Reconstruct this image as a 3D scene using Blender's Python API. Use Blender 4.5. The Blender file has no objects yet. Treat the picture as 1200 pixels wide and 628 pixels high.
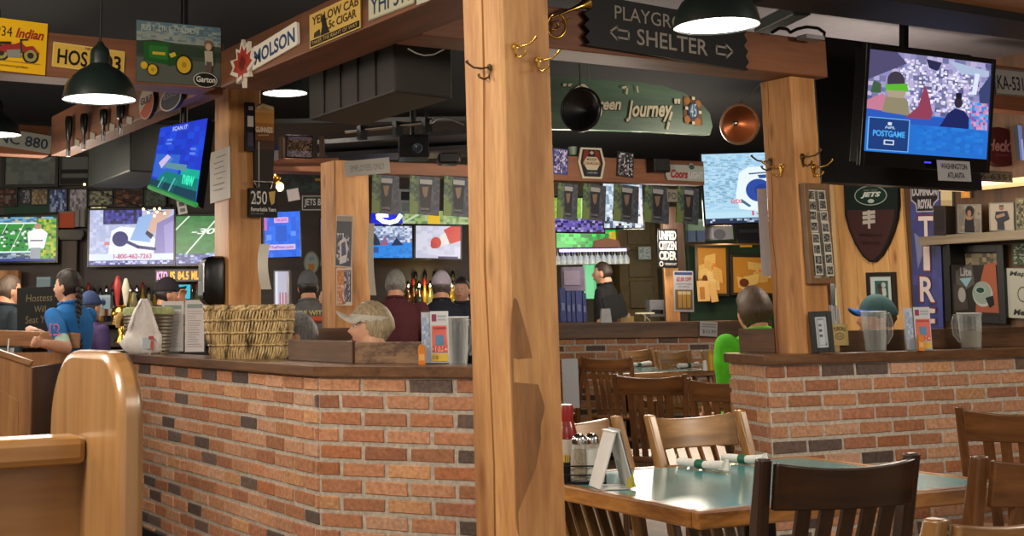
import bpy, bmesh, math, random
from mathutils import Vector, Matrix, Euler, noise as mnoise
SC = bpy.context.scene
COL = SC.collection
PI = math.pi
# ---------------------------------------------------------------- camera geometry (1200 x 628 frame)
FPX, CX, CY = 1534.0, 421.159, 150.936
YAW, PIT, ROL = 0.499, 0.143, -0.0134
EYE = 1.24
def _rot():
    c, s = math.cos(YAW), math.sin(YAW)
    f = Vector((s, c, 0)); r = Vector((c, -s, 0)); u = Vector((0, 0, 1))
    f2 = math.cos(PIT)*f + math.sin(PIT)*u; u2 = -math.sin(PIT)*f + math.cos(PIT)*u
    r3 = math.cos(ROL)*r + math.sin(ROL)*u2; u3 = -math.sin(ROL)*r + math.cos(ROL)*u2
    return r3, u3, f2
CR, CU, CF = _rot()
CO = Vector((0, 0, EYE))
GF = Vector((math.sin(YAW), math.cos(YAW), 0)); GR = Vector((math.cos(YAW), -math.sin(YAW), 0))
def ray(x, y): return CF + CR*((x-CX)/FPX) - CU*((y-CY)/FPX)
def at(x, y, D):
    v = ray(x, y); return CO + v*(D/v.dot(GF))
def onz(x, y, z):
    v = ray(x, y); return CO + v*((z-EYE)/v.z)
def onplane(x, y, p0, n):
    v = ray(x, y); return CO + v*((p0-CO).dot(n)/v.dot(n))
def plane(pl):
    if pl[0] == 'X': return Vector((pl[1], 0, 0)), Vector((-1, 0, 0)), -PI/2
    if pl[0] == 'Y': return Vector((0, pl[1], 0)), Vector((0, -1, 0)), 0.0
    rz = pl[2] if len(pl) > 2 else -YAW
    return pl[3] if len(pl) > 3 else GF*pl[1], Vector((math.sin(rz), -math.cos(rz), 0)), rz
def pp(x, y, pl):
    p0, n, rz = plane(pl); return onplane(x, y, p0, n)
def spot4(tl, tr, br, bl, pl):
    """A flat thing seen at four picture corners standing on plane pl -> bottom centre, heading, roll, width, height."""
    p0, n, rz = plane(pl)
    TL, TR, BR, BL = [onplane(a[0], a[1], p0, n) for a in (tl, tr, br, bl)]
    ax = Vector((math.cos(rz), math.sin(rz), 0))
    dv = ((TR-TL)+(BR-BL))/2
    uv = ((TL-BL)+(TR-BR))/2
    roll = -math.atan2(dv.z, dv.dot(ax)) if dv.length > uv.length*1.15 else math.atan2(uv.dot(ax), uv.z)
    w = dv.length; h = ((TL-BL).length+(TR-BR).length)/2
    return (BL+BR)/2, rz, roll, w, h
def spot(x0, y0, x1, y1, pl):
    p0, n, rz = plane(pl); xm, ym = (x0+x1)/2, (y0+y1)/2
    l, r, t, b = [onplane(a, c, p0, n) for a, c in ((x0, ym), (x1, ym), (xm, y0), (xm, y1))]
    return b, rz, 0.0, (r-l).length, (t-b).length
# ---------------------------------------------------------------- colour
def lin(c):
    if isinstance(c, str):
        c = [int(c[i:i+2], 16)/255 for i in (0, 2, 4)]
    return tuple((v/12.92 if v <= .04045 else ((v+.055)/1.055)**2.4) for v in c[:3])
def lin4(c): return lin(c)+(1.0,)
# ---------------------------------------------------------------- materials (all procedural)
MATS = {}
def _new(name):
    m = bpy.data.materials.new(name); m.use_nodes = True
    nt = m.node_tree; b = nt.nodes['Principled BSDF']; MATS[name] = m
    return m, nt, b
def mat(name, col, rough=.5, metal=0, var=.12, scale=18, bump=0, emit=None, est=1, trans=0, ior=1.45, coat=0, spec=None):
    if name in MATS: return MATS[name]
    m, nt, b = _new(name); N = nt.nodes.new; L = nt.links.new
    c = lin(col)
    b.inputs['Roughness'].default_value = rough; b.inputs['Metallic'].default_value = metal
    b.inputs['IOR'].default_value = ior
    if coat: b.inputs['Coat Weight'].default_value = coat; b.inputs['Coat Roughness'].default_value = .12
    if trans: b.inputs['Transmission Weight'].default_value = trans
    if spec is not None: b.inputs['Specular IOR Level'].default_value = spec
    if var > 0 and not trans:
        t = N('ShaderNodeTexCoord'); n = N('ShaderNodeTexNoise'); n.inputs['Scale'].default_value = scale; n.inputs['Detail'].default_value = 4
        r = N('ShaderNodeValToRGB'); r.color_ramp.elements[0].position = .3; r.color_ramp.elements[1].position = .7
        r.color_ramp.elements[0].color = tuple(v*(1-var) for v in c)+(1,); r.color_ramp.elements[1].color = tuple(min(1, v*(1+var)) for v in c)+(1,)
        L(t.outputs['Object'], n.inputs['Vector']); L(n.outputs['Fac'], r.inputs['Fac']); L(r.outputs['Color'], b.inputs['Base Color'])
        if bump:
            bp = N('ShaderNodeBump'); bp.inputs['Strength'].default_value = bump; bp.inputs['Distance'].default_value = .01
            L(n.outputs['Fac'], bp.inputs['Height']); L(bp.outputs['Normal'], b.inputs['Normal'])
    else: b.inputs['Base Color'].default_value = c+(1,)
    if emit is not None:
        b.inputs['Emission Color'].default_value = lin4(emit); b.inputs['Emission Strength'].default_value = est
    return m
def wood(name, c1, c2, axis='X', scale=1.0, rough=.5, coat=0, dark=None, knots=0, stretch=14, bump=.15, spread=.32):
    """Wood grain running along one local axis; optional dark streaks and knots."""
    if name in MATS: return MATS[name]
    m, nt, b = _new(name); N = nt.nodes.new; L = nt.links.new
    t = N('ShaderNodeTexCoord'); mp = N('ShaderNodeMapping')
    s = [9*scale]*3; s['XYZ'.index(axis)] = 9*scale/stretch; mp.inputs['Scale'].default_value = s
    L(t.outputs['Object'], mp.inputs['Vector'])
    n1 = N('ShaderNodeTexNoise'); n1.inputs['Scale'].default_value = 1.6; n1.inputs['Detail'].default_value = 5; n1.inputs['Distortion'].default_value = .6
    n2 = N('ShaderNodeTexNoise'); n2.inputs['Scale'].default_value = 9; n2.inputs['Detail'].default_value = 3
    L(mp.outputs['Vector'], n1.inputs['Vector']); L(mp.outputs['Vector'], n2.inputs['Vector'])
    mx = N('ShaderNodeMath'); mx.operation = 'MULTIPLY_ADD'; mx.inputs[1].default_value = .35; L(n2.outputs['Fac'], mx.inputs[0])
    ad = N('ShaderNodeMath'); ad.operation = 'MULTIPLY'; ad.inputs[1].default_value = .68; L(n1.outputs['Fac'], ad.inputs[0]); L(ad.outputs[0], mx.inputs[2])
    r = N('ShaderNodeValToRGB'); e = r.color_ramp.elements
    e[0].position = .5-spread/2; e[1].position = .5+spread/2; e[0].color = lin4(c1); e[1].color = lin4(c2)
    L(mx.outputs[0], r.inputs['Fac']); out = r.outputs['Color']
    if dark:
        n3 = N('ShaderNodeTexNoise'); n3.inputs['Scale'].default_value = .55; n3.inputs['Detail'].default_value = 3
        L(mp.outputs['Vector'], n3.inputs['Vector'])
        r3 = N('ShaderNodeValToRGB'); r3.color_ramp.elements[0].position = .50; r3.color_ramp.elements[1].position = .70
        mi = N('ShaderNodeMix'); mi.data_type = 'RGBA'; L(n3.outputs['Fac'], r3.inputs['Fac']); L(r3.outputs['Color'], mi.inputs[0])
        L(out, mi.inputs[6]); mi.inputs[7].default_value = lin4(dark); out = mi.outputs[2]
    if knots:
        mp2 = N('ShaderNodeMapping'); s2 = [10.0]*3; s2['XYZ'.index(axis)] = 3.0; mp2.inputs['Scale'].default_value = s2; L(t.outputs['Object'], mp2.inputs['Vector'])
        v = N('ShaderNodeTexVoronoi'); v.inputs['Scale'].default_value = 1.0; L(mp2.outputs['Vector'], v.inputs['Vector'])
        rk = N('ShaderNodeValToRGB'); rk.color_ramp.elements[0].position = .05; rk.color_ramp.elements[1].position = .20
        rk.color_ramp.elements[0].color = (1, 1, 1, 1); rk.color_ramp.elements[1].color = (0, 0, 0, 1)
        L(v.outputs['Distance'], rk.inputs['Fac'])
        mk = N('ShaderNodeMath'); mk.operation = 'MULTIPLY'; mk.inputs[1].default_value = knots; L(rk.outputs['Color'], mk.inputs[0])
        mi = N('ShaderNodeMix'); mi.data_type = 'RGBA'; L(mk.outputs[0], mi.inputs[0]); L(out, mi.inputs[6]); mi.inputs[7].default_value = lin4(dark or '4a2c14'); out = mi.outputs[2]
    L(out, b.inputs['Base Color'])
    bp = N('ShaderNodeBump'); bp.inputs['Strength'].default_value = bump; bp.inputs['Distance'].default_value = .004
    L(mx.outputs[0], bp.inputs['Height']); L(bp.outputs['Normal'], b.inputs['Normal'])
    b.inputs['Roughness'].default_value = rough
    if coat: b.inputs['Coat Weight'].default_value = coat; b.inputs['Coat Roughness'].default_value = .15
    return m
def clear_mat(name, tint='f4f8f8', body=.10, edge=.55, rough=.08):
    """Thin clear plastic or glass: see-through face on, brighter and glossier at grazing angles."""
    if name in MATS: return MATS[name]
    m, nt, b = _new(name); N = nt.nodes.new; L = nt.links.new
    b.inputs['Base Color'].default_value = lin4(tint); b.inputs['Roughness'].default_value = rough
    t = N('ShaderNodeBsdfTransparent'); t.inputs[0].default_value = lin4(tint)
    lw = N('ShaderNodeLayerWeight'); lw.inputs['Blend'].default_value = .35
    r = N('ShaderNodeMapRange'); r.inputs['To Min'].default_value = body; r.inputs['To Max'].default_value = edge
    L(lw.outputs['Facing'], r.inputs['Value']); mx = N('ShaderNodeMixShader'); L(r.outputs[0], mx.inputs[0]); L(t.outputs[0], mx.inputs[1]); L(b.outputs[0], mx.inputs[2])
    L(mx.outputs[0], nt.nodes['Material Output'].inputs['Surface']); return m
def attr_mat(name, rough=.5, emis=0.0, grain=0.0, bump=0.0, coat=0, spec=None):
    """Flat colours of printed artwork, bricks or lit screens, read from the mesh colour attribute."""
    if name in MATS: return MATS[name]
    m, nt, b = _new(name); N = nt.nodes.new; L = nt.links.new
    a = N('ShaderNodeVertexColor'); a.layer_name = 'Col'; out = a.outputs['Color']
    if grain or bump:
        t = N('ShaderNodeTexCoord'); n = N('ShaderNodeTexNoise'); n.inputs['Scale'].default_value = 55; n.inputs['Detail'].default_value = 5; L(t.outputs['Object'], n.inputs['Vector'])
        r = N('ShaderNodeMapRange'); r.inputs['From Min'].default_value = .25; r.inputs['From Max'].default_value = .75; r.inputs['To Min'].default_value = 1-grain; r.inputs['To Max'].default_value = 1+grain
        L(n.outputs['Fac'], r.inputs['Value'])
        mu = N('ShaderNodeVectorMath'); mu.operation = 'SCALE'; L(out, mu.inputs[0]); L(r.outputs[0], mu.inputs['Scale']); out = mu.outputs[0]
        if bump:
            bp = N('ShaderNodeBump'); bp.inputs['Strength'].default_value = bump; bp.inputs['Distance'].default_value = .006
            L(n.outputs['Fac'], bp.inputs['Height']); L(bp.outputs['Normal'], b.inputs['Normal'])
    b.inputs['Roughness'].default_value = rough
    if coat: b.inputs['Coat Weight'].default_value = coat
    if spec is not None: b.inputs['Specular IOR Level'].default_value = spec
    if emis:
        b.inputs['Base Color'].default_value = (.01, .01, .01, 1); L(out, b.inputs['Emission Color']); b.inputs['Emission Strength'].default_value = emis
    else: L(out, b.inputs['Base Color'])
    return m
# ---------------------------------------------------------------- scene objects
def tag(o, label=None, cat=None, group=None, kind=None):
    if label: o['label'] = label
    if cat: o['category'] = cat
    if group: o['group'] = group
    if kind: o['kind'] = kind
    return o
def thing(name, label, cat, loc=(0, 0, 0), rz=0.0, group=None, rx=0.0, ry=0.0):
    o = bpy.data.objects.new(name, None); COL.objects.link(o); o.empty_display_size = .05
    o.location = loc; o.rotation_euler = (rx, ry, rz)
    return tag(o, label, cat, group)
def kids(o): return [c for c in COL.objects if c.parent == o]
def dup(o, loc=None, rz=None, label=None, group=None, parent=None, _idx=None):
    if _idx is None:
        _idx = {}
        for c in COL.objects:
            if c.parent: _idx.setdefault(c.parent.name, []).append(c)
    c = o.copy(); COL.objects.link(c)
    if parent: c.parent = parent
    for ch in _idx.get(o.name, []): dup(ch, parent=c, _idx=_idx)
    if loc is not None: c.location = loc
    if rz is not None: c.rotation_euler[2] = rz
    if label: c['label'] = label
    if group: c['group'] = group
    return c
class MB:
    """Collects shapes and links them as one mesh object."""
    def __init__(s): s.v = []; s.f = []; s.m = []; s.c = []; s.M = Matrix.Identity(4); s.mi = 0; s.col = None
    def add(s, vs, fs):
        o = len(s.v); s.v += [s.M @ Vector(p) for p in vs]
        for f in fs: s.f.append([i+o for i in f]); s.m.append(s.mi); s.c.append(s.col)
        return s
    def box(s, c, d, rz=0, R=None, ch=0):
        x, y, z = d[0]/2, d[1]/2, d[2]/2
        q = [(-x, -y, -z), (x, -y, -z), (x, y, -z), (-x, y, -z), (-x, -y, z), (x, -y, z), (x, y, z), (-x, y, z)]
        R = R or Matrix.Rotation(rz, 3, 'Z'); c = Vector(c)
        return s.add([c + R @ Vector(p) for p in q], [(0, 3, 2, 1), (4, 5, 6, 7), (0, 1, 5, 4), (1, 2, 6, 5), (2, 3, 7, 6), (3, 0, 4, 7)])
    def bar(s, p0, p1, w, t, up=(0, 0, 1)):
        """Square bar from p0 to p1: w sideways, t along up."""
        p0, p1 = Vector(p0), Vector(p1); d = (p1-p0); l = d.length; d.normalize(); u = Vector(up)
        x = d.cross(u)
        if x.length < 1e-4: x = d.cross(Vector((0, 1, 0)))
        x.normalize(); u = x.cross(d)
        return s.box((p0+p1)/2, (w, l, t), R=Matrix((x, d, u)).transposed())
    def tube(s, pts, r, n=8, caps=True, flat=1.0):
        pts = [Vector(p) for p in pts]; rs = r if isinstance(r, (list, tuple)) else [r]*len(pts)
        vs = []; fs = []; prev = None
        for i, p in enumerate(pts):
            t = (pts[min(i+1, len(pts)-1)]-pts[max(i-1, 0)]).normalized()
            if prev is None: a = t.cross(Vector((0, 0, 1))); a = a if a.length > .05 else t.cross(Vector((0, 1, 0)))
            else: a = prev - t*prev.dot(t)
            a.normalize(); prev = a; b = t.cross(a)
            for k in range(n):
                g = 2*PI*k/n; vs.append(p + a*math.cos(g)*rs[i] + b*math.sin(g)*rs[i]*flat)
        for i in range(len(pts)-1):
            for k in range(n):
                k2 = (k+1) % n; fs.append((i*n+k, i*n+k2, i*n+n+k2, i*n+n+k))
        if caps: fs.append(tuple(range(n))[::-1]); fs.append(tuple((len(pts)-1)*n+k for k in range(n)))
        return s.add(vs, fs)
    def cyl(s, p0, p1, r0, r1=None, n=16): return s.tube([p0, p1], [r0, r0 if r1 is None else r1], n)
    def lathe(s, prof, n=28, c=(0, 0, 0), R=None, sx=1, sy=1, closed=False):
        c = Vector(c); vs = []; fs = []; R = R or Matrix.Identity(3)
        for (r, z) in prof:
            for k in range(n):
                a = 2*PI*k/n; vs.append(c + R @ Vector((max(r, 1e-5)*math.cos(a)*sx, max(r, 1e-5)*math.sin(a)*sy, z)))
        m = len(prof)
        for i in range(m if closed else m-1):
            j = (i+1) % m
            for k in range(n):
                k2 = (k+1) % n; fs.append((i*n+k, i*n+k2, j*n+k2, j*n+k))
        if not closed:
            fs.append(tuple(range(n))[::-1]); fs.append(tuple((m-1)*n+k for k in range(n)))
        return s.add(vs, fs)
    def prism(s, poly, y0, y1):
        """poly: (x, z) outline, counter-clockwise seen from -y; extruded from y0 (front) to y1."""
        n = len(poly); vs = [(x, y0, z) for x, z in poly]+[(x, y1, z) for x, z in poly]
        return s.add(vs, [tuple(range(n)), tuple(range(n, 2*n))[::-1]]+[(i, i+n, (i+1) % n+n, (i+1) % n) for i in range(n)])
    def slab(s, poly, z0, z1):
        n = len(poly); vs = [(x, y, z0) for x, y in poly]+[(x, y, z1) for x, y in poly]
        return s.add(vs, [tuple(range(n))[::-1], tuple(range(n, 2*n))]+[(i, (i+1) % n, (i+1) % n+n, i+n) for i in range(n)])
    def ell(s, c, r, nu=16, nv=10, R=None, fn=None):
        c = Vector(c); vs = []; fs = []; R = R or Matrix.Identity(3)
        for j in range(nv+1):
            t = PI*j/nv
            for i in range(nu):
                p = 2*PI*i/nu; d = Vector((math.sin(t)*math.cos(p), math.sin(t)*math.sin(p), math.cos(t)))
                q = Vector((d.x*r[0], d.y*r[1], d.z*r[2]))
                if fn: q = fn(d, q)
                vs.append(c + R @ q)
        for j in range(nv):
            for i in range(nu):
                k = (i+1) % nu
                if j == 0: fs.append((i, nu+i, nu+k))
                elif j == nv-1: fs.append((j*nu+i, (j+1)*nu+i, j*nu+k))
                else: fs.append((j*nu+i, (j+1)*nu+i, (j+1)*nu+k, j*nu+k))
        return s.add(vs, fs)
    def loft(s, rings, caps=True, wrap=True):
        n = len(rings[0]); vs = [p for r in rings for p in r]; fs = []
        for i in range(len(rings)-1):
            for k in range(n if wrap else n-1):
                k2 = (k+1) % n; fs.append((i*n+k, i*n+k2, i*n+n+k2, i*n+n+k))
        if caps: fs.append(tuple(range(n))[::-1]); fs.append(tuple((len(rings)-1)*n+k for k in range(n)))
        return s.add(vs, fs)
    def mesh(s, name, mats=None, smooth=None):
        me = bpy.data.meshes.new(name); me.from_pydata([tuple(p) for p in s.v], [], s.f)
        for m in (mats if isinstance(mats, (list, tuple)) else [mats]):
            if m: me.materials.append(m)
        me.polygons.foreach_set('material_index', s.m)
        if any(c is not None for c in s.c):
            a = me.color_attributes.new('Col', 'FLOAT_COLOR', 'CORNER'); buf = []
            for p, c in zip(me.polygons, s.c): buf += list(c or (.5, .5, .5, 1))*p.loop_total
            a.data.foreach_set('color', buf)
        bm = bmesh.new(); bm.from_mesh(me); bmesh.ops.remove_doubles(bm, verts=bm.verts, dist=1e-6) if smooth else None
        if s.fixn: bmesh.ops.recalc_face_normals(bm, faces=bm.faces)
        bm.to_mesh(me); bm.free()
        if smooth:
            me.polygons.foreach_set('use_smooth', [True]*len(me.polygons)); me.set_sharp_from_angle(angle=math.radians(smooth))
        me.update(); return me
    fixn = True
    def build(s, name, mats, parent=None, smooth=None, bevel=0, loc=None, rz=None, label=None):
        o = bpy.data.objects.new(name, s.mesh(name, mats, smooth)); COL.objects.link(o)
        if parent: o.parent = parent
        if loc is not None: o.location = loc
        if rz is not None: o.rotation_euler[2] = rz
        if bevel:
            b = o.modifiers.new('bevel', 'BEVEL'); b.width = bevel; b.segments = 2; b.limit_method = 'ANGLE'; b.angle_limit = math.radians(40)
        if label: o['label'] = label
        return o
# ---------------------------------------------------------------- lettering
_TXT = {}
def text_poly(body, bold=0.0, shear=0.0):
    k = (body, bold, shear)
    if k in _TXT: return _TXT[k]
    cu = bpy.data.curves.new('lettering', 'FONT'); cu.body = body; cu.offset = bold; cu.shear = shear; cu.fill_mode = 'FRONT'; cu.resolution_u = 3
    o = bpy.data.objects.new('lettering', cu); COL.objects.link(o)
    dg = bpy.context.evaluated_depsgraph_get(); me = bpy.data.meshes.new_from_object(o.evaluated_get(dg))
    vs = [(v.co.x, v.co.y) for v in me.vertices]; fs = [tuple(p.vertices) for p in me.polygons]
    bpy.data.objects.remove(o); bpy.data.curves.remove(cu); bpy.data.meshes.remove(me)
    x0, x1 = min(v[0] for v in vs), max(v[0] for v in vs); y0, y1 = min(v[1] for v in vs), max(v[1] for v in vs)
    vs = [((x-x0)/(x1-x0), (y-y0)/max(y1-y0, 1e-6)) for x, y in vs]
    _TXT[k] = (vs, fs); return _TXT[k]
class Art:
    """Flat artwork in a w x h panel: x across, y down, both 0..1; faces -y, bottom centre at the origin."""
    def __init__(s, w, h, step=.0006): s.w, s.h = w, h; s.mb = MB(); s.mb.fixn = False; s.k = 0; s.step = step
    def _p(s, x, y, lift=0): return ((x-.5)*s.w, -s.k*s.step-lift, (1-y)*s.h)
    def poly(s, pts, col):
        s.k += 1; s.mb.col = lin4(col)
        a = sum(pts[i][0]*pts[(i+1) % len(pts)][1]-pts[(i+1) % len(pts)][0]*pts[i][1] for i in range(len(pts)))
        if a > 0: pts = pts[::-1]
        s.mb.add([s._p(x, y) for x, y in pts], [tuple(range(len(pts)))]); return s
    def rect(s, x0, y0, x1, y1, col): return s.poly([(x0, y0), (x1, y0), (x1, y1), (x0, y1)], col)
    def ell(s, cx, cy, rx, ry, col, n=24): return s.poly([(cx+rx*math.cos(2*PI*i/n), cy+ry*math.sin(2*PI*i/n)) for i in range(n)], col)
    def line(s, pts, wd, col):
        """wd in metres"""
        s.k += 1; s.mb.col = lin4(col)
        P = [Vector(s._p(*p)) for p in pts]
        for a, b in zip(P, P[1:]):
            d = (b-a)
            if d.length < 1e-6: continue
            d.normalize(); nn = Vector((-d.z, 0, d.x))*wd/2; e = d*wd*.3
            s.mb.add([a-e-nn, b+e-nn, b+e+nn, a-e+nn], [(0, 1, 2, 3)])
        return s
    def ring(s, cx, cy, rx, ry, wd, col, n=28): return s.line([(cx+rx*math.cos(2*PI*i/n), cy+ry*math.sin(2*PI*i/n)) for i in range(n+1)], wd, col)
    def border(s, wd, col, m=.03):
        e = m*s.h/s.w
        return s.line([(e, m), (1-e, m), (1-e, 1-m), (e, 1-m), (e, m)], wd, col)
    def text(s, body, x0, y0, x1, y1, col, bold=.0, shear=0.0, arc=0.0):
        s.k += 1; s.mb.col = lin4(col); vs, fs = text_poly(body, bold, shear)
        def q(x, y):
            return s._p(x0+(x1-x0)*x, y1+(y0-y1)*y + arc*((2*x-1)**2))
        s.mb.add([q(x, y) for x, y in vs], fs); return s
    def cells(s, x0, y0, x1, y1, nx, ny, pal, seed=0, gap=0.0, jit=.3):
        r = random.Random(seed); s.k += 1; nx, ny = int(nx*1.6+.5), int(ny*1.6+.5)
        for i in range(nx):
            for j in range(ny):
                if r.random() < gap: continue
                dx, dy = (x1-x0)/nx, (y1-y0)/ny; a = x0+dx*(i+r.uniform(-jit, jit)*.5); b = y0+dy*(j+r.uniform(-jit, jit)*.5)
                a0, b0, a1, b1 = max(x0, a), max(y0, b), min(x1, a+dx*1.15), min(y1, b+dy*1.15)
                s.mb.col = lin4(r.choice(pal)); l = r.random()*s.step
                s.mb.add([s._p(a0, b1, l), s._p(a1, b1, l), s._p(a1, b0, l), s._p(a0, b0, l)], [(0, 1, 2, 3)])
        s.k += 1; return s
    def board(s, thick, col, outline=None):
        s.mb.fixn = False; s.mb.col = lin4(col); w, h = s.w/2, s.h
        if outline:
            P = [((x-.5)*s.w, (1-y)*s.h) for x, y in outline]
            a = sum(P[i][0]*P[(i+1) % len(P)][1]-P[(i+1) % len(P)][0]*P[i][1] for i in range(len(P)))
            if a < 0: P = P[::-1]
            s.mb.prism(P, 0, thick)
        else: s.mb.box((0, thick/2, h/2), (s.w, thick, h))
        return s
    def build(s, name, m, parent=None, **k): return s.mb.build(name, m, parent, **k)
PRINT = lambda: attr_mat('printed_artwork', .5, spec=.25)
GLOSSY = lambda: attr_mat('enamelled_artwork', .28)
SCREEN = lambda: attr_mat('lit_screen', .25, emis=1.0)
def sign(name, label, cat, sp, draw, thick=.006, back='303030', outline=None, group=None, m=None, tilt=0.0, off=.001):
    """A flat sign or card at spot sp = (loc, rz, roll, w, h); draw(art) paints it."""
    loc, rz, roll, w, h = sp
    a = Art(w, h); a.board(thick, back, outline); draw(a)
    n = Vector((math.sin(rz), -math.cos(rz), 0))
    o = a.build(name, m or PRINT()); o.location = loc + n*(thick+off); o.rotation_euler = (tilt, roll, rz)
    return tag(o, label, cat, group)
def framed(name, label, cat, sp, draw, fw=.02, fcol='151412', thick=.02, group=None, tilt=0.0, off=.001, m=None):
    loc, rz, roll, w, h = sp
    n = Vector((math.sin(rz), -math.cos(rz), 0))
    t = thing(name, label, cat, loc+n*(thick+off), rz, group, tilt, roll)
    b = MB()
    for c, d in (((-w/2+fw/2, thick/2, h/2), (fw, thick, h)), ((w/2-fw/2, thick/2, h/2), (fw, thick, h)), ((0, thick/2, fw/2), (w-2*fw, thick, fw)), ((0, thick/2, h-fw/2), (w-2*fw, thick, fw))): b.box(c, d)
    b.build('frame', mat('frame_'+fcol, fcol, .4), t, bevel=.002)
    a = Art(w-2*fw, h-2*fw); a.board(thick*.5, 'c8c4b8'); draw(a)
    p = a.build('picture', m or PRINT(), t); p.location = (0, thick*.45, fw)
    return t
def tv(name, label, sp, draw, bz=.02, thick=.06, tilt=0.0, group=None, chin=0.0, led=False, off=.01):
    loc, rz, roll, w, h = sp
    n = Vector((math.sin(rz), -math.cos(rz), 0))
    t = thing(name, label, 'television', loc+n*(thick+off), rz, group, tilt, roll)
    b = MB()
    for c, d in (((-w/2+bz/2, .012, h/2), (bz, .024, h)), ((w/2-bz/2, .012, h/2), (bz, .024, h)), ((0, .012, (bz+chin)/2), (w-2*bz, .024, bz+chin)), ((0, .012, h-bz/2), (w-2*bz, .024, bz))): b.box(c, d)
    b.box((0, thick/2+.012, h/2), (w*.96, thick-.024, h*.94))
    b.build('housing', mat('gloss_black_plastic', '0b0b0e', .22, var=0), t, bevel=.003)
    a = Art(w-2*bz, h-2*bz-chin); draw(a); a.rect
    p = a.build('screen', SCREEN(), t); p.location = (0, .012, bz+chin)
    if led:
        q = MB(); q.box((0, -.001, (bz+chin)/2), (.05, .004, .008)); q.build('standby_light', mat('standby_light', '101040', .4, var=0, emit='3030ff', est=2.5), t)
    return t
# ================================================================ camera, world, light
cam = bpy.data.cameras.new('camera'); camo = bpy.data.objects.new('camera', cam); COL.objects.link(camo); SC.camera = camo
cam.sensor_width = 36; cam.lens = 36*FPX/1200; cam.shift_x = (600-CX)/1200; cam.shift_y = -(314-CY)/1200
cam.clip_start = .05; cam.clip_end = 100
camo.matrix_world = Matrix((CR, CU, -CF)).transposed().to_4x4(); camo.location = CO
cam.dof.use_dof = True; cam.dof.focus_distance = 5.6; cam.dof.aperture_fstop = 13.0
SC.view_settings.view_transform = 'Standard'; SC.view_settings.look = 'None'; SC.view_settings.exposure = 0.12; SC.view_settings.gamma = 1.0
SC.view_settings.use_curve_mapping = False
w = bpy.data.worlds.new('world'); SC.world = w; w.use_nodes = True
w.node_tree.nodes['Background'].inputs[0].default_value = lin4('f3e6d6'); w.node_tree.nodes['Background'].inputs[1].default_value = .6
def lamp(loc, power, col='fff0dc', r=.08, spot=None, tgt=None, blend=.6, spec=.35):
    l = bpy.data.lights.new('lamp', 'SPOT' if spot else 'POINT'); l.energy = power; l.color = lin(col); l.shadow_soft_size = r; l.specular_factor = spec
    if spot: l.spot_size = math.radians(spot); l.spot_blend = blend
    o = bpy.data.objects.new('light_source', l); COL.objects.link(o); o.location = loc
    if spot:
        d = Vector(tgt or (loc[0], loc[1], 0))-Vector(loc); o.rotation_euler = d.to_track_quat('-Z', 'Y').to_euler()
    return o
# ================================================================ materials for the building
W_POST = wood('honey_fir_timber', 'a87444', 'd2a268', 'Z', 1.3, .55, dark='7a4a24', knots=.85, stretch=9)
W_POST2 = wood('orange_fir_timber', 'aa7442', 'd69e62', 'Z', .9, .55, dark='7d4a22', knots=.7, stretch=10)
W_BEAM_Y = wood('red_brown_beam_y', '643c26', '885638', 'Y', .7, .6, dark='4a2c1a', stretch=12)
W_BEAM_X = wood('red_brown_beam_x', '643c26', '885638', 'X', .7, .6, dark='4a2c1a', stretch=12)
W_LEDGE = wood('walnut_ledge', '4e3423', '7a5639', 'X', 1.2, .35, coat=.3, stretch=12)
W_LEDGE_Y = wood('walnut_ledge_y', '4e3423', '7a5639', 'Y', 1.2, .35, coat=.3, stretch=12)
W_DARK = wood('dark_stained_boards', '20150f', '39271b', 'X', 1.0, .45, stretch=10)
W_DARKZ = wood('dark_stained_boards_z', '2a1b12', '46301f', 'Z', 1.0, .45, stretch=10)
W_PINE = wood('pine_boards', 'b4844c', 'd4a468', 'Z', .8, .5, dark='7d4a1e', knots=.8, stretch=9)
BLACK = mat('black_paint', '0d0d10', .6, var=.3, scale=4)
BLACKM = mat('black_metal', '0e0e10', .35, metal=.3, var=0)
CHROME = mat('chrome', 'c8c8c8', .12, metal=1, var=0)
BRASS = mat('polished_brass', 'c9a04e', .22, metal=1, var=0)
STEEL = mat('brushed_steel', '9a9a9a', .3, metal=1, var=.1)
# ================================================================ floor, ceiling, walls
b = MB(); b.box((5, 7, -.05), (22, 24, .1)); tag(b.build('floor', wood('lightened_floor_boards', '6a5644', '8c745c', 'Y', .5, .5)), kind='structure')  # board tone lightened so the floor bounces light up to the beams
b = MB(); b.box((3.5, 9.5, 3.2), (17, 17.5, .1)); b.box((-3.2, 5, 3.2), (1, 1, .1)); tag(b.build('ceiling', mat('black_ceiling', '090a0f', .85, var=.35, scale=1.5)), kind='structure')
def facing_wall(name, D, px0, px1, z0, z1, m, thick=.12):
    a, c = at(px0, 370, D), at(px1, 370, D); l = (c-a).to_2d().length
    b = MB(); b.box((l/2, thick/2, (z0+z1)/2), (l, thick, z1-z0))
    return tag(b.build(name, m, loc=(a.x, a.y, 0), rz=-YAW), kind='structure')
facing_wall('wall_back', 17.0, -420, 1500, 0, 3.2, W_DARK)
b = MB(); b.box((8.06, 2.8, 1.6), (.12, 8.5, 3.2)); tag(b.build('wall_right', wood('wall_planks', '3a2718', '5a3c24', 'Z', .8, .5)), kind='structure')
b = MB(); b.box((-1.6, 9, 1.6), (.12, 16, 3.2)); tag(b.build('wall_left', W_DARKZ), kind='structure')
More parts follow.
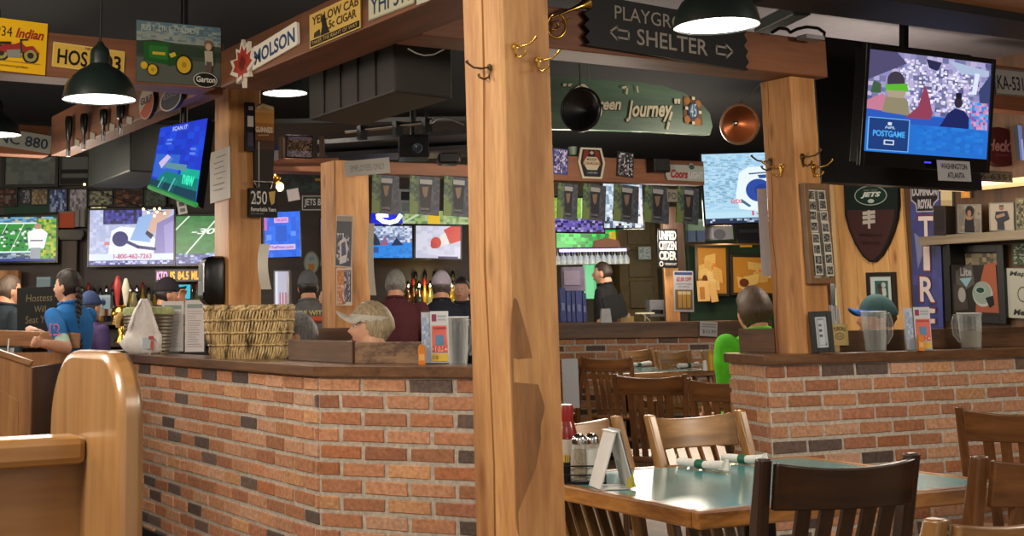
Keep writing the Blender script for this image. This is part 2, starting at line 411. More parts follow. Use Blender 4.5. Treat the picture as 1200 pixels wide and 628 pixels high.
# ---------------------------------------------------------------- brick half walls
BRICK = attr_mat('weathered_brick', .8, grain=.3, bump=.5, spec=.25)
PAL = ['b4805f', 'bb8a6c', 'a87254', 'c09274', 'b07c5c', 'c69c80', '9e6c52', 'a47356', 'be8c6c', 'b78464', 'ac765c', 'c4946c', 'a86e4c']
PAL0 = ['a9694a', 'b0714f', '9d5f44', 'b87c58', 'a66a4e', 'c08c68', '93573f', '8c5945', 'b57a5c', 'ad7454', '96614a']
DRK = ['5d504a', '665852', '564944', '6c5a52']
def brick_wall(name, p0, p1, ztop, seed, thick=.13, dark=.13, fixed=(), off=0.0, mortar='bcb4a8', skew=0.0):
    p0, p1 = Vector(p0), Vector(p1); L = (p1-p0).length; rz = math.atan2((p1-p0).y, (p1-p0).x); r = random.Random(seed)
    b = MB(); b.fixn = False; b.col = lin4(mortar); b.slab([(.003, .004), (L, .004), (L, thick), (.003+skew*thick, thick)], 0, ztop)
    z = ztop; row = 0; CH, BL, J = .0677, .2032, .0155
    while z > .0:
        x = -BL*(.5 if row % 2 else 0)-off; k = 0
        while x < L:
            a, c = max(x+J/2, .002), min(x+BL-J/2, L-.002)
            if c-a > .015:
                z1 = z-J/2; z0 = max(z-CH+J/2, 0)
                dk = fixed.get((row, k)) if fixed else None
                if dk is None: dk = r.random() < dark
                cc = Vector(lin(r.choice(DRK if dk else PAL)))*r.uniform(.86, 1.12)
                b.col = (cc.x, cc.y, cc.z, 1); e = .004; y = -r.uniform(.002, .006)
                j = [r.uniform(-.0022, .0022) for _ in range(8)]
                o = [(a+j[0], .006, z0+j[1]), (c+j[2], .006, z0+j[3]), (c+j[4], .006, z1+j[5]), (a+j[6], .006, z1+j[7])]
                i_ = [(a+e+j[0], y, z0+e+j[1]), (c-e+j[2], y, z0+e+j[3]), (c-e+j[4], y, z1-e+j[5]), (a+e+j[6], y, z1-e+j[7])]
                b.add(o+i_, [(4, 5, 6, 7), (0, 1, 5, 4), (1, 2, 6, 5), (2, 3, 7, 6), (3, 0, 4, 7)])
            x += BL; k += 1
        z -= CH; row += 1
    return tag(b.build(name, BRICK, loc=(p0.x, p0.y, 0), rz=rz), kind='structure')
LT, LB = 1.045, 1.0
A0, A1, A2 = (2.560, 8.90), (2.485, 4.945), (2.930, 4.308)
brick_wall('wall_brick_left', A0, A1, LB, 3, dark=.14, off=.05)
brick_wall('wall_brick_corner', A1, A2, LB, 11, dark=.10, off=0.0)
R0, R1, R2 = (4.670, 4.835), (4.530, 4.450), (7.2, 4.150)
brick_wall('wall_brick_right_end', R0, Vector(R1).lerp(Vector(R0), .012), LB, 5, dark=.12, off=.03, thick=.018)
brick_wall('wall_brick_right', R1, R2, LB, 8, dark=.16, off=.1, skew=.30)
def off_poly(pts, d):
    """polyline offset to its right-hand side (away from the camera side) by d"""
    out = []
    for i, p in enumerate(pts):
        p = Vector(p); ns = []
        for a, c in ((i-1, i), (i, i+1)):
            if a >= 0 and c < len(pts):
                t = (Vector(pts[c])-Vector(pts[a])).normalized(); ns.append(Vector((-t.y, t.x)))
        n = sum(ns, Vector((0, 0))).normalized(); k = d/max(.3, n.dot(ns[0])); out.append(tuple(p+n*k))
    return out
def ledge(name, pts, front, back, m, z0=LB, z1=LT):
    f = off_poly(pts, -front); k = off_poly(pts, back); b = MB(); b.slab(f+k[::-1], z0, z1)
    return tag(b.build(name, m, bevel=.004), kind='structure')
ledge('trim_1', [A0, A1, A2], .028, .22, W_LEDGE_Y)
ledge('trim_2', [R0, R1, R2], .028, .22, W_LEDGE)
# dark base under the left brick wall
b = MB(); b.bar(Vector(A0+(.05,))+Vector((-.012, 0, 0)), Vector(A1+(.05,))+Vector((-.012, 0, 0)), .024, .1); tag(b.build('baseboard_left', BLACK), kind='structure')
# ================================================================ timber posts and beams
def post_mesh(sx, sy, z0, z1, groove=None, seed=0):
    """Square timber from the near corner (0,0) to (sx, sy); groove = (depth fraction along the -x face, width)."""
    r = random.Random(seed); rings = []; n = 14
    for i in range(n+1):
        z = z0+(z1-z0)*i/n; j = lambda: r.uniform(-.0025, .0025)
        c = .007
        P = [(c+j(), j()), (sx-c, j()), (sx, c), (sx, sy-c), (sx-c, sy), (c, sy), (j(), sy-c)]
        if groove:
            g = sy*groove[0]+.008*math.sin(i*1.3)+r.uniform(-.003, .003)+.02*(.5-i/n); w_ = groove[1]*r.uniform(.6, 1.3)
            P += [(0, g+w_), (.03, g), (0, g-w_)]
        P += [(0, c)]
        rings.append([(x, y, z) for x, y in P])
    return MB().loft(rings)
MP = (1.731, 2.475)
MSX, MSY = .1415, .1655
post_mesh(MSX, MSY, 0, 3.15, (.50, .0042), 1).build('timber_post', W_POST, loc=(MP[0], MP[1], 0), smooth=35)
mp = bpy.data.objects['timber_post']; q_ = [pp(x, y, ('Y', MP[1])) for x, y in ((597.5, 385), (602, 340), (612, 372), (622, 410), (627, 440), (635, 465), (639, 480), (632, 500), (636, 530), (639, 560), (631, 585), (627, 640), (606, 640), (604, 560), (600.5, 470))]
q_ = [(p.x-MP[0], p.z) for p in q_[::-1]]
for _ in range(3): q_ = [p for a_, c_ in zip(q_, q_[1:]+q_[:1]) for p in ((.75*a_[0]+.25*c_[0], .75*a_[1]+.25*c_[1]), (.25*a_[0]+.75*c_[0], .25*a_[1]+.75*c_[1]))]
b = MB(); b.prism(q_, -.0012, .004); b.build('dark_heartwood_face', wood('dark_heartwood', '7c5430', '9c6e40', 'Z', 1.6, .6, dark='5e3c20', stretch=6), mp, label='dark brown stained lower face')
tag(mp, 'wide honey coloured timber post with a long crack, nearest of all', 'post', 'timber posts')
SB = 1.0566   # beams and the posts under them
ZB = EYE+1.06*SB
lp_ = at(268.5, 250, 7.08); LP = (lp_.x, lp_.y)
tag(post_mesh(.190, .217, 0, 2.50, None, 2).build('timber_post', W_POST2, loc=LP+(0,), smooth=35), 'orange timber post with a white notice rising behind the wicker basket', 'post', 'timber posts')
rp_ = at(938, 280, 6.2); RP = (rp_.x, rp_.y)
tag(post_mesh(.165, .20, LT, ZB, (.82, .002), 3).build('timber_post', W_POST2, loc=RP+(0,), smooth=35), 'timber post standing on the right brick wall with a collage frame', 'post', 'timber posts')
ip = at(392.5, 250, 8.3); IPX, IPY = ip.x, ip.y
tag(post_mesh(.25, .2, 0, 2.235, None, 4).build('timber_post', W_POST2, loc=(IPX, IPY, 0), smooth=35), 'timber post plastered with posters behind the woman in a visor', 'post', 'timber posts')
def beam(label, x0, x1, y0, y1, z0, z1, m):
    x0, x1, y0, y1 = x0*SB, x1*SB, y0*SB, y1*SB; z0 = ZB+.002; z1 = EYE+(z1-EYE)*SB
    b = MB(); b.box(((x1-x0)/2, (y1-y0)/2, (z1-z0)/2), (x1-x0, y1-y0, z1-z0))
    return tag(b.build('timber_beam', m, loc=(x0, y0, z0), bevel=.006), label, 'beam', 'timber beams')
beam('red brown beam carrying the brewery and cigar signs', 2.30, 2.545, 1.6, 5.56, 0, 2.475, W_BEAM_Y)
beam('brown beam carrying the round oil sign and dark tap handles', 2.27, 2.40, 5.76, 8.35, 0, 2.56, W_BEAM_Y)
beam('brown beam carrying the motorcycle, plate and tractor signs', .4, 2.29, 5.60, 5.79, 0, 2.50, W_BEAM_X)
beam('brown beam behind the playground sign and bugle', 2.55, 4.73, 4.17, 4.37, 0, 2.475, W_BEAM_X)
beam('dim brown beam carrying the pale blue licence plate', .2, 2.26, 8.36, 8.5, 0, 2.50, W_BEAM_X)
# inner canopy beam facing the camera over the bar
def facing_beam(label, pa, pb, z0, z1, depth, m):
    a, c = Vector(pa), Vector(pb); l = (c-a).to_2d().length; rz = math.atan2(c.y-a.y, c.x-a.x)
    b = MB(); b.box((l/2, depth/2, (z1-z0)/2), (l, depth, z1-z0))
    return tag(b.build('timber_beam', m, loc=(a.x, a.y, z0), rz=rz, bevel=.005), label, 'beam', 'timber beams')
facing_beam('long brown canopy beam above the beer banners', onz(318, 200, 2.24), onz(640, 210, 2.24), 2.24, 2.33, .18, W_BEAM_X)
facing_beam('brown canopy beam carrying the brewery badge and photos', onz(642, 211, 2.24), onz(826, 217, 2.24), 2.24, 2.43, .12, W_BEAM_X)
# ================================================================ foreground booth
W_OAK = wood('golden_oak_booth', '86603a', 'a67e50', 'Z', .8, .3, coat=.5, stretch=12, bump=.05)
W_OAKX = wood('golden_oak_rail', '8a6030', 'ac8248', 'X', .8, .3, coat=.5, stretch=12, bump=.05)
W_OAKP = wood('brown_booth_panel', '7c5630', '9a7244', 'X', .7, .35, coat=.3, stretch=8)
# ---------------------------------------------------------------- booth end in the foreground
bp_ = at(140, 440, 2.0); BX, BY = bp_.x, bp_.y
BY2 = pp(58, 470, ('X', BX)).y
BTH = (pp(171, 470, ('Y', BY)).x - BX)
booth = thing('booth_bench', 'blurred golden oak booth end with rounded top, nearest of all', 'booth', (BX, BY, 0))
dp = BY2-BY; zt = 1.192; rr = .135
out = [(0, .0), (dp, .0)]
for k in range(9): a = PI/2*k/8; out.append((dp-rr+rr*math.cos(a), zt-rr+rr*math.sin(a)))
for k in range(9): a = PI/2+PI/2*k/8; out.append((.10+.10*math.cos(a), zt-.10+.10*math.sin(a)))
b = MB(); b.M = Matrix.Rotation(PI/2, 4, 'Z'); b.prism(out, -BTH, 0)
b.build('end_panel', W_OAK, booth, bevel=.012, smooth=30)
ry_ = pp(99, 520, ('X', BX)).y-BY
rz_ = EYE-(508-374)*(at(99, 508, 2.08)-CO).dot(GF)/FPX
b = MB(); b.box((-.70, ry_+.02, rz_-.022), (1.4, .075, .045)); b.build('top_rail', W_OAKX, booth, bevel=.012)
b = MB(); b.box((-.70, ry_+.03, (rz_-.045)/2), (1.4, .03, rz_-.045)); b.build('back_panel', W_OAKP, booth)
b = MB(); b.box((-.70, ry_+.24, .43), (1.4, .38, .06)); b.build('seat', mat('dark_vinyl', '3a1f1a', .4), booth, bevel=.02)
# ---------------------------------------------------------------- host stand
W_HOST = wood('host_stand_oak', '845632', 'aa7a48', 'Z', .9, .4, coat=.2, dark='4a2a14')
W_HOSTX = wood('host_stand_oak_x', '845632', 'b08250', 'X', .9, .4, coat=.2, dark='4a2a14')
hp0, hp1 = at(-62, 430, 7.0), at(37, 430, 7.0)
hw = (hp1-hp0).to_2d().length; hrz = -YAW+.0
hs = thing('host_stand', 'oak host stand with raised sides at far left', 'host stand', ((hp0.x+hp1.x)/2, (hp0.y+hp1.y)/2, 0), hrz)
zA = EYE-(401-377)*7/FPX; zB_ = EYE-(424-376)*7/FPX
b = MB(); x = hw/2
b.prism([(-x, 0), (x, 0), (x, zB_-.02), (-x*.9, zA+.03), (-x, zA+.03)], 0, .03); b.build('front_panel', W_HOST, hs)
b = MB(); b.prism([(x*.25, .1), (x*.72, .1), (x*.72, .83), (x*.25, .90)], -.008, 0); b.build('inset_panel', W_HOST, hs, bevel=.006)
b = MB(); b.bar((-x*.95, .01, zA+.04), (x, .01, zB_), .06, .03); b.build('front_rim', W_HOSTX, hs, bevel=.006)
b = MB(); b.box((x-.015, .43, .50), (.03, .80, 1.0)); b.build('side_panel', W_DARKZ, hs)
pa, pc = at(0, 387, 7.6), at(58, 396, 7.6)
b = MB(); b.box((0, .85, .53), (hw, .03, 1.06)); b.build('back_panel', W_HOST, hs)
b = MB(); b.bar((-hw*.5, .86, 1.15), (hw*.66, .86, 1.125), .025, .09); b.build('back_rail', W_HOSTX, hs, bevel=.005)
b = MB(); b.box((0, .43, .93), (hw-.06, .80, .02)); b.build('inner_shelf', W_HOSTX, hs)
# ---------------------------------------------------------------- planks standing on the ledges
pl = off_poly([A0, A1, A2], .19)
W_PLANK = wood('reclaimed_plank', '3c281b', '6e4e36', 'X', 1.1, .5, dark='2b1a10')
W_ZEB = wood('wavy_grain_plank', '4a3527', '8a6b50', 'X', 1.6, .45, stretch=3.2, spread=.2)
def plank(name, label, a, c, z0, z1, t, m):
    a, c = Vector(a), Vector(c); l = (c-a).length; rz = math.atan2((c-a).y, (c-a).x)
    b = MB(); b.box((l/2, t/2, (z1-z0)/2), (l, t, z1-z0)); o = b.build(name, m, loc=(a.x, a.y, z0), rz=rz, bevel=.003)
    return tag(o, label, 'board', 'boards standing on the ledges')
zpl = EYE-(400-371)*5.5/FPX
pa = Vector(pl[1]).lerp(Vector(pl[0]), .17); q1 = onz(418, 426, LT); dv = (Vector(pl[2])-Vector(pl[1]))
fr = lambda px: max(0, min(1, ((onz(px, 426, LT).to_2d()-Vector(pl[1])).dot(dv))/dv.length_squared))
plank('ledge_board', 'dark plank on the ledge beside the wicker basket', pa, pl[1], LT, zpl+.004, .022, W_PLANK)
plank('ledge_board', 'wavy grained plank on the ledge below the visor woman', Vector(pl[1])+dv.normalized()*.012, Vector(pl[1])+dv*.58, LT, zpl, .022, W_ZEB)
pr = off_poly([R0, R1, R2], .17)
plank('ledge_board', 'dark plank below the green shirted man, left of the post', Vector(R0)+Vector((.09, .02)), Vector(pr[1])+Vector((.02, .05)), LT, 1.045+.115, .022, W_PLANK)
dvr = (Vector(pr[2])-Vector(pr[1])).normalized()
plank('ledge_board', 'long brown plank behind the water jugs on the right ledge', Vector(pr[1])+dvr*.22, Vector(pr[2]), LT, LT+.10, .022, W_PLANK)
# booth bench back behind the left wall, lit plank glimpsed between the two women
plank('ledge_board', 'lit brown booth back between grey haired woman and visor woman', onz(352, 398, 1.12), onz(416, 398, 1.12), .5, EYE-(383-371.5)*7.3/FPX, .03, W_PLANK)
# ---------------------------------------------------------------- dining tables
TEAL = mat('teal_laminate', '558c8e', .2, var=.06, scale=3, coat=.12)
W_EDGE = wood('oak_table_edge', '7a4a1e', 'b9803e', 'X', 1.5, .35, coat=.3, dark='4a2a10', stretch=5)
W_EDGEY = wood('oak_table_edge_y', '7a4a1e', 'b9803e', 'Y', 1.5, .35, coat=.3, dark='4a2a10', stretch=5)
def table(label, N, rz, w, d, group='teal dining tables', z=.75):
    t = thing('dining_table', label, 'table', (N[0], N[1], 0), rz, group)
    e = .035
    b = MB(); b.box((w/2, d/2, z-.012), (w-2*e, d-2*e, .022)); b.build('tabletop', TEAL, t)
    for y in (e/2, d-e/2): b = MB(); b.box((w/2, y, z-.022), (w, e, .046)); b.build('edge_band', W_EDGE, t, bevel=.006)
    for x in (e/2, w-e/2): b = MB(); b.box((x, d/2, z-.022), (e, d-2*e, .046)); b.build('edge_band', W_EDGEY, t, bevel=.006)
    b = MB(); b.cyl((w/2, d/2, .03), (w/2, d/2, z-.045), .045, n=20); b.box((w/2, d/2, z-.038), (.36, .36, .014)); b.build('column', BLACKM, t)
    b = MB(); b.box((w/2, d/2, .02), (.62, .07, .035)); b.box((w/2, d/2, .021), (.07, .62, .035)); b.build('base', BLACKM, t, bevel=.008)
    return t
t1 = table('teal topped dining table with oak edge at front right', (2.337, 2.549), math.radians(-4.0), 1.12, .86)
t2 = table('far teal dining table among empty chairs near the service counter', (7.02, 8.62), math.radians(0), 1.22, 1.0)
t3 = table('teal table corner glimpsed behind chair slats at right edge', (5.02, 2.75), math.radians(-4), 1.1, .95)
# ---------------------------------------------------------------- schoolhouse chairs
def chair_mats(kind):
    c1, c2, dk = {'oak': ('7e5832', 'aa804e', '5a3c20'), 'walnut': ('1f110a', '3a2213', '160b06'), 'mid': ('5c391d', '805430', '3a2312'), 'rust': ('503018', '7a4e28', '351e0e')}[kind]
    return [wood('chair_%s_%s' % (kind, a), c1, c2, a, 1.2, .3, coat=.35, dark=dk) for a in 'XZY']
def make_chair(label, kind):
    mx, mz, my = chair_mats(kind)
    t = thing('dining_chair', label, 'chair', (0, 0, 0), 0, 'slat back dining chairs')
    # saddle seat
    rings = []
    P = [(-.205, -.20), (-.15, -.225), (0, -.232), (.15, -.225), (.205, -.20), (.19, .17), (.12, .19), (0, .195), (-.12, .19), (-.19, .17)]
    b = MB(); b.slab(P, .428, .455); b.build('seat', mx, t, bevel=.008)
    yb = lambda z: .165 if z < .44 else .165+(z-.44)*.235
    for s in (-1, 1):
        pts = [(s*.165, .215, 0), (s*.172, .185, .22), (s*.178, .17, .44), (s*.183, .20, .60), (s*.187, .243, .77), (s*.19, .283, .91)]
        b = MB()
        rings = []
        for i, p in enumerate(pts):
            hw_, hd = .0145, (.018 if i < 2 else .021 if i < 5 else .016)
            rings.append([(p[0]-hw_, p[1]-hd, p[2]), (p[0]+hw_, p[1]-hd, p[2]), (p[0]+hw_, p[1]+hd, p[2]), (p[0]-hw_, p[1]+hd, p[2])])
        b.loft(rings); b.build('back_post', mz, t, bevel=.005, smooth=40)
        b = MB(); b.loft([[(s*x_+dx, y_+dy, z_) for dx, dy in ((-.018*k, -.018*k), (.018*k, -.018*k), (.018*k, .018*k), (-.018*k, .018*k))] for x_, y_, z_, k in ((.185, -.205, 0, .8), (.175, -.18, .43, 1))]); b.build('front_leg', mz, t, bevel=.004)
    # curved crest rail
    b = MB(); rings = []
    for i in range(11):
        u = -1+2*i/10; x_ = u*.176; bow = .028*(1-u*u); hz = .014*(1-u*u)
        y0, y1 = yb(.79)+bow+.035, yb(.895)+bow+.035
        rings.append([(x_, y0-.010, .795), (x_, y0+.010, .795), (x_, y1+.010, .902-hz), (x_, y1-.010, .902-hz)])
    b.loft(rings); b.build('crest_rail', mx, t, bevel=.004, smooth=40)
    for i in range(5):
        u = -.66+1.32*i/4; bow = .028*(1-u*u)
        b = MB(); rings = []
        for k in range(5):
            z = .452+(.80-.452)*k/4; y = .175+(yb(.80)+.035+bow-.175)*(k/4)**1.15; x_ = u*(.150+.012*k/4)
            rings.append([(x_-.017, y-.006, z), (x_+.017, y-.006, z), (x_+.017, y+.006, z), (x_-.017, y+.006, z)])
        b.loft(rings); b.build('slat', mz, t, smooth=40)
    for p0, p1 in (((-.18, -.195, .17), (-.172, .19, .19)), ((.18, -.195, .17), (.172, .19, .19)), ((-.176, -.19, .25), (.176, -.19, .25)), ((-.176, 0, .18), (.176, 0, .18)), ((-.17, .19, .27), (.17, .19, .27))):
        b = MB(); b.cyl(p0, p1, .010, n=10); b.build('stretcher', mx if abs(p0[0]-p1[0]) > .1 else my, t, smooth=60)
    b = MB()
    for s in (-1, 1): b.box((s*.165, 0, .405), (.018, .34, .045))
    b.box((0, -.185, .405), (.31, .018, .045)); b.build('seat_apron', mx, t)
    return t
CH = {k: None for k in ('oak', 'walnut', 'mid', 'rust')}
def chair(label, kind, p1, p2=None, front=False, pos=None, rz=None, zt=.91):
    """Stand a chair so that its two post tops come at the points seen in the photograph."""
    if pos is None:
        a, c = onz(p1[0], p1[1], zt), onz(p2[0], p2[1], zt); ax = (c-a) if front else (a-c); rz = math.atan2(ax.y, ax.x); m = (a+c)/2
        R = Matrix.Rotation(rz, 3, 'Z'); o = m - R @ Vector((0, .283, 0)); pos = (o.x, o.y, 0)
    if CH[kind] is None:
        t = make_chair(label, kind); CH[kind] = t; t.location = pos; t.rotation_euler[2] = rz; return t
    return dup(CH[kind], pos, rz, label)
def one(px, py, rz, left, back=True, zt=.91):
    """position from a single visible post top; left=True when it is the chair's local -x post"""
    p = onz(px, py, zt); R = Matrix.Rotation(rz, 3, 'Z'); o = p - R @ Vector((-.19 if left else .19, .283, 0)); return (o.x, o.y, 0)
chair('dark walnut chair pushed up to the front of the teal table', 'walnut', (906, 537), (1058, 531))
z_ = PI+math.radians(-20)
chair('brown chair cut by the right edge, nearest on that side', 'mid', None, pos=one(1148, 534, PI+math.radians(-14), False), rz=PI+math.radians(-14))
chair('brown chair leaning before brick wall, behind the front right chair', 'mid', None, pos=one(1124, 476, math.radians(180-56), False), rz=math.radians(180-56))
chair('pale oak chair crest poking up at bottom right corner', 'oak', None, pos=one(1098, 621, PI+math.radians(8), False, zt=.892), rz=PI+math.radians(8))
chair('golden oak chair facing us across the teal table', 'oak', (760, 491), (868, 485), front=True, zt=.897)
chair('golden oak chair behind the salt shakers', 'oak', None, pos=one(722, 492, math.radians(8), False, zt=.897), rz=math.radians(8))
chair('rusty brown chair in the middle, largest behind the golden oak one', 'rust', (730, 438), (792, 438))
chair('rusty brown chair second from the wide post, left of middle', 'rust', (690, 418), (732, 418))
chair('rusty brown chair with a white card, right behind the wide post', 'rust', None, pos=one(684, 417, PI+math.radians(-10), True), rz=PI+math.radians(-10))
chair('brown chair with crest against the green shirt beside brick end', 'mid', None, pos=one(808, 443, math.radians(180-62), False), rz=math.radians(180-62))
chair('pale oak far chair left of its twin behind the far table', 'oak', None, pos=one(726, 409, 0, True), rz=0)
chair('pale oak far chair, the middle one behind the far table', 'oak', None, pos=one(807, 410, 0, False), rz=0)
chair('pale oak far chair at the right end of the far table', 'oak', None, pos=one(823, 411, 0, True), rz=0)
chair('dark far chair near the brick service counter', 'walnut', (780, 405), (818, 404), front=True)
# ================================================================ pendant lamps
ENAM = mat('green_black_enamel', '17221f', .35, var=.1, coat=.4)
def pendant(label, cx_, cy_, D, dia, ztop=3.15, light=40):
    p = at(cx_, cy_, D); r = dia/2
    t = thing('pendant_lamp', label, 'lamp', p, 0, 'dome pendant lamps')
    prof = [(r, 0), (r*.985, .018*r/.16), (r*.93, .35*r), (r*.80, .58*r), (r*.58, .78*r), (r*.36, .90*r), (r*.27, .98*r)]
    b = MB(); b.lathe(prof+[(x-.004, z-.002) for x, z in prof[::-1]], 40, closed=True); b.build('shade', ENAM, t, smooth=50)
    b = MB(); b.lathe([(r*.28, .95*r), (r*.27, 1.25*r), (r*.24, 1.38*r), (r*.12, 1.5*r), (r*.06, 1.6*r)], 24); b.build('neck', ENAM, t, smooth=50)
    b = MB(); b.cyl((0, 0, 1.58*r), (0, 0, max(ztop-p.z, 1.7*r)), .006, n=8); b.build('cord', BLACK, t)
    b = MB(); b.lathe([(r*.975, .004), (r*.6, .006), (.001, .008)], 40); b.build('diffuser', mat('lamp_diffuser', 'ffffff', .5, var=0, emit='fff6ec', est=6.0), t, smooth=60)
    l = lamp(p+Vector((0, 0, -.03)), light, r=r*.8, spot=165, blend=.35)
    return t
pendant('dome pendant lamp hanging before the yellow licence plate', 116.5, 116.5, 5.3, .302)
pendant('dome pendant lamp hanging before the playground sign, largest', 840, 30.5, 4.35, .288)
pendant('dome pendant lamp above the amber pint sign', 334, 109.5, 8.8, .31)
pendant('dome pendant lamp cut by the left picture edge', -4, 158, 7.9, .29)
# ================================================================ signs on the left beams
YC, XA, XF, YB, Y8 = 5.60*SB, 2.30*SB, 2.27*SB, 4.17*SB, 8.36*SB
def moto(a):
    a.rect(0, 0, 1, 1, 'd9a90f'); a.text('1934', .16, .15, .47, .34, '1c1a14'); a.text('Indian', .52, .15, .95, .34, '8d2618', bold=.03, shear=.3)
    for cx in (.32, .76): a.ell(cx, .66, .125, .155, '1d1a17'); a.ell(cx, .66, .095, .118, '8d8a4e'); a.ell(cx, .66, .05, .06, '2a2622')
    a.poly([(.25, .60), (.35, .50), (.52, .47), (.60, .42), (.68, .5), (.62, .62), (.5, .66), (.34, .64)], '8f2a22')
    a.poly([(.40, .60), (.60, .56), (.62, .72), (.42, .74)], '7d8078'); a.line([(.62, .62), (.60, .38), (.70, .36)], .008, '33302a'); a.poly([(.62, .52), (.78, .47), (.9, .62), (.84, .60), (.76, .53), (.66, .62)], '8f2a22')
    a.line([(.30, .48), (.44, .46)], .012, '2a211a'); a.text('motorcycles', .30, .87, .72, .93, '1c1a14'); a.line([(.1, .81), (.9, .81)], .003, '8f7a20')
sign('tin_sign', 'yellow tin motorcycle sign standing at far left of the beam', 'sign', spot4((-26, 18), (52.5, 28), (52, 88.5), (-26, 80), ('Y', YC-.002)), moto, back='8a6a10')
def hos(a):
    a.rect(0, 0, 1, 1, 'c9a64a'); a.border(.004, 'd8bc6a'); a.text('HOS', .07, .24, .48, .86, '191510', bold=.02); a.text('103', .62, .24, .95, .86, '191510', bold=.02); a.text('NEW', .44, .05, .58, .16, '3a3020')
sign('licence_plate', 'yellow licence plate with black characters, behind the pendant lamp', 'licence plate', spot4((62, 47.5), (146, 62), (144.5, 87.5), (60, 79), ('Y', YC-.002)), hos, thick=.003, back='9a7a30', group='licence plates on the beams')
def tractor(a):
    a.rect(0, 0, 1, .2, '56707c'); a.rect(0, .18, 1, .36, '8d958c'); a.rect(0, .33, 1, .62, '3c4a3a'); a.rect(0, .60, 1, 1, '565c56')
    a.cells(0, .02, 1, .3, 12, 5, ['5c7684', '6d838a', '7f8f8e', '8d9a96', '6a7f88'], 4, .45); a.poly([(0, .34), (.2, .3), (.6, .35), (1, .42), (1, .52), (0, .55)], '2f4030')
    a.text('JUST LIKE DADDY', .04, .06, .74, .18, 'aab0a8')
    a.poly([(.08, .35), (.38, .33), (.38, .70), (.08, .66)], '1f5a26'); a.poly([(.14, .40), (.36, .40), (.36, .62), (.14, .60)], '2f7030'); a.rect(.18, .50, .33, .545, 'c8ac30'); a.poly([(.36, .50), (.52, .46), (.56, .66), (.36, .72)], '204c22'); a.poly([(.37, .52), (.44, .48), (.46, .54), (.40, .58)], 'cdb23a')
    for cx, cy, rx, ry in ((.55, .68, .10, .165), (.18, .80, .065, .10)): a.ell(cx, cy, rx, ry, '1c1c18'); a.ell(cx, cy, rx*.84, ry*.84, 'd0ac2c'); a.ell(cx, cy, rx*.3, ry*.3, 'a88a20')
    a.ell(.08, .74, .04, .06, 'd0ac2c')
    a.ell(.84, .33, .05, .09, '7a5a44'); a.ell(.84, .35, .035, .06, 'bfa088'); a.poly([(.79, .42), (.89, .42), (.9, .66), (.8, .66)], 'b0a898'); a.poly([(.81, .60), (.88, .60), (.87, .86), (.83, .86)], '5b5148')
    a.ell(.80, .91, .145, .125, 'c8c8c0'); a.ell(.80, .91, .135, .115, '10120f'); a.ell(.8, .91, .125, .10, '1a1c18'); a.text('Garton', .69, .85, .92, .95, 'd8d8d0', bold=.02)
sign('tin_sign', 'tin sign with a green toy tractor and a child on the beam', 'sign', spot4((160, 24), (260, 33), (257, 102.6), (160, 95), ('Y', YC-.002)), tractor, back='4a5048')
# brewery plaque with leaf
loc, rz, roll, sw, sh = spot4((300, 55.5), (353.4, 25), (352.2, 51.2), (299.4, 83.8), ('X', XA-.002))
t = thing('brewery_sign', 'white beer plaque with blue lettering and red leaf on beam', 'sign', loc+Vector((-.014, 0, 0)), rz, None, 0, roll)
def plaque_outline(r=.12):
    o = []
    for cx, cy, a0 in ((1-r*.35, 1-r, 0), (0, 1, None), (0, 0, None), (1-r*.35, r, 1)):
        if a0 is None: o.append((cx, cy)); continue
        for k in range(6):
            g = PI/2*k/5
            o.append((cx+r*.35*math.cos(g), cy+r*math.sin(g)) if a0 == 0 else (cx+r*.35*math.sin(g), cy-r*math.cos(g)))
    return o
a = Art(sw, sh); a.board(.012, 'd8d4ca', plaque_outline()); a.poly(plaque_outline(), 'dcd8cc'); a.text('MOLSON', .05, .20, .95, .84, '26466e', bold=.03); a.build('plaque', PRINT(), t)
LEAF = [(.5, 0), (.60, .20), (.74, .12), (.72, .34), (.97, .30), (.88, .48), (1, .58), (.72, .72), (.76, .84), (.54, .80), (.52, 1), (.48, 1), (.46, .80), (.24, .84), (.28, .72), (0, .58), (.12, .48), (.03, .30), (.28, .34), (.26, .12), (.40, .20)]
a = Art(.30, .235); a.board(.018, 'd8d2c2', LEAF); a.poly(LEAF, 'dcd6c8'); a.poly([(.5+(x-.5)*.76, .47+(y-.47)*.76) for x, y in LEAF], 'a8382c'); a.poly([(.5+(x-.5)*.3, .5+(y-.5)*.4) for x, y in LEAF], '6e201a')
o = a.build('maple_leaf', PRINT(), t); o.location = (-sw/2-.10, -.006, -.06)
def cigar(a):
    a.rect(0, 0, 1, 1, 'c4a456'); a.rect(.02, .78, .98, .96, '191611'); a.text('YELLOW CAB', .06, .10, .97, .36, '4a3318', bold=.02); a.text('5c CIGAR', .40, .42, .93, .66, '4a3318', bold=.02)
    a.text('TAKES THE RIGHT OF WAY', .05, .82, .95, .92, 'b89a54'); a.poly([(.26, .26), (.33, .24), (.36, .5), (.42, .76), (.24, .76), (.27, .5)], '1d1a16'); a.ell(.3, .22, .03, .05, '2d261c'); a.poly([(.12, .60), (.22, .55), (.23, .74), (.10, .74)], '3c3222')
sign('tin_sign', 'mustard cab cigar sign on the red brown beam', 'sign', spot4((365.5, 16.5), (425.5, -9), (424.5, 31.2), (364.9, 58.9), ('X', XA-.002)), cigar, back='7a6430')
def yhi(a): a.rect(0, 0, 1, 1, 'b9b89e'); a.border(.004, '8c8c78'); a.text('YHI 516', .06, .14, .95, .82, '2a3658', bold=.01)
sign('licence_plate', 'cream licence plate with blue characters beside the cigar sign', 'licence plate', spot4((431.5, -4), (487, -27), (486, 4), (433.5, 25), ('X', XA-.002)), yhi, thick=.003, back='8c8c78', group='licence plates on the beams')
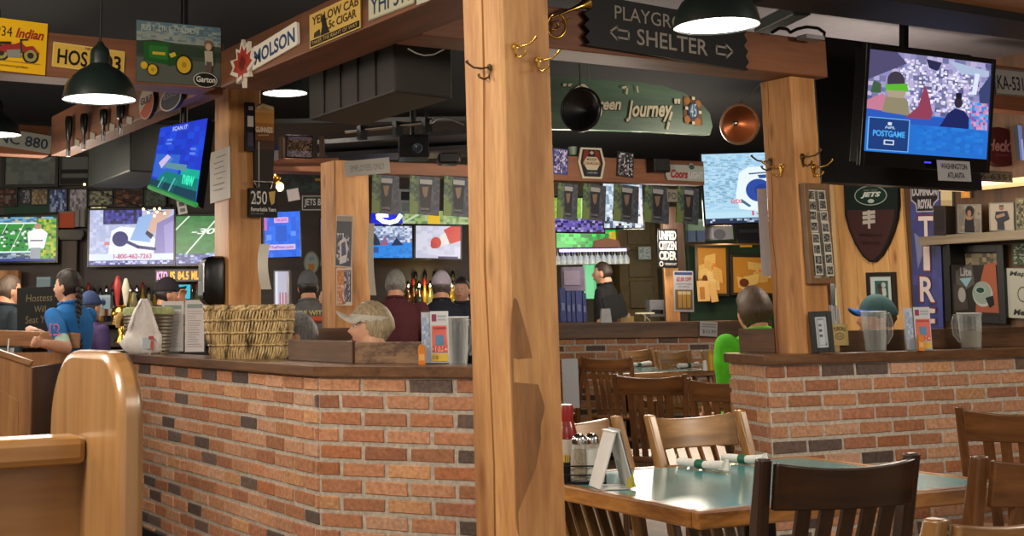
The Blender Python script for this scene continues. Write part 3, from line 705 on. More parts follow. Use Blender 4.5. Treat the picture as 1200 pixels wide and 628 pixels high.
sign('licence_plate', 'corner of a white licence plate at top edge by the post', 'licence plate', spot4((489, -24), (541, -45), (539, -13), (490, 6.5), ('X', XA-.002)), lambda a: a.rect(0, 0, 1, 1, 'b9b8ac'), thick=.003, back='8c8c78', group='licence plates on the beams')
def c880(a): a.rect(0, 0, 1, 1, 'a4aca6'); a.text('SNC 880', .10, .22, .95, .80, '2c4256', bold=.01)
sign('licence_plate', 'pale blue licence plate reading 880 on the dim far beam', 'licence plate', spot4((-20, 146), (60.7, 160), (58, 179.8), (-21, 168), ('Y', Y8-.002)), c880, thick=.003, back='8c948c', group='licence plates on the beams')
# round oil signs and tap handles on the far beam
def disc_sign(name, label, c, rpx, pl, draw, thick=.02, cat='sign', col='20242c'):
    loc, rz, roll, w_, h_ = spot(c[0]-rpx[0], c[1]-rpx[1], c[0]+rpx[0], c[1]+rpx[1], pl)
    return sign(name, label, cat, (loc, rz, 0, w_, h_), draw, thick, col, [(.5+.5*math.cos(2*PI*i/32), .5+.5*math.sin(2*PI*i/32)) for i in range(32)])
def gulf(a):
    a.ell(.5, .5, .5, .5, 'b2a594'); a.poly([(.5+.46*math.cos(2*PI*(i+.0)/48-.5), .5+.46*math.sin(2*PI*i/48-.5)) for i in range(25)], 'a84c30'); a.text('GULF', .12, .30, .88, .52, '2d2c40', bold=.03)
disc_sign('oil_sign', 'round white and orange oil sign on the far beam', (175.5, 121), (8.5, 19), ('X', XF-.002), gulf)
disc_sign('oil_sign', 'round dark blue sign with a pale rim beside the oil sign', (204, 117), (12.5, 13), ('X', XF-.002), lambda a: (a.ell(.5, .5, .5, .5, 'b0aa98'), a.ell(.5, .5, .44, .44, '222a38'), a.text('ESSO', .2, .2, .8, .42, '8a8c90')))
for i, (px, py0, py1) in enumerate(((80, 136, 178), (98, 133, 170), (121, 128, 160), (141, 122, 152))):
    b0, b1 = pp(px, py1, ('X', XF-.03)), pp(px, py0, ('X', XF-.03))
    t = thing('draught_tap', ['black tap handle at the left end of the row on beam', 'black tap handle second from left end of the beam row', 'black tap handle third along the beam row', 'black tap handle closest to the round oil sign'][i], 'tap handle', b0, -PI/2, 'tap handles fixed along the beam')
    h = b1.z-b0.z; b = MB(); b.lathe([(.012, 0), (.022, .02), (.016, .06), (.034, h*.45), (.042, h*.85), (.036, h*.97), (.01, h)], 14, sy=.55); b.build('handle', mat('black_lacquer', '121214', .25, var=0), t, smooth=40)
    b = MB(); b.cyl((0, 0, -.03), (0, 0, .02), .014, n=12); b.build('ferrule', STEEL, t, smooth=40)
    lp = pp(px+11, py1-7, ('X', XF-.002))
    sign('price_tag', ['white card below the first tap handle', 'white card right of the second tap handle', 'white card right of the third tap handle', 'white card below the lamp end of tap row'][i], 'card', (lp, -PI/2, math.radians(12), .10, .04), lambda a: a.rect(0, 0, 1, 1, 'a8a294'), .004, '8a8478', group='white cards along the tap handles')
# ================================================================ notice, pint sign and dispenser on the left post
def notice(a, seed=1, col='cfcbc2', n=7):
    a.rect(0, 0, 1, 1, col); r = random.Random(seed)
    for i in range(n):
        y = .14+.74*i/n; a.line([(.5-r.uniform(.12, .34), y), (.5+r.uniform(.12, .34), y)], a.h*.018, '7a766e')
sign('notice', 'white typed notice pinned on the left timber post', 'notice', spot4((246.5, 178), (270, 172.5), (270.5, 233), (247, 237.5), ('X', LP[0]-.004)), notice, .002, 'b8b4a8')
pg = spot(289, 119, 323, 255, ('Y', LP[1]-.035))
t = thing('beer_sign', 'tall pint shaped stout sign with 250 card on post', 'sign', pg[0]+Vector((0, -.02, 0)), 0)
a = Art(pg[3], pg[4])
gl = [(.22, .06), (.5, .015), (.93, .04), (.94, .30), (.88, .55), (.86, .76), (.24, .76), (.22, .5), (.2, .2)]
a.board(.02, '14110f', gl); a.poly(gl, '1d130f')
for y0, y1, c in ((.05, .10, 'b98e5c'), (.10, .19, 'a8763a'), (.19, .27, '8e5c2c'), (.27, .34, '5e361c'), (.34, .42, '3c2114')): a.poly([(.25, y0), (.9, y0), (.9, y1), (.25, y1)], c)
a.poly([(.3, .055), (.5, .022), (.88, .045), (.86, .075), (.5, .05), (.32, .08)], 'c8b490')
a.text('GUINNESS', .26, .225, .84, .275, 'cfc4b0', bold=.02); a.line([(.34, .30), (.70, .293)], .008, '8e7448'); a.line([(.36, .36), (.36, .74)], .008, '8c8880'); a.build('pint_board', PRINT(), t)
a = Art(pg[3]*.96, pg[4]*.245); a.board(.03, '0c0c0c'); a.rect(0, 0, 1, 1, '0e0d0d'); a.ring(.30, .35, .1, .2, .006, 'c8c6c0'); a.text('250', .05, .10, .62, .56, 'd4d2cc'); a.poly([(.68, .12), (.92, .08), (.88, .50), (.78, .58), (.72, .4)], 'b89a54'); a.text('Remarkable Years', .05, .66, .94, .80, 'd8d6d0', bold=.02); a.text('DUBLIN', .06, .85, .5, .91, '8c8a84')
o = a.build('anniversary_card', PRINT(), t); o.location = (.0, -.012, 0)
a = Art(.055, pg[4]*.42); a.board(.02, '100f12'); a.rect(0, 0, 1, 1, '141318'); a.rect(.2, .28, .85, .5, 'b0aca4'); a.rect(.3, .08, .8, .16, '8c8890'); a.rect(.2, .62, .8, .9, '3a3448'); o = a.build('side_strip', PRINT(), t); o.location = (-pg[3]*.42, .0, pg[4]*.56)
b = MB(); b.tube([(-.02, .0, pg[4]*.22), (-.06, -.02, pg[4]*.30), (.05, -.02, pg[4]*.30), (.04, 0, pg[4]*.22)], .006); b.build('hanger_wire', STEEL, t, smooth=60)
dl, dr = pp(262, 328, ('X', LP[0])), pp(243, 328, ('X', LP[0]))
t = thing('towel_dispenser', 'glossy black dispenser with clear lower window on left post', 'dispenser', (LP[0]-.004, LP[1]+.095, EYE-(356-373)*7.1/FPX), -PI/2)
b = MB(); hgt = 57*7.0/FPX; b.loft([[(x*w_, -y*d_, z) for x, y in ((-1, 0), (1, 0), (1, .75), (.8, 1), (-.8, 1), (-1, .75))] for w_, d_, z in ((.045, .09, 0), (.052, .12, .03), (.052, .12, hgt-.05), (.046, .10, hgt-.012), (.03, .06, hgt))]); b.build('casing', mat('gloss_black_plastic', '0b0b0e', .22, var=0), t, bevel=.006, smooth=40)
b = MB(); b.box((0, -.122, .085), (.06, .008, .075)); b.build('window', mat('smoked_window', '8a98a0', .15, var=0), t, bevel=.003)
b = MB(); b.box((.046, -.124, hgt*.55), (.006, .006, hgt*.6)); b.build('chrome_strip', CHROME, t)
# curled sheets clipped at the post edges
def curl(label, px0, px1, py0, py1, D, col='c9c5bb', bow=.05):
    p0, p1 = at((px0+px1)/2, py1, D), at((px0+px1)/2, py0, D); w_ = max(.03, (px1-px0)*D/FPX); h = p1.z-p0.z
    b = MB(); n = 8; vs = []; fs = []
    for i in range(n+1):
        z = h*i/n; y = -bow*math.sin(PI*i/n*.9)
        vs += [(-w_/2+y*.3, y, z), (w_/2+y*.3, y, z), (w_/2+y*.3, y+.003, z), (-w_/2+y*.3, y+.003, z)]
    b.loft([vs[i*4:i*4+4] for i in range(n+1)])
    o = b.build('paper_sheet', mat('paper_'+col, col, .7, var=.05), loc=p0, rz=-YAW, smooth=50); return tag(o, label, 'paper', 'curled sheets hanging on post edges')
curl('curled white sheet at right edge of the left post', 306, 318, 286, 339, 6.98)
curl('long white sheet on the right edge of the poster covered post', 434, 441, 262, 346, 8.25)
curl('tall grey white sheet at the left edge of the right post', 893, 904, 221, 323, 6.5, 'b4b4be', .01)
# ================================================================ inner post signs
IPX_ = IPX-.004
def pinned(a): a.rect(0, 0, 1, 1, 'c4c4c0'); a.text('EMPLOYEES ONLY', .14, .32, .88, .72, '8a8a88')
sp = list(spot4((405.8, 189.3), (458.4, 184.2), (458, 202.6), (403.8, 207.3), ('D', 8.22)))
sign('notice', 'tilted white paper banner at top of the poster covered post', 'notice', sp, pinned, .003, 'a8a8a4')
def poster1(a):
    a.rect(0, 0, 1, 1, 'b8b0a8'); a.rect(.04, .02, .95, .12, '8a7c6c'); a.rect(.04, .12, .95, .98, '1e2034'); a.cells(.1, .35, .9, .9, 6, 10, ['2a2c48', '5a5c78', 'a8a8b8', '1a1a2a', '3c3e58', 'c4c0c0'], 5, .3)
    a.poly([(.3, .5), (.6, .42), (.8, .62), (.7, .9), (.3, .95)], 'c0bcc0'); a.poly([(.38, .55), (.6, .5), (.7, .75), (.42, .8)], '2a2c4c')
sign('poster', 'dark sports poster with white border on the inner post', 'poster', spot4((395, 254.5), (414.5, 249.5), (412.8, 312), (393.2, 314), ('X', IPX_)), poster1, .003, 'b0a8a0')
def poster2(a):
    a.rect(0, 0, 1, 1, 'c8bcb0'); a.rect(.05, .04, .55, .98, 'b4703c'); a.rect(.55, .04, .95, .9, '6c6a78'); a.cells(.08, .08, .52, .5, 4, 6, ['b8763e', 'c4844a', 'a8622e'], 3); a.cells(.1, .45, .6, .95, 5, 6, ['c49a88', 'd8b8a8', 'b8785c', 'b06a44'], 7, .2); a.cells(.55, .1, .92, .9, 4, 8, ['2c2c3c', '5c5c74', '8c8498', 'b8a8a8', '3c4460'], 8, .1)
sign('poster', 'orange menu poster below the dark sports poster', 'poster', spot4((394.5, 316), (413.5, 312.8), (412.5, 357), (395.5, 358.5), ('X', IPX_)), poster2, .003, 'b0a8a0')
# ================================================================ televisions over the bar at left
DBK = 12.3
def football(a, seed=0, man=True, tilt=.12):
    a.rect(0, 0, 1, 1, '2a8a34'); a.cells(0, 0, 1, .12, 14, 2, ['3c6c8c', '88a0b0', '5aa0c8', '203040', 'b0a890'], seed); a.cells(0, .12, 1, .82, 10, 8, ['2b8c36', '268030', '319640'], seed+1)
    a.line([(0, .14), (1, .14)], .012, 'e8f0f4')
    for i in range(6): a.line([(.02+.2*i, .14), (-.14+.2*i, .78)], .006, 'd8e8d8')
    a.cells(.05, .25, .75, .7, 16, 8, ['e8ece8', '28384c', 'c8d4d0'], seed+2, .82); a.line([(0, .79), (.7, .79)], .014, 'd8ecf4'); a.cells(0, .82, 1, .94, 12, 3, ['304860', '8898a8', '485868', 'b0b8c0'], seed+3); a.rect(0, .94, 1, 1, '2a3a8a')
    if man:
        a.cells(.76, .05, 1, .95, 5, 9, ['2f7a20', '90a020', '48a030', 'b0b828', '206818'], seed+5); a.ell(.78, .22, .04, .075, 'b08870'); a.poly([(.66, .36), (.74, .28), (.84, .28), (.90, .38), (.86, .72), (.68, .72)], 'f4f2f4'); a.rect(.70, .70, .82, .95, '98a0a4'); a.line([(.7, .54), (.84, .54)], .012, '5a5a68')
tv('television', 'television showing football with a white shirted man, far left', spot(-34, 252.5, 69.5, 309, ('D', DBK)), lambda a: football(a, 3), group='televisions around the bar')
def pillow(a):
    a.rect(0, 0, 1, 1, 'b4b8d8'); a.cells(0, 0, .5, .9, 8, 10, ['b0b8dc', 'a4aed8', 'c0c8e4', 'a8b0d0'], 11); a.rect(.16, 0, .62, .26, '14164a'); a.cells(.18, 0, .62, .25, 8, 3, ['1a1c58', '30328c', '0e1038', '4446a8'], 12)
    a.poly([(.26, .38), (.36, .30), (.62, .34), (.80, .56), (.80, .86), (.22, .84)], 'e8ecf8'); a.poly([(.58, .14), (.74, .06), (.72, .6), (.48, .55), (.55, .3)], '8cb0e0'); a.poly([(.76, .05), (.97, .0), (.90, .2), (.76, .44), (.68, .40)], 'd0a898'); a.poly([(.68, .38), (.76, .46), (.73, .54), (.66, .44)], '14143c')
    a.poly([(.80, .25), (1, .1), (1, .85), (.76, .85)], '8078b4'); a.poly([(.88, .3), (1, .2), (1, .8), (.9, .8)], '9a90c8')
    a.ell(.365, .53, .095, .14, '22246a'); a.line([(.44, .58), (.58, .68), (.78, .72)], .03, '2a3070'); a.rect(.18, .58, .24, .64, 'd87080'); a.rect(0, .80, 1, .92, 'd4e0f0'); a.text('1-800-462-7263', .29, .80, .74, .89, 'c04a7a', bold=.03)
    a.rect(0, .92, 1, 1, '343a88'); a.cells(.02, .93, .95, .99, 20, 1, ['c8c8e8', '343a88', '8088c0', '5860a8'], 14)
tv('television', 'television showing a neck pillow advert over the beer taps', spot(103.5, 244, 207, 313, ('D', DBK)), pillow, group='televisions around the bar')
def field(a):
    a.rect(0, 0, 1, 1, '1f7434'); a.cells(0, 0, 1, .8, 6, 8, ['1f7434', '237c3a', '1b6c30'], 21); a.line([(.0, .28), (.22, .0)], .012, 'd8e8d8'); a.line([(.12, .86), (.72, .0)], .012, 'e0ece0'); a.text('-30', .26, .26, .66, .38, 'e8f0e8', bold=.02, shear=.3); a.line([(.78, .42), (.74, .66)], .02, 'd0e0d0')
    a.rect(0, .82, 1, 1, '2a3c78'); a.cells(0, .78, .7, .98, 9, 4, ['4058b0', '8898d0', 'c0c8e8', '28387c', '60588c'], 22, .2)
tv('television', 'television showing a green football field half behind the left post', spot(204.5, 251, 280, 312, ('D', DBK-.15)), field, group='televisions around the bar')
# tilted hanging display close to the far beam
class Warp(Art):
    """Artwork stretched over four points in space (tl, tr, br, bl)."""
    def __init__(s, q, step=.0008):
        q = [Vector(p) for p in q]; Art.__init__(s, (q[1]-q[0]).length, (q[3]-q[0]).length, step); s.q = q; s.n = (q[3]-q[0]).cross(q[1]-q[0]).normalized()
        if s.n.dot(CO-q[0]) < 0: s.n = -s.n
    def _p(s, x, y, lift=0):
        a, b, c, d = s.q; return (a*(1-x)+b*x)*(1-y)+(d*(1-x)+c*x)*y + s.n*(s.k*s.step+lift)
    def body(s, t, m, name, parent):
        b = MB(); f = [p - s.n*.001 for p in s.q]; g = [p - s.n*t for p in s.q]
        b.add(f+g, [(0, 1, 2, 3), (7, 6, 5, 4), (0, 4, 5, 1), (1, 5, 6, 2), (2, 6, 7, 3), (3, 7, 4, 0)]); return b.build(name, m, parent)
def quad(pts, d3):
    """four picture corners; depths for tl, tr, bl fix the plane."""
    a, b, d = at(*pts[0], d3[0]), at(*pts[1], d3[1]), at(*pts[3], d3[2]); n = (b-a).cross(d-a).normalized()
    return [a, b, onplane(pts[2][0], pts[2][1], a, n), d]
q = quad(((188.5, 150), (243.5, 138.5), (229.5, 240), (175.5, 219)), (7.1, 6.75, 6.9))
t = thing('television', 'blue lit display hung at a steep tilt left of the post', 'television', (0, 0, 0), 0, 'televisions around the bar')
a = Warp(q); a.rect(0, 0, 1, 1, '1a3ec8')
a.cells(0, 0, 1, .75, 5, 6, ['1c40cc', '1e48d8', '2238c4', '1a38b8'], 31); a.rect(.02, .45, .55, .82, '2c62c8'); a.rect(.62, .62, 1, .92, '10a890'); a.poly([(.3, .7), (1, .72), (1, 1), (0, 1)], '0c7a70'); a.rect(0, .86, 1, 1, '0c3c50')
a.text('new', .68, .70, .92, .82, '3cf0c0', bold=.03); a.text('SCAN IT', .30, .04, .62, .10, 'b8c8f0', bold=.02); a.rect(.22, .22, .34, .25, '5c80e0'); a.rect(.22, .28, .34, .31, '5c80e0'); a.rect(.76, .36, .88, .39, '5c80e0'); a.rect(.76, .42, .88, .45, '5c80e0'); a.poly([(.14, .60), (.30, .46), (.38, .50), (.22, .68)], 'c8b8e0'); a.rect(.3, .58, .75, .66, '5c8c98'); a.line([(.3, .80), (.22, .96)], .008, '50b0b0'); a.line([(.55, .78), (.46, .96)], .008, '50b0b0')
a.build('screen', SCREEN(), t); a.body(.05, mat('gloss_black_plastic', '0b0b0e', .22, var=0), 'housing', t)
a.k = 0
b = MB(); b.tube([q[3], q[2]], .014, 8); b.build('green_edge', mat('green_edge', '2c9a50', .4, var=0, emit='1f8a40', est=.35), t)
b = MB(); m_ = (q[0]+q[1])/2; b.cyl(m_, (m_.x, m_.y, 3.15), .02); b.build('ceiling_pole', BLACKM, t)
sign('price_tag', 'white card with a black block hanging under the blue display', 'card', spot4((206.5, 233), (217.5, 235.5), (219.5, 252.5), (210, 249), ('D', 6.75)), lambda a: (a.rect(0, 0, 1, 1, 'c4c4c4'), a.rect(.2, .15, .8, .45, '5c5c5c'), a.rect(.25, .6, .8, .85, '6c6c6c')), .002)
# LED ticker
def tick(a):
    a.rect(0, 0, 1, 1, '180404'); a.text('KTO', .03, .15, .26, .85, 'ff9ad0', bold=.03); a.text('IS', .32, .15, .42, .85, 'ffb020', bold=.03); a.text('84.5', .48, .15, .72, .85, 'ffa018', bold=.03); a.text('MILL', .78, .15, .98, .85, 'ffa018', bold=.03)
sign('led_ticker', 'red and orange scrolling display glowing over the back bar', 'display', spot(183, 316, 237, 330, ('D', DBK-.3)), tick, .04, '100808', m=attr_mat('led_glow', .3, emis=1.6))
# ================================================================ playground sign and bugle on the right beam
YBs = YB-.002
loc, rz, roll, sw, sh = spot4((690, -8), (872, 33), (875, 80), (677, 58), ('Y', YBs))
jag = [(0, 0), (1, 0)]
r = random.Random(4)
for i in range(9): jag.append((1-(.0 if i % 2 else .022)+r.uniform(-.006, .006), (i+.5)/9.0))
jag += [(1, 1), (0, 1)]
for i in range(9): jag.append(((.0 if i % 2 else .03)+r.uniform(-.008, .008), 1-(i+.5)/9.0))
def play(a):
    g = '8e8880'
    a.text('PLAYGROUND', .17, .13, .80, .40, g); a.text('SHELTER', .30, .52, .735, .84, g, bold=.01)
    for x0, x1, d in ((.14, .25, 1), (.79, .895, -1)):
        u = (lambda v: x0+(x1-x0)*v) if d > 0 else (lambda v: x1-(x1-x0)*v)
        a.line([(u(0), .67), (u(.42), .54), (u(.40), .61), (u(1), .61), (u(1), .76), (u(.40), .76), (u(.42), .82), (u(0), .67)], .009, g)
sign('carved_sign', 'black plank sign with carved playground and shelter arrows', 'sign', (loc, rz, roll, sw, sh), play, .03, '1b1c1f', jag)
t = thing('bugle', 'brass bugle hanging on beam beside the wide timber post', 'bugle', pp(655, 28, ('Y', YBs-.05)), 0)
P = lambda x, y, o=0: pp(x, y, ('Y', YBs-.05-o))-t.location
b = MB(); b.tube([P(646, 21), P(656, 17), P(664, 13.5), P(672, 10.5), P(679, 7.5), P(684, 5.5), P(688, 3.5)], [.006, .006, .007, .009, .013, .019, .030], 14); b.build('bell', BRASS, t, smooth=60)
b = MB(); b.tube([P(652+11*math.cos(g), 30+14*math.sin(g), .01*math.cos(g)) for g in [2*PI*i/24-1.2 for i in range(22)]], .006, 10); b.build('tube_loop', BRASS, t, smooth=60)
b = MB(); b.tube([P(646, 34), P(650, 35), P(655, 31), P(653, 27)], .005, 10); b.build('lead_pipe', BRASS, t, smooth=60)
b = MB(); [b.cyl(P(660+4*i, 24-1.2*i), P(661.5+4*i, 28-1.2*i), .006, n=10) for i in range(1)]; b.tube([P(657, 26), P(663, 24), P(669, 22)], .004, 8); b.build('valve', BRASS, t, smooth=60)
# ================================================================ coat hooks
def hook(label, px, py, pl, m, sc=1.0, flip=1):
    p0, n, rz = plane(pl); p = onplane(px, py, p0, n)
    t = thing('coat_hook', label, 'hook', p+n*.001, rz, 'coat hooks screwed to the timber posts')
    t.scale = (sc,)*3
    b = MB(); b.lathe([(.001, 0), (.013, .001), (.012, .004), (.006, .006)], 14, R=Matrix.Rotation(PI/2, 3, 'X')); b.prism([(-.012, .005), (0, -.045), (.012, .005), (.008, .016), (-.008, .016)], -.005, 0); b.build('back_plate', m, t, smooth=40)
    b = MB(); b.tube([(0, -.004, .004), (.01*flip, -.03, -.002), (.03*flip, -.055, .004), (.045*flip, -.07, .022), (.05*flip, -.074, .032)], [.004, .004, .004, .0045, .007], 8); b.build('upper_arm', m, t, smooth=60)
    b = MB(); b.tube([(0, -.004, -.035), (.006*flip, -.022, -.045), (.02*flip, -.034, -.035), (.025*flip, -.036, -.022)], [.004, .004, .0045, .006], 8); b.build('lower_arm', m, t, smooth=60)
    return t
OLDB = mat('aged_brass', '5c4a34', .35, metal=.9, var=.2)
hook('brass coat hook high on the wide post, left of pair', 603, 55, ('Y', MP[1]-.004), BRASS, sc=.6)
hook('brass coat hook high on the wide post, right of pair', 630, 71, ('Y', MP[1]-.004), BRASS, sc=.6)
hook('dark iron coat hook on the shaded crack side of wide post', 574, 80, ('X', MP[0]-.004), OLDB, sc=.6, flip=-1)
hook('tarnished coat hook on the left edge of right post', 903, 189, ('X', RP[0]-.004), OLDB, flip=-1)
hook('shiny coat hook on the lit face of right post', 916, 196, ('X', RP[0]-.004), BRASS, flip=-1)
hook('tarnished coat hook on the shaded face of right post, upper', 940, 184, ('Y', RP[1]-.004), OLDB)
hook('shiny coat hook on the shaded face of right post, lower', 953, 196, ('Y', RP[1]-.004), BRASS)
# collage in a wooden frame on the right post
def collage(a):
    a.rect(0, 0, 1, 1, 'b8b4a8'); r = random.Random(3)
    for i in range(2):
        for j in range(8):
            x, y = .06+.45*i+r.uniform(-.03, .03), .01+.122*j+r.uniform(-.01, .01)
            a.rect(x-.02, y-.007, x+.43, y+.117, 'd0ccc0'); a.rect(x+.02, y+.008, x+.38, y+.10, r.choice(['4c4c4a', '5c5a56', '3c3e40'])); a.cells(x+.04, y+.012, x+.36, y+.095, 4, 5, ['2c2e30', '8a8a84', '5a5c5c', 'a8a69c', '484a4c'], i*20+j, .3)
fp = spot4((936.5, 212), (965, 219), (974, 333.5), (944, 331.5), ('Y', RP[1]-.002))
framed('picture_frame', 'brown wooden frame of overlapping black and white snapshots', 'picture', fp, collage, fw=.028, fcol='7d5f42', thick=.03)
# ================================================================ green canoe board, cymbals
YN = 6.35
t = thing('canoe_sign', 'green canoe shaped board with pale cursive lettering', 'sign', (0, YN, 0), 0)
OUT = [(640, 88), (700, 93), (745, 96), (775, 100), (800, 108), (820, 119), (832, 133), (835, 148), (832, 158), (800, 156.5), (760, 154), (700, 152), (640, 151)]
q = [pp(x, y, ('Y', YN)) for x, y in ((640, 88), (840, 88), (840, 160), (640, 160))]
class PxArt(Art):
    """Artwork whose points are given in picture pixels on a plane."""
    def __init__(s, pl, base, step=.0012): s.pl = pl; s.base = Vector(base); Art.__init__(s, 1, .1, step); s.nn = plane(pl)[1]
    def _p(s, x, y, lift=0): return pp(x, y, s.pl)-s.base+s.nn*(s.k*s.step+lift)
a = PxArt(('Y', YN), t.location)
a.poly(OUT, '33473a'); a.mb.build
b = MB(); b.prism([((p-t.location).x, p.z) for p in [pp(x, y, ('Y', YN)) for x, y in OUT[::-1]]], .0, .05); b.build('hull_board', wood('green_painted_board', '3a5342', '4e6a54', 'X', .8, .35, dark='2a3a30', coat=.2), t)
a = PxArt(('Y', YN-.001), t.location); cr = 'b8b096'
for dx, dy, c in ((.8, 1, '1e2a20'), (0, 0, cr)):
    a.text('"A', 659+dx, 98+dy, 693+dx, 107+dy, c, bold=.02, shear=.1); a.text('Green', 690+dx, 115+dy, 727+dx, 129+dy, c, bold=.03, shear=.25, arc=0); a.text('Journey', 733+dx, 118+dy, 787+dx, 143+dy, c, bold=.03, shear=.25); a.text('"', 789+dx, 116+dy, 796+dx, 122+dy, c, bold=.03)
a.line([(786, 132), (783, 142), (781, 151)], .016, cr); a.line([(728, 103), (734, 102), (733, 110)], .014, cr); a.line([(745, 102), (746, 108)], .012, cr)
a.build('lettering', PRINT(), t)
a = PxArt(('Y', YN-.003), t.location); a.poly([(800.5, 112), (821, 119), (823.5, 147), (801.5, 144)], '5c3a22')
for x, y in ((805, 118), (817, 143), (805, 140), (817, 122)): a.ell(x, y, 3.6, 4.5, '8c5a24')
a.ell(811.5, 130, 6, 10, '1c2c40'); a.ell(811.5, 130, 5, 8.5, '30506c'); a.text('45', 808, 122, 815, 137, 'a8b8c0')
for x, y in ((803.5, 127), (819, 132), (811, 115.5), (811, 144.5)): a.poly([(x-1.6, y-2), (x+1.6, y-1.4), (x+1.6, y+2), (x-1.6, y+1.4)], 'c0b8a8')
a.build('gaming_chip_badge', PRINT(), t)
b = MB()
b.cyl(pp(690, 92, ('Y', YN+.02))-t.location, Vector((pp(690, 92, ('Y', YN+.02)).x, .02, 3.15)), .004, n=6); b.build('hanging_wire', STEEL, t)
def cymbal(name, label, cat, c, D, rx_, ry_, m, rimcol, turn, stud=True, wire=None, deep=.05):
    p = at(c[0], c[1], D); r = ry_*D/FPX
    t = thing(name, label, cat, p, -YAW+turn)
    R = Matrix.Rotation(PI/2, 3, 'X')
    b = MB(); b.lathe([(.001, deep*.9), (r*.18, deep*.86), (r*.5, deep*.55), (r*.86, deep*.18), (r*.9, deep*.14), (r*.9, deep*.04), (r*.5, deep*.40), (.001, deep*.7)], 40, R=R, closed=False); b.build('bowl', m, t, smooth=50)
    b = MB(); b.lathe([(r*.86, .010), (r*.93, .016), (r, .008), (r*.99, -.006), (r*.9, -.004)], 40, R=R, closed=True); b.build('rim', rimcol, t, smooth=60)
    if stud: b = MB(); b.lathe([(.001, deep+.012), (.012, deep+.008), (.014, deep-.002), (.001, deep-.004)], 14, R=R); b.build('stud', STEEL, t, smooth=50)
    if wire:
        w0 = Matrix.Rotation(YAW-turn, 3, 'Z') @ (wire-p); b = MB(); b.tube([(0, 0, r), w0], .004, 6); b.build('wire', STEEL, t)
    return t
cymbal('speaker_cone', 'black round dish hanging before the green canoe board', 'speaker', (681, 128.5), 7.0, 21, 27, mat('black_rubber', '17171a', .35, var=.1), mat('black_rim', '202023', .3, var=0), math.radians(-38), stud=False, wire=at(679, 72, 7.0)+Vector((0, 0, .15)), deep=-.09)
cymbal('copper_lid', 'round copper lid with a pale rim hanging left of right post', 'lid', (867, 145.5), 6.6, 17, 25, mat('copper', 'b0653c', .3, metal=.75, var=.15, scale=5), mat('pale_copper_rim', 'b89a80', .35, metal=.5, var=.1), math.radians(-42), wire=at(893, 97, 6.45))
# ================================================================ things on the right canopy beam
bp0, bp1 = onz(642, 211, 2.24), onz(826, 217, 2.24); BRZ = math.atan2(bp1.y-bp0.y, bp1.x-bp0.x)
def PLB(f=0): return ('D', 0, BRZ, bp0+Vector((math.sin(BRZ), -math.cos(BRZ), 0))*f)
def badge(a):
    o = BADGE; a.poly(o, 'b8b09c'); a.poly([(.5+(x-.5)*.84, .5+(y-.5)*.88) for x, y in o], '16130f'); a.poly([(.22, .12), (.40, .08), (.34, .5), (.16, .6)], '6e1d18'); a.poly([(.78, .12), (.60, .08), (.66, .5), (.84, .6)], '6e1d18')
    a.poly([(.32, .30), (.68, .30), (.82, .5), (.68, .72), (.32, .72), (.18, .5)], 'b0a88c'); a.text('MOLSON', .32, .34, .68, .42, '2a2018', bold=.03); a.text('CANADIAN', .2, .46, .80, .56, '6e1d18', bold=.02); a.poly([(.24, .74), (.76, .74), (.70, .9), (.30, .9)], '1a1e34'); a.text('LAGER BEER', .32, .79, .68, .84, 'a8a49c'); a.poly([(.5+(x-.5)*.16, .17+(y-.5)*.14) for x, y in LEAF], 'a09888')
BADGE = [(.12, 0), (.88, 0), (1, .48), (.86, 1), (.14, 1), (0, .48)]
sign('beer_badge', 'pale six sided beer badge on the canopy beam', 'sign', spot(677, 173.5, 708.5, 209.5, PLB(.0)), badge, .015, '8a8474', BADGE)
def team(seed, pal): return lambda a: (a.rect(0, 0, 1, 1, pal[0]), a.cells(.06, .05, .94, .95, 7, 9, pal, seed, .15))
sign('photo_print', 'blue team photo on the canopy beam beside the wide post', 'photo', spot4((648, 175), (664, 173.5), (665, 204), (646, 205), PLB(.002)), team(3, ['3c3c70', '8080b0', 'b0a8c8', '282850', '6060a0', 'c4bcd0']), .01, group='team photos on the canopy beam')
sign('photo_print', 'black and white team photo right of the beer badge', 'photo', spot4((723, 177), (742, 180), (741, 209), (722, 206), PLB(.002)), team(5, ['242426', '8c8890', '5c5860', 'b8b4b8', '3a363e', '141416']), .01, group='team photos on the canopy beam')
b = MB(); p = pp(671, 181.5, PLB(-.06)); b.lathe([(.03, 0), (.036, .06), (.034, .062), (.028, .004)], 18); tag(b.build('cup', mat('dull_green_cup', '6c7a68', .4), loc=p, smooth=50), 'small dull green cup standing on the canopy beam', 'cup')
c = pp(769, 202, PLB(.03)); t = thing('cube_speaker', 'small black cube speaker on canopy beam near beer plaque', 'speaker', c, BRZ)
b = MB(); b.box((0, -.03, .05), (.15, .11, .11)); b.build('cabinet', BLACKM, t, bevel=.008)
b = MB(); b.box((0, -.088, .05), (.13, .006, .09)); b.build('grille', mat('speaker_grille', '1a1a1c', .8, var=.2, scale=200), t)
COORS = [(.02, .70), (.12, .12), (.62, .10), (.64, .0), (.72, 0), (.74, .10), (1, .12), (1, 1), (.06, 1)]
def coors(a): a.poly(COORS, '9a9c96'); a.text('Coors', .14, .38, .58, .88, '8c2c34', bold=.05, shear=.3); a.text('LIGHT', .60, .46, .97, .86, 'b8bcc0', bold=.03); a.ell(.68, .2, .07, .14, '2c4c44')
sign('beer_plaque', 'pale cut out beer plaque with red script near television', 'sign', spot4((778, 190), (824, 193), (824, 213), (778, 211), PLB(.01)), coors, .015, '5c5c58', COORS)
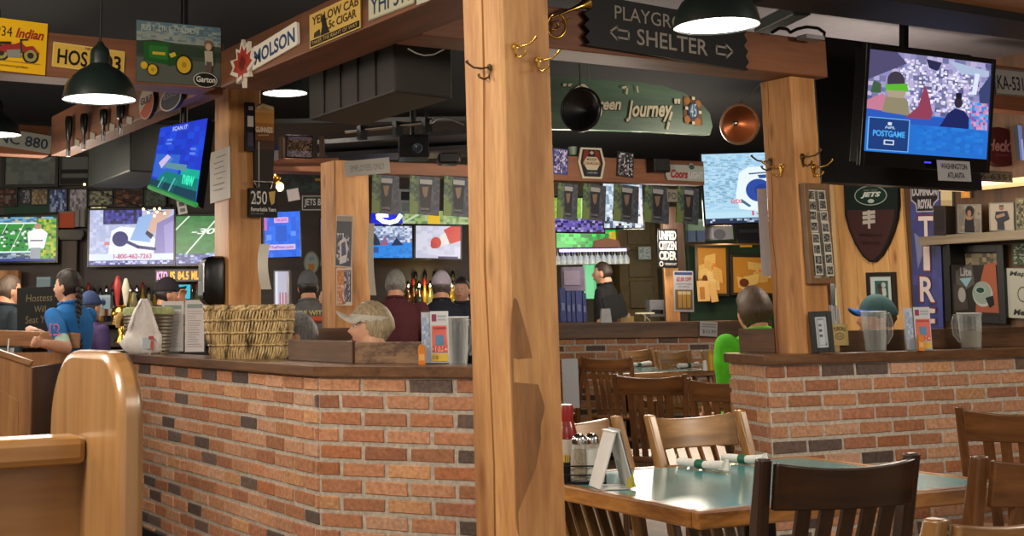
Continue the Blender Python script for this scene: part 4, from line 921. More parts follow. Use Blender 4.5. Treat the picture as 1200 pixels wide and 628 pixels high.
# ================================================================ stout banners strung over the bar
def stout(a):
    a.cells(0, 0, .35, 1, 3, 8, ['3c4c40', '48584a', '56664c', '62744c', '40503c'], 3); a.cells(.3, 0, 1, 1, 6, 8, ['3a3e48', '42464e', '343844', '4a4c54', '3c4250'], 4)
    a.poly([(.32, .10), (.74, .10), (.70, .92), (.38, .92)], '24242a'); a.poly([(.32, .08), (.74, .08), (.73, .20), (.33, .20)], '8c8c8c'); a.poly([(.40, .28), (.62, .26), (.58, .5), (.50, .56), (.44, .46)], '6e5c4c'); a.text('GUINNESS', .38, .82, .66, .87, '8c9094'); a.poly([(.0, .6), (.3, .7), (.28, 1), (0, 1)], '5e6e40')
sl0, sl1 = onz(318, 200, 2.24), onz(640, 210, 2.24); LRZ = math.atan2(sl1.y-sl0.y, sl1.x-sl0.x)
def PLL(f=0): return ('D', 0, LRZ, sl0+Vector((math.sin(LRZ), -math.cos(LRZ), 0))*f)
BAN = [(436, 205, 468, 250.5, 0), (480, 206.5, 515.5, 251.5, 0), (520, 207, 553, 253.5, 0), (653.5, 215, 677, 257, 1), (683, 216, 710, 258, 1), (719, 216.5, 748.5, 260, 1), (755, 218, 784.5, 261, 1), (793, 219, 819, 262, 1)]
names = ['nearest the poster covered post', 'above the blue crowd television', 'half hidden by the wide post', 'just right of the wide post', 'second right of the wide post', 'in front of the white screen', 'left of the small PO plaque', 'beside the big pillow television']
for (x0, y0, x1, y1, k), nm in zip(BAN, names):
    sign('beer_banner', 'dark stout pint banner '+nm, 'banner', spot4((x0, y0), (x1, y0+.8), (x1-1.5, y1+.5), (x0-1, y1), (PLB(.03) if k else PLL(.03))), stout, .003, '343840', group='stout banners strung along the canopy')
sign('letter_plaque', 'tiny white PO plaque between two stout banners', 'sign', spot(781.5, 222, 793.5, 236.5, PLB(.03)), lambda a: (a.rect(0, 0, 1, 1, '7c786e'), a.text('PO', .12, .25, .88, .8, '2c2c2c')), .006)
# ================================================================ right bar televisions
tv('television', 'small television with a bright green pitch behind the banners', spot4((640, 227), (709, 235), (708, 271), (640, 277), ('D', 11.6)), lambda a: (a.rect(0, 0, 1, 1, '7fae3c'), a.cells(0, .0, 1, .62, 9, 5, ['8cb83c', '7aa838', '98c048'], 2), a.line([(.25, 0), (.25, .6)], .01, 'c8e0a0'), a.line([(.6, 0), (.6, .6)], .01, 'c8e0a0'), a.cells(.0, .6, 1, 1, 12, 4, ['5c50a0', '8870c0', '2c2460', 'a8a0d0', '6c5cb0', '20203c'], 3)), bz=.014, group='televisions around the bar')
def court(a):
    a.rect(0, 0, 1, 1, 'b8c8d4'); a.cells(0, 0, 1, .6, 9, 6, ['c0d0dc', '9cb0c4', 'd8e4ec', '8098b0'], 6); a.poly([(.3, .3), (.5, .2), (.6, .8), (.35, .85)], '4c5460'); a.cells(0, .6, 1, 1, 9, 5, ['a8bccc', '283040', 'd0dce4', '50607c', 'e0e8ec'], 7, .1); a.line([(.9, 0), (.98, .9)], .02, 'e4d8dc')
tv('television', 'small tilted television with white court behind the banners', spot4((703, 216), (752, 211), (753, 265), (706, 273), ('D', 11.5)), court, bz=.012, group='televisions around the bar')
def pillow2(a):
    a.rect(0, 0, 1, 1, 'aad2e8'); a.cells(0, 0, 1, .8, 12, 22, ['a8d0e8', '9cc8e4', 'b4d8ec', 'b0d4e8', '94c0dc'], 8); a.cells(.02, .05, .6, .7, 9, 26, ['7ca4bc', '88b0c8'], 9, .82); a.poly([(.38, .62), (.44, .28), (.56, .20), (.80, .20), (1, .26), (1, .9), (.42, .8)], 'e4f0f4'); a.poly([(.76, .20), (.94, .10), (1, .16), (1, .26), (.80, .28)], '3c6cb8'); a.line([(.56, .30), (.86, .28)], .012, '2c4c78'); a.poly([(.66, .32), (1, .30), (1, .36), (.68, .37)], '2c4c88')
    a.ell(.66, .54, .155, .165, '2b4aa0'); a.ell(.70, .54, .09, .09, '243c88'); a.text('DDS', .32, .66, .46, .72, 'e06478', bold=.03); a.poly([(.45, .66), (.56, .76), (.53, .78), (.44, .7)], '3c6c8c'); a.rect(0, .84, 1, .92, 'b8dcec'); a.text('1-800-462-7263', .56, .83, 1.5, .90, 'd8405c', bold=.03); a.rect(0, .93, 1, 1, '22304c'); a.cells(.05, .94, .9, .99, 18, 1, ['b8c8d8', '22304c', '22304c', '8898b0'], 4)
tv('television', 'large bright television with pillow advert beside the right post', spot4((818.5, 183), (922, 173), (924, 266), (824, 262), ('D', 12.0)), pillow2, bz=.02, group='televisions around the bar')
# ================================================================ service counter at the back
CD = 13.0
ca, cc_ = at(600, 380, CD), at(905, 380, CD); CRZ = -YAW
zc = EYE-(377-367.5)*CD/FPX
brick_wall('wall_counter', (ca.x, ca.y), (cc_.x, cc_.y), zc-.15, 21, dark=.25)
pc_ = facing_beam('thick dark timber ledge of the rear service counter', at(600, 380, CD-.06), at(905, 380, CD-.06), zc-.155, zc, .42, W_PLANK)
def PD(D): return ('D', D)
pw = at(780, 380, CD+.05)
t = facing_beam('dark post behind the cider sign over the service counter', at(779, 300, CD+.12), at(803, 300, CD+.12), zc, 2.3, .14, W_DARKZ)
t.name = 'timber_post'; t['category'] = 'post'
t = facing_beam('pale orange board below the cider sign beside beer poster', at(778, 300, CD+.06), at(794, 300, CD+.06), zc, EYE-(314-367)*CD/FPX, .04, W_POST2); t.name = 'timber_board'; t['category'] = 'board'
def cider(a):
    a.rect(0, 0, 1, 1, '141416')
    for i, s_ in enumerate(('UNIFIED', 'CITIZEN', 'CIDER')): a.text(s_, .06, .05+.26*i, .94, .28+.26*i, 'b0b0ae', bold=.04)
    a.ell(.16, .90, .10, .07, 'c8c8c4'); a.ell(.16, .90, .06, .045, '141416'); a.text('VERMONT', .32, .87, .94, .93, 'a8a8a4', bold=.03)
sign('cider_sign', 'black cider sign with stacked white block letters', 'sign', spot4((770, 269), (793, 268), (793.5, 313), (771, 315), PD(CD-.0)), cider, .02, '101012')
def off2(a):
    a.rect(0, 0, 1, 1, 'b0b0b4'); a.rect(.05, .03, .95, .10, '3c4470'); a.text('$2.00 OFF', .14, .15, .90, .27, '9c3438', bold=.03); a.text('DOMESTIC PITCHERS', .12, .30, .9, .34, '4c4c5c'); a.text('EVERY GAME DAY', .2, .37, .8, .41, '4c4c5c'); a.rect(.06, .46, .94, .95, '6c5a3c')
    for x in (.30, .52, .74): a.poly([(x-.10, .52), (x+.10, .52), (x+.08, .9), (x-.08, .9)], 'a8803c'); a.poly([(x-.10, .50), (x+.10, .50), (x+.1, .58), (x-.1, .58)], 'c8b088')
sign('poster', 'tall white discount poster with beer glasses over the counter', 'poster', spot4((788.5, 317), (812.5, 318), (812.5, 365), (790.5, 365.5), PD(CD-.0)), off2, .006, '9c9ca0')
# green partition with bulletin boards
gw = facing_wall('wall_green', 14.4, 809, 912, 0, 2.5, mat('dark_green_paint', '10301f', .55, var=.15), .1)
def notes(seed, n):
    def d(a):
        a.rect(0, 0, 1, 1, 'b07c30'); r = random.Random(seed)
        for i in range(n):
            x, y, w_, h_ = r.uniform(.02, .6), r.uniform(.02, .72), r.uniform(.24, .40), r.uniform(.2, .34); g = r.uniform(-.06, .06)
            a.poly([(x, y+g), (x+w_, y-g), (x+w_-g*.6, y+h_-g), (x-g*.6, y+h_+g)], r.choice(['d0ac68', 'd8b878', 'c8a05c', 'dcc088', 'd4b470']))
            for k in range(4): a.line([(x+.04, y+h_*(.2+.18*k)), (x+w_*.8, y+h_*(.2+.18*k))], .003, 'a8905c')
        a.ell(.22, .72, .1, .12, '5c2c18'); a.rect(.52, .34, .62, .42, 'd07840')
    return d
framed('bulletin_board', 'cork board crowded with overlapping yellow notes, left of two', 'bulletin board', spot4((813, 288), (853, 287), (854, 347), (815, 347), PD(14.25)), notes(5, 9), .03, '241a12', .03)
framed('bulletin_board', 'cork board with neat yellow sheets beside the right post', 'bulletin board', spot4((855, 298), (918, 299), (918, 347), (856, 346), PD(14.25)), notes(8, 6), .03, '241a12', .03)
sign('note', 'yellow note pinned on green wall above the right cork board', 'paper', spot(867, 283, 881, 289.5, PD(14.25)), lambda a: a.rect(0, 0, 1, 1, 'd09c30'), .003)
sign('note', 'loose note hanging below the left cork board', 'paper', spot4((816, 328), (831, 330), (832, 353), (818, 353), PD(14.2)), lambda a: (a.rect(0, 0, 1, 1, 'd8b47c'), a.rect(.2, .3, .6, .9, 'b07838')), .003)
sign('note', 'narrow slanted note hanging below the left cork board', 'paper', spot4((829, 331), (838, 332), (842, 353.5), (834, 354), PD(14.2)), lambda a: a.rect(0, 0, 1, 1, 'd4ac70'), .003)
# shelf items under the big television
sign('framed_photo', 'grey and white framed picture below the pillow television', 'picture', spot4((823, 266), (858, 265), (859, 280), (824, 282), PD(13.4)), lambda a: (a.rect(0, 0, 1, 1, '8c8c94'), a.rect(.05, .1, .35, .9, 'b8b4bc'), a.ell(.55, .6, .2, .4, '64646c')), .02, '2a2a30')
sign('monitor', 'dark switched off monitor beside the grey framed picture', 'monitor', spot(862, 263, 893, 283, PD(13.4)), lambda a: (a.rect(0, 0, 1, 1, '17171c'), a.rect(.1, .3, .9, .5, '2c2c34')), .05, '101014')
sign('storage_bin', 'pale green bin on the shelf left of grey framed picture', 'bin', spot(803, 258, 823, 271, PD(13.4)), lambda a: (a.rect(0, 0, 1, 1, '5c7060'), a.rect(0, 0, 1, .2, '788c7c')), .12, '4c5c50')
sign('storage_bin', 'dark blue bins on the shelf over the left cork board', 'bin', spot(803, 271, 823, 284, PD(13.4)), lambda a: (a.rect(0, 0, 1, 1, '3c4860'), a.rect(.45, 0, .55, 1, '20242c')), .12, '28303c')
facing_beam('dark wooden shelf below the pillow television', at(802, 284, 13.4), at(898, 284, 13.4), EYE-(285.5-367)*13.4/FPX-.02, EYE-(284.5-367)*13.4/FPX, .3, W_DARK)
# kitchen beyond the counter
kw = facing_wall('wall_kitchen', 16.2, 640, 812, 0, 2.9, mat('olive_kitchen_wall', '4a4626', .5, var=.25, scale=3), .1)
GREEN = mat('green_neon_panel', '20d050', .4, var=.2, scale=2, emit='18c848', est=.75)
sign('glow_board', 'glowing green light panel above the hanging glasses', 'light', spot(652, 270, 727, 290, PD(15.6)), lambda a: (a.rect(0, 0, 1, 1, '18b040'), a.cells(0, 0, 1, 1, 10, 3, ['10a038', '28d850', '18b848', '0c8030'], 4), a.cells(.82, .1, 1, .9, 3, 3, ['c8a020', '98b020', 'd0b838'], 5)), .03, '083018', m=SCREEN())
sign('glow_board', 'glowing pale green column behind the man in black', 'light', spot(684, 304, 699, 350, PD(15.6)), lambda a: (a.rect(0, 0, 1, 1, '58b878'), a.rect(.2, 0, .8, 1, '6ccc8c')), .03, '083018', m=SCREEN())
sign('menu_card', 'pale blue sheet taped on the kitchen cupboard', 'paper', spot(748.5, 289, 763, 304, PD(15.2)), lambda a: (a.rect(0, 0, 1, 1, '98acb4'), a.cells(.1, .1, .9, .9, 3, 5, ['a8bcc4', '8498a0'], 2)), .004)
t = thing('cupboard', 'olive wooden cupboard with panel doors behind the counter', 'cupboard', at(751, 372, 15.4)*1, -YAW); t.location.z = 0
wd = 44*15.4/FPX
b = MB(); b.box((0, .2, 1.25), (wd, .36, 2.5)); b.build('carcass', mat('olive_wood', '55451f', .5, var=.25), t)
for k, (z0, z1) in enumerate(((1.3, 1.62), (1.66, 1.98), (2.04, 2.36))):
    b = MB(); b.box((.02, 0, (z0+z1)/2), (wd*.62, .03, z1-z0)); b.build('door', mat('olive_door', '4a4020', .45, var=.2), t, bevel=.006)
# hanging glass rack
t = thing('glass_rack', 'lit rack of hanging stemware over the service counter', 'glass rack', at(692, 294, 14.6), -YAW)
rw = 86*14.6/FPX
b = MB(); b.box((0, 0, .012), (rw, .3, .024)); b.build('rack_board', W_DARK, t)
b = MB(); b.box((.0, -.152, .0), (rw*.9, .008, .03)); b.build('light_strip', mat('violet_light', 'd8c8ff', .4, var=0, emit='c8b4ff', est=1.6), t)
GL = mat('glass_clear', 'ffffff', .03, var=0, trans=1.0, ior=1.45)
GLF = mat('frosty_glass', 'c4d4dc', .12, var=.15, scale=9, coat=.5)
p0 = None; ri = 0
for row in range(2):
    for i in range(13):
        x = -rw/2+rw*(i+.5)/13; y = -.09+.15*row
        w_ = t.location + Matrix.Rotation(-YAW, 3, 'Z') @ Vector((x, y, 0))
        if p0 is None:
            b = MB(); b.lathe([(.033, 0), (.004, -.006), (.004, -.045), (.02, -.06), (.036, -.10), (.034, -.15), (.032, -.15), (.033, -.10), (.012, -.06)], 14); p0 = b.build('wine_glass', GLF, loc=w_, smooth=60); tag(p0, 'stemmed glass hanging upside down in the lit rack', 'wine glass', 'stemware hanging in the lit rack')
        else: o = p0.copy(); COL.objects.link(o); o.location = w_
sign('sign_topper', 'brown arched board above the stemware rack', 'sign', spot4((697, 279), (728, 279), (728, 290), (693, 290), PD(14.3)), lambda a: a.poly([(0, 1), (.08, .3), (.5, 0), (.92, .3), (1, 1)], '6c4024'), .03, '5a341c', [(0, 1), (.08, .3), (.5, 0), (.92, .3), (1, 1)])
# counter clutter
def cbox(name, label, cat, px0, px1, py0, py1, D, m, depth=.2, parts=None, group=None, bevel=.004):
    p = at((px0+px1)/2, py1, D); w_ = (px1-px0)*D/FPX; h = (py1-py0)*D/FPX
    t = thing(name, label, cat, p, -YAW, group); b = MB(); b.box((0, depth/2, h/2), (w_, depth, h)); b.build(name+'_body' if not parts else parts, m, t, bevel=bevel); return t, w_, h
t, w_, h = cbox('cash_register', 'mauve point of sale terminal at left of service counter', 'cash register', 660, 686, 313, 341, CD+.3, mat('mauve_plastic', '766a80', .4), .1, 'screen_housing')
b = MB(); b.box((-.02, -.004, h*.55), (w_*.7, .008, h*.6)); b.build('display', mat('mauve_display', '8a7c94', .3, var=.05), t)
b = MB(); b.box((0, .05, -.13), (.08, .06, .26)); b.build('stand', BLACKM, t)
for i, (x0, x1, y0) in enumerate(((657, 664, 338), (664.5, 670, 342), (670.5, 675, 341), (675.5, 683, 341), (683.5, 688, 344))):
    t, w_, h = cbox('bottle_carton', ['blue carton at the left end beside the wide post', 'narrow blue carton second in the blue row', 'narrow blue carton in the middle of the blue row', 'wide blue carton fourth in the blue row', 'blue carton nearest the man in black'][i], 'carton', x0, x1, y0, 377.5, CD+.1, mat('blue_carton_%d' % (i % 2), ['26387c', '303f92'][i % 2], .35, var=.25, scale=25), .12, 'carton', 'blue cartons on the service counter')
    b = MB(); b.box((0, -.002, h*.45), (w_*.5, .004, h*.22)); b.build('label_patch', mat('pale_blue_label', '7c88b8', .5), t)
t = thing('table_tent', 'small white tent card on the service counter', 'card', at(710, 378, CD-.03), -YAW)
w_ = 13*CD/FPX; h = 16*CD/FPX
b = MB(); b.prism([(-w_/2, 0), (w_/2, 0), (w_*.38, h), (-w_*.38, h)], -.03, -.026); b.prism([(-w_/2, 0), (w_/2, 0), (w_*.38, h), (-w_*.38, h)], .026, .03); b.box((0, 0, h-.003), (w_*.76, .058, .006)); b.build('card', mat('white_card', 'b4b4b8', .5), t)
a = Art(w_*.7, h); a.k = 42; a.text('$1.75', .2, .12, .85, .27, '3c3c44', bold=.03); a.build('printing', PRINT(), t)
t, w_, h = cbox('receipt_printer', 'grey printer on the counter right of the black screen', 'printer', 762, 779, 352, 371, CD+.3, mat('grey_plastic', '6a6a70', .4), .2, 'case')
b = MB(); b.box((0, -.003, h*.3), (w_*.8, .006, h*.25)); b.build('paper_slot', BLACKM, t)
t = thing('heat_lamp_shelf', 'small white bracket shelf lit on the counter', 'shelf', at(756, 376, CD+.05), -YAW)
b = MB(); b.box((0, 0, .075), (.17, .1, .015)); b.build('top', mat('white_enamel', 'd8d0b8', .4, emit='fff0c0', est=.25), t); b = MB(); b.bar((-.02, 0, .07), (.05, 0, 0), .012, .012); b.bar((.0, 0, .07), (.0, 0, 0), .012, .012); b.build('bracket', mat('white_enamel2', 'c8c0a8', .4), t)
t, w_, h = cbox('food_tray', 'dome covered tray glowing warm on service counter', 'tray', 727, 743, 371, 377.5, CD-.0, mat('warm_tray', 'a08448', .35), .16, 'tray')
b = MB(); b.ell((0, .08, h), (w_*.38, .07, .045), 18, 8); b.build('cover', mat('dull_cover', '6a5c50', .4), t, smooth=60)
t, w_, h = cbox('pos_screen', 'black order screen seen from behind on service counter', 'monitor', 712, 737, 346, 372, CD-.02, BLACKM, .03, 'housing')
t.rotation_euler = (0, math.radians(-14), -YAW)
b = MB(); b.box((0, .05, .0), (.14, .1, .02)); b.build('foot', BLACKM, t)
sign('notice', 'small white framed price notice on the counter front', 'notice', spot4((819, 376.5), (839.5, 377), (840, 395), (820, 393), PD(CD-.13)), lambda a: (a.rect(0, 0, 1, 1, 'a8a8ac'), a.text('$10.99', .15, .55, .9, .85, '3c3c48'), a.line([(.1, .2), (.9, .2)], .008, '70707a'), a.line([(.1, .35), (.9, .35)], .008, '70707a')), .01, '8c8c90')
# ================================================================ right corner: television, wall of signs
YT = 4.85
def crowd(a):
    a.rect(0, 0, 1, .7, '7a78a8'); a.cells(0, 0, 1, .7, 14, 9, ['8a88b8', '6c6c9c', 'a8a0cc', '585888', '9a94bc', 'b8acd0', '74749c'], 3); a.cells(.25, .05, .85, .55, 22, 16, ['e8e8f4', 'c8c4e4', 'd8d4f0'], 4, .72); a.poly([(.0, .0), (.22, .0), (.3, .1), (0, .3)], '4c486c'); a.poly([(.45, .03), (.58, .05), (.55, .14), (.48, .12)], '22264c')
    a.poly([(.64, .02), (.98, .08), (.98, .14), (.74, .14)], 'a8b8d4'); a.poly([(.9, .3), (1, .1), (1, .5), (.92, .48)], '34406c'); a.poly([(.86, .12), (.90, .12), (.88, .34), (.84, .34)], 'd8e0f4')
    a.poly([(0, .5), (.12, .42), (.2, .5), (.22, .62), (0, .62)], 'c07890'); a.rect(0, .60, 1, 1, '1f6cc8'); a.poly([(0, .58), (.2, .60), (.5, .62), (1, .58), (1, .7), (0, .7)], '2456b8')
    a.poly([(.12, .60), (.14, .46), (.20, .40), (.26, .40), (.32, .48), (.34, .62)], '8c8468'); a.ell(.215, .29, .07, .10, '3c3444'); a.poly([(.13, .33), (.30, .30), (.32, .38), (.14, .40)], '58b030'); a.poly([(.14, .385), (.30, .375), (.28, .45), (.16, .45)], 'a89880'); a.poly([(.04, .30), (.1, .33), (.1, .42), (.02, .42)], '3c5c3c')
    a.poly([(.30, .64), (.40, .52), (.44, .30), (.47, .36), (.52, .58), (.50, .64)], '8c3c54'); a.poly([(.60, .66), (.64, .56), (.70, .50), (.78, .52), (.86, .64), (.86, .70), (.58, .70)], '14205c'); a.ell(.725, .44, .035, .055, '2c2438'); a.rect(.70, .34, .75, .40, '101428'); a.cells(.82, .42, .98, .7, 5, 6, ['3c8cd8', 'c088b8', '8058a8', '60a8e8', 'd098c0'], 9); a.cells(.4, .7, .95, .95, 9, 5, ['1c70d0', '2478d4', '1c68c4'], 5, .2)
    a.rect(.01, .66, .335, .985, '70b0e8'); a.rect(.018, .668, .327, .977, '143a78'); a.text('POSTGAME', .05, .785, .30, .845, '48a8f0', bold=.03); a.text('NFL', .14, .74, .22, .765, 'a8c8e8', bold=.03, shear=.2); a.rect(.16, .70, .19, .73, 'd0d8e8'); a.rect(.135, .875, .215, .925, 'c8d4e8'); a.rect(.145, .885, .205, .915, '143a78')
loc, rz, roll, sw, sh = spot4((997, 62), (1146, 76), (1143, 205), (992, 196), ('Y', YT))
t = tv('television', 'large television showing a blue stadium crowd at upper right', (loc, rz, 0, sw, sh), crowd, bz=.028, thick=.09, tilt=math.radians(9), chin=.05, led=True, group='televisions around the bar', off=.0)
b = MB(); b.box((0, .16, sh*.55), (.3, .14, .3)); b.bar((0, .18, sh*.6), (0, .22, sh+.35), .035, .035); b.build('wall_mount', BLACKM, t)
# black soffit behind and above the television
s0, s1 = pp(957, 40, ('Y', 5.12)), pp(1143, 60, ('Y', 5.12))
b = MB(); b.box(((s0.x+s1.x)/2, 5.2, (pp(960, 212, ('Y', 5.12)).z+s0.z)/2), (s1.x-s0.x, .10, s0.z-pp(960, 212, ('Y', 5.12)).z)); tag(b.build('wall_soffit', BLACK), kind='structure')
# pale ceiling strip, black beam and wooden strip at the top right
b = MB(); b.box((6.6, 5.35, 2.95), (4.0, 1.5, .04)); tag(b.build('ceiling_pale', mat('pale_ceiling_tiles', '5a565c', .7, var=.08)), kind='structure')
def skewbeam(label, pa, pb, pc, pd_, z, h, m, name='timber_beam', cat='beam'):
    P = [onz(p[0], p[1], z) for p in (pa, pb, pc, pd_)]; b = MB(); b.slab([(p.x, p.y) for p in P], z, z+h); return tag(b.build(name, m, bevel=.004), label, cat, 'timber beams')
skewbeam('wide black beam below the pale ceiling at upper right', (880, 7), (1230, 51), (1230, 30), (930, -18), 2.62, .16, BLACK)
skewbeam('orange brown planked beam at the very top right corner', (1040, -3), (1230, 27), (1230, -20), (1000, -60), 2.66, .16, wood('ceiling_plank', '8c5c3c', 'b07c54', 'X', .7, .5))
zz = 2.80
b = MB(); b.bar(onz(893, 33, zz), onz(940, 10, zz), .10, .07); t = b.build('ceiling_pipe', mat('grey_green_duct', '2c3432', .4), bevel=.01); tag(t, 'short grey green duct bar under the pale ceiling', 'duct')
t = thing('cable_coil', 'black cable coil lying on the beam end above right post', 'cable', (0, 0, 0)); cb = at(940, 42, 6.0)
b = MB(); b.tube([at(x, y, 6.0+.03*i) for i, (x, y) in enumerate(((905, 38), (913, 33), (922, 34), (926, 38), (934, 34), (945, 31.5), (958, 33), (966, 38), (966, 45), (950, 47), (930, 46), (912, 44)))], .008, 8); b.build('cable', BLACKM, t, smooth=60)
b = MB(); b.box(at(950, 44.5, 6.1), (.12, .06, .02)); b.build('plug', mat('pale_plug', '8c8c90', .4), t)
# brown rail with plates right of the television
p0_, p1_ = pp(1141, 125, ('Y', 5.25)), pp(1143, 73, ('Y', 5.25))
b = MB(); b.box((1.2, .05, (p1_.z-p0_.z)/2), (2.4, .1, p1_.z-p0_.z)); tag(b.build('timber_beam', W_BEAM_X, loc=(p0_.x, 5.25, p0_.z)), 'brown rail right of the crowd television carrying a white plate', 'beam', 'timber beams')
def plate(txt, bg, fg): return lambda a: (a.rect(0, 0, 1, 1, bg), a.border(.004, fg), a.text(txt, .05, .26, .95, .80, fg, bold=.01))
sign('licence_plate', 'white licence plate with dark digits right of crowd television', 'licence plate', spot4((1166, 81), (1214, 84), (1214, 116), (1167, 109.5), ('Y', 5.245)), plate('KA-53197', 'a0a0a0', '20242c'), .003, group='licence plates on the beams')
sign('card', 'small white card beside the crowd television corner', 'card', spot(1147.5, 76, 1154, 89, ('Y', 5.245)), lambda a: a.rect(0, 0, 1, 1, '9c9c98'), .003)
def sheet(a): a.rect(0, 0, 1, 1, 'b8b8bc'); a.text('WASHINGTON', .10, .14, .90, .42, '26262c', bold=.02); a.text('ATLANTA', .28, .58, .80, .86, '26262c', bold=.02)
sign('paper_tag', 'white paper reading two team cities below crowd television', 'paper', spot4((1099, 188), (1139, 190), (1137, 213), (1100, 211.5), ('Y', 4.72)), sheet, .002, 'a4a4a8')
sign('licence_plate', 'grey licence plate below the red round badge', 'licence plate', spot4((1139, 199), (1186, 202), (1186, 214), (1140, 212), ('Y', 5.3)), plate('06-6351', '6c6860', '1c1c1e'), .003, group='licence plates on the beams')
RD = [(.5+.5*math.cos(2*PI*i/28), .5+.5*math.sin(2*PI*i/28)) for i in range(28)]
loc, rz, roll, sw, sh = spot(1147, 150.5, 1190, 196, ('Y', 5.6))
def recks(a): a.ell(.5, .5, .5, .5, '3c1014'); a.text('Heck\'s', .12, .30, .88, .62, '8c6468', bold=.03, shear=.3); a.text('BAKERY', .35, .68, .75, .74, '6c3c40')
sign('round_badge', 'dark red round badge with pale cursive lettering', 'sign', (loc, rz, 0, sw, sh), recks, .04, '2a0c10', RD)
sign('lit_display', 'sliver of a blue lit screen at the right edge', 'display', spot(1191, 149, 1215, 189, ('Y', 5.5)), lambda a: (a.rect(0, 0, 1, 1, '5c6c9c'), a.rect(.1, .4, .9, 1, '8c94c0')), .03, m=SCREEN())
# signs on the right wall
XW = 8.0
px = lambda x, y, f=0: pp(x, y, ('X', XW-f))
pa, pb = px(984, 300, .03), px(1062, 300, .03)
t = thing('pine_panel', 'knotty pine board panel behind the football shaped plaque', 'panel', (XW-.001, pb.y, 0), -PI/2)
n = 4; ww = (pa.y-pb.y)/n
for i in range(n):
    b = MB(); b.box((-(pa.y-pb.y)+ww*(i+.5), -.015, 1.2), (ww-.004, .03, 2.3)); b.build('board', W_PINE, t, bevel=.003)
b = MB(); b.box((-(pa.y-pb.y)-.02, -.026, 1.2), (.035, .05, 2.3)); b.build('edge_strip', wood('pale_strip', 'b08c5c', 'c8a878', 'Z'), t)
FB = [(0, 0), (1, 0), (1, .30), (.97, .46), (.90, .62), (.80, .78), (.68, .92), (.56, 1), (.46, 1), (.34, .93), (.20, .78), (.09, .60), (.02, .42)]
def jets(a):
    a.poly(FB, '121212'); a.poly([(.05+.9*x, .03+.94*y) for x, y in FB], '3a2020'); a.poly([(.01, .0), (.99, 0), (.985, .345), (.02, .345)], '0d1a16')
    a.ell(.51, .165, .30, .125, '98a09c'); a.ell(.51, .165, .285, .115, '0f2a20'); a.text('JETS', .33, .12, .70, .20, 'b8c0bc', bold=.05, shear=.3); a.text('NEW YORK', .38, .09, .64, .105, '98a09c'); a.ell(.52, .235, .06, .025, 'a8b0ac')
    a.line([(.48, .36), (.48, .57)], .022, 'a8a098')
    for y in (.385, .44, .50): a.line([(.38, y+.005), (.58, y-.01)], .026, 'a8a098')
    a.text('Wilson', .30, .64, .70, .68, '1c1010', shear=.3); a.text('Official Size', .32, .74, .68, .78, '1c1010', shear=.3)
sign('football_plaque', 'brown football shaped plaque with a green oval crest', 'plaque', spot4((989, 213), (1058.5, 215.5), (1054, 305), (996, 309), ('X', XW-.035)), jets, .03, '0e0e0e', FB)
def player(a): a.rect(0, 0, 1, 1, 'b8c4c0'); a.rect(.2, .14, .82, .92, '2e5c58'); a.cells(.22, .5, .8, .9, 4, 4, ['28504c', '386862', '2c6058'], 3); a.ell(.42, .32, .1, .09, '3c3434'); a.ell(.62, .28, .1, .09, 'a8b0ac'); a.poly([(.34, .40), (.56, .36), (.60, .62), (.40, .66)], '4c3c38'); a.poly([(.54, .38), (.72, .38), (.74, .6), (.56, .62)], 'b8bcb8'); a.poly([(.42, .62), (.54, .6), (.50, .88), (.42, .88)], 'b0a8a0'); a.poly([(.58, .6), (.70, .58), (.74, .88), (.64, .88)], 'c0c4c0')
framed('picture_frame', 'black framed player photo below the football shaped plaque', 'picture', spot4((1017.5, 320), (1050.5, 318), (1053, 364), (1020, 366), ('X', XW-.035)), player, .03, '17120f', .03)
def tire(a):
    a.rect(0, 0, 1, 1, '343a74'); a.cells(0, 0, 1, 1, 4, 14, ['343a74', '303668', '3c4280', '383e78'], 6); a.poly([(.10, .25), (.5, .3), (.2, .42)], '6c7098')
    a.poly([(.02, .02), (.97, .02), (.97, .10), (.82, .12), (.80, .155), (.2, .155), (.18, .12), (.02, .10)], 'a09ca0'); a.poly([(.05, .025), (.94, .025), (.94, .095), (.79, .115), (.77, .15), (.23, .15), (.21, .115), (.05, .095)], '17141c')
    a.text('DOMINION', .08, .035, .92, .08, 'a8a4a8', bold=.04); a.text('ROYAL', .26, .095, .76, .14, 'a8a4a8', bold=.05)
    for ch_, y0, y1 in (('T', .175, .29), ('I', .315, .425), ('R', .455, .57), ('E', .60, .715)):
        w_ = .12 if ch_ == 'I' else .28
        a.text(ch_, .5-w_, y0-.008, .54+w_, y1+.008, '6c2430', bold=.03); a.text(ch_, .52-w_*.9, y0, .52+w_*.9, y1, 'c8bcb8', bold=.02)
sign('enamel_sign', 'tall blue enamel tire sign with cream letters reading downwards', 'sign', spot4((1067.5, 210), (1102.5, 209), (1108, 458), (1076, 470), ('X', XW-.03)), tire, .012, '2c3060', m=GLOSSY())
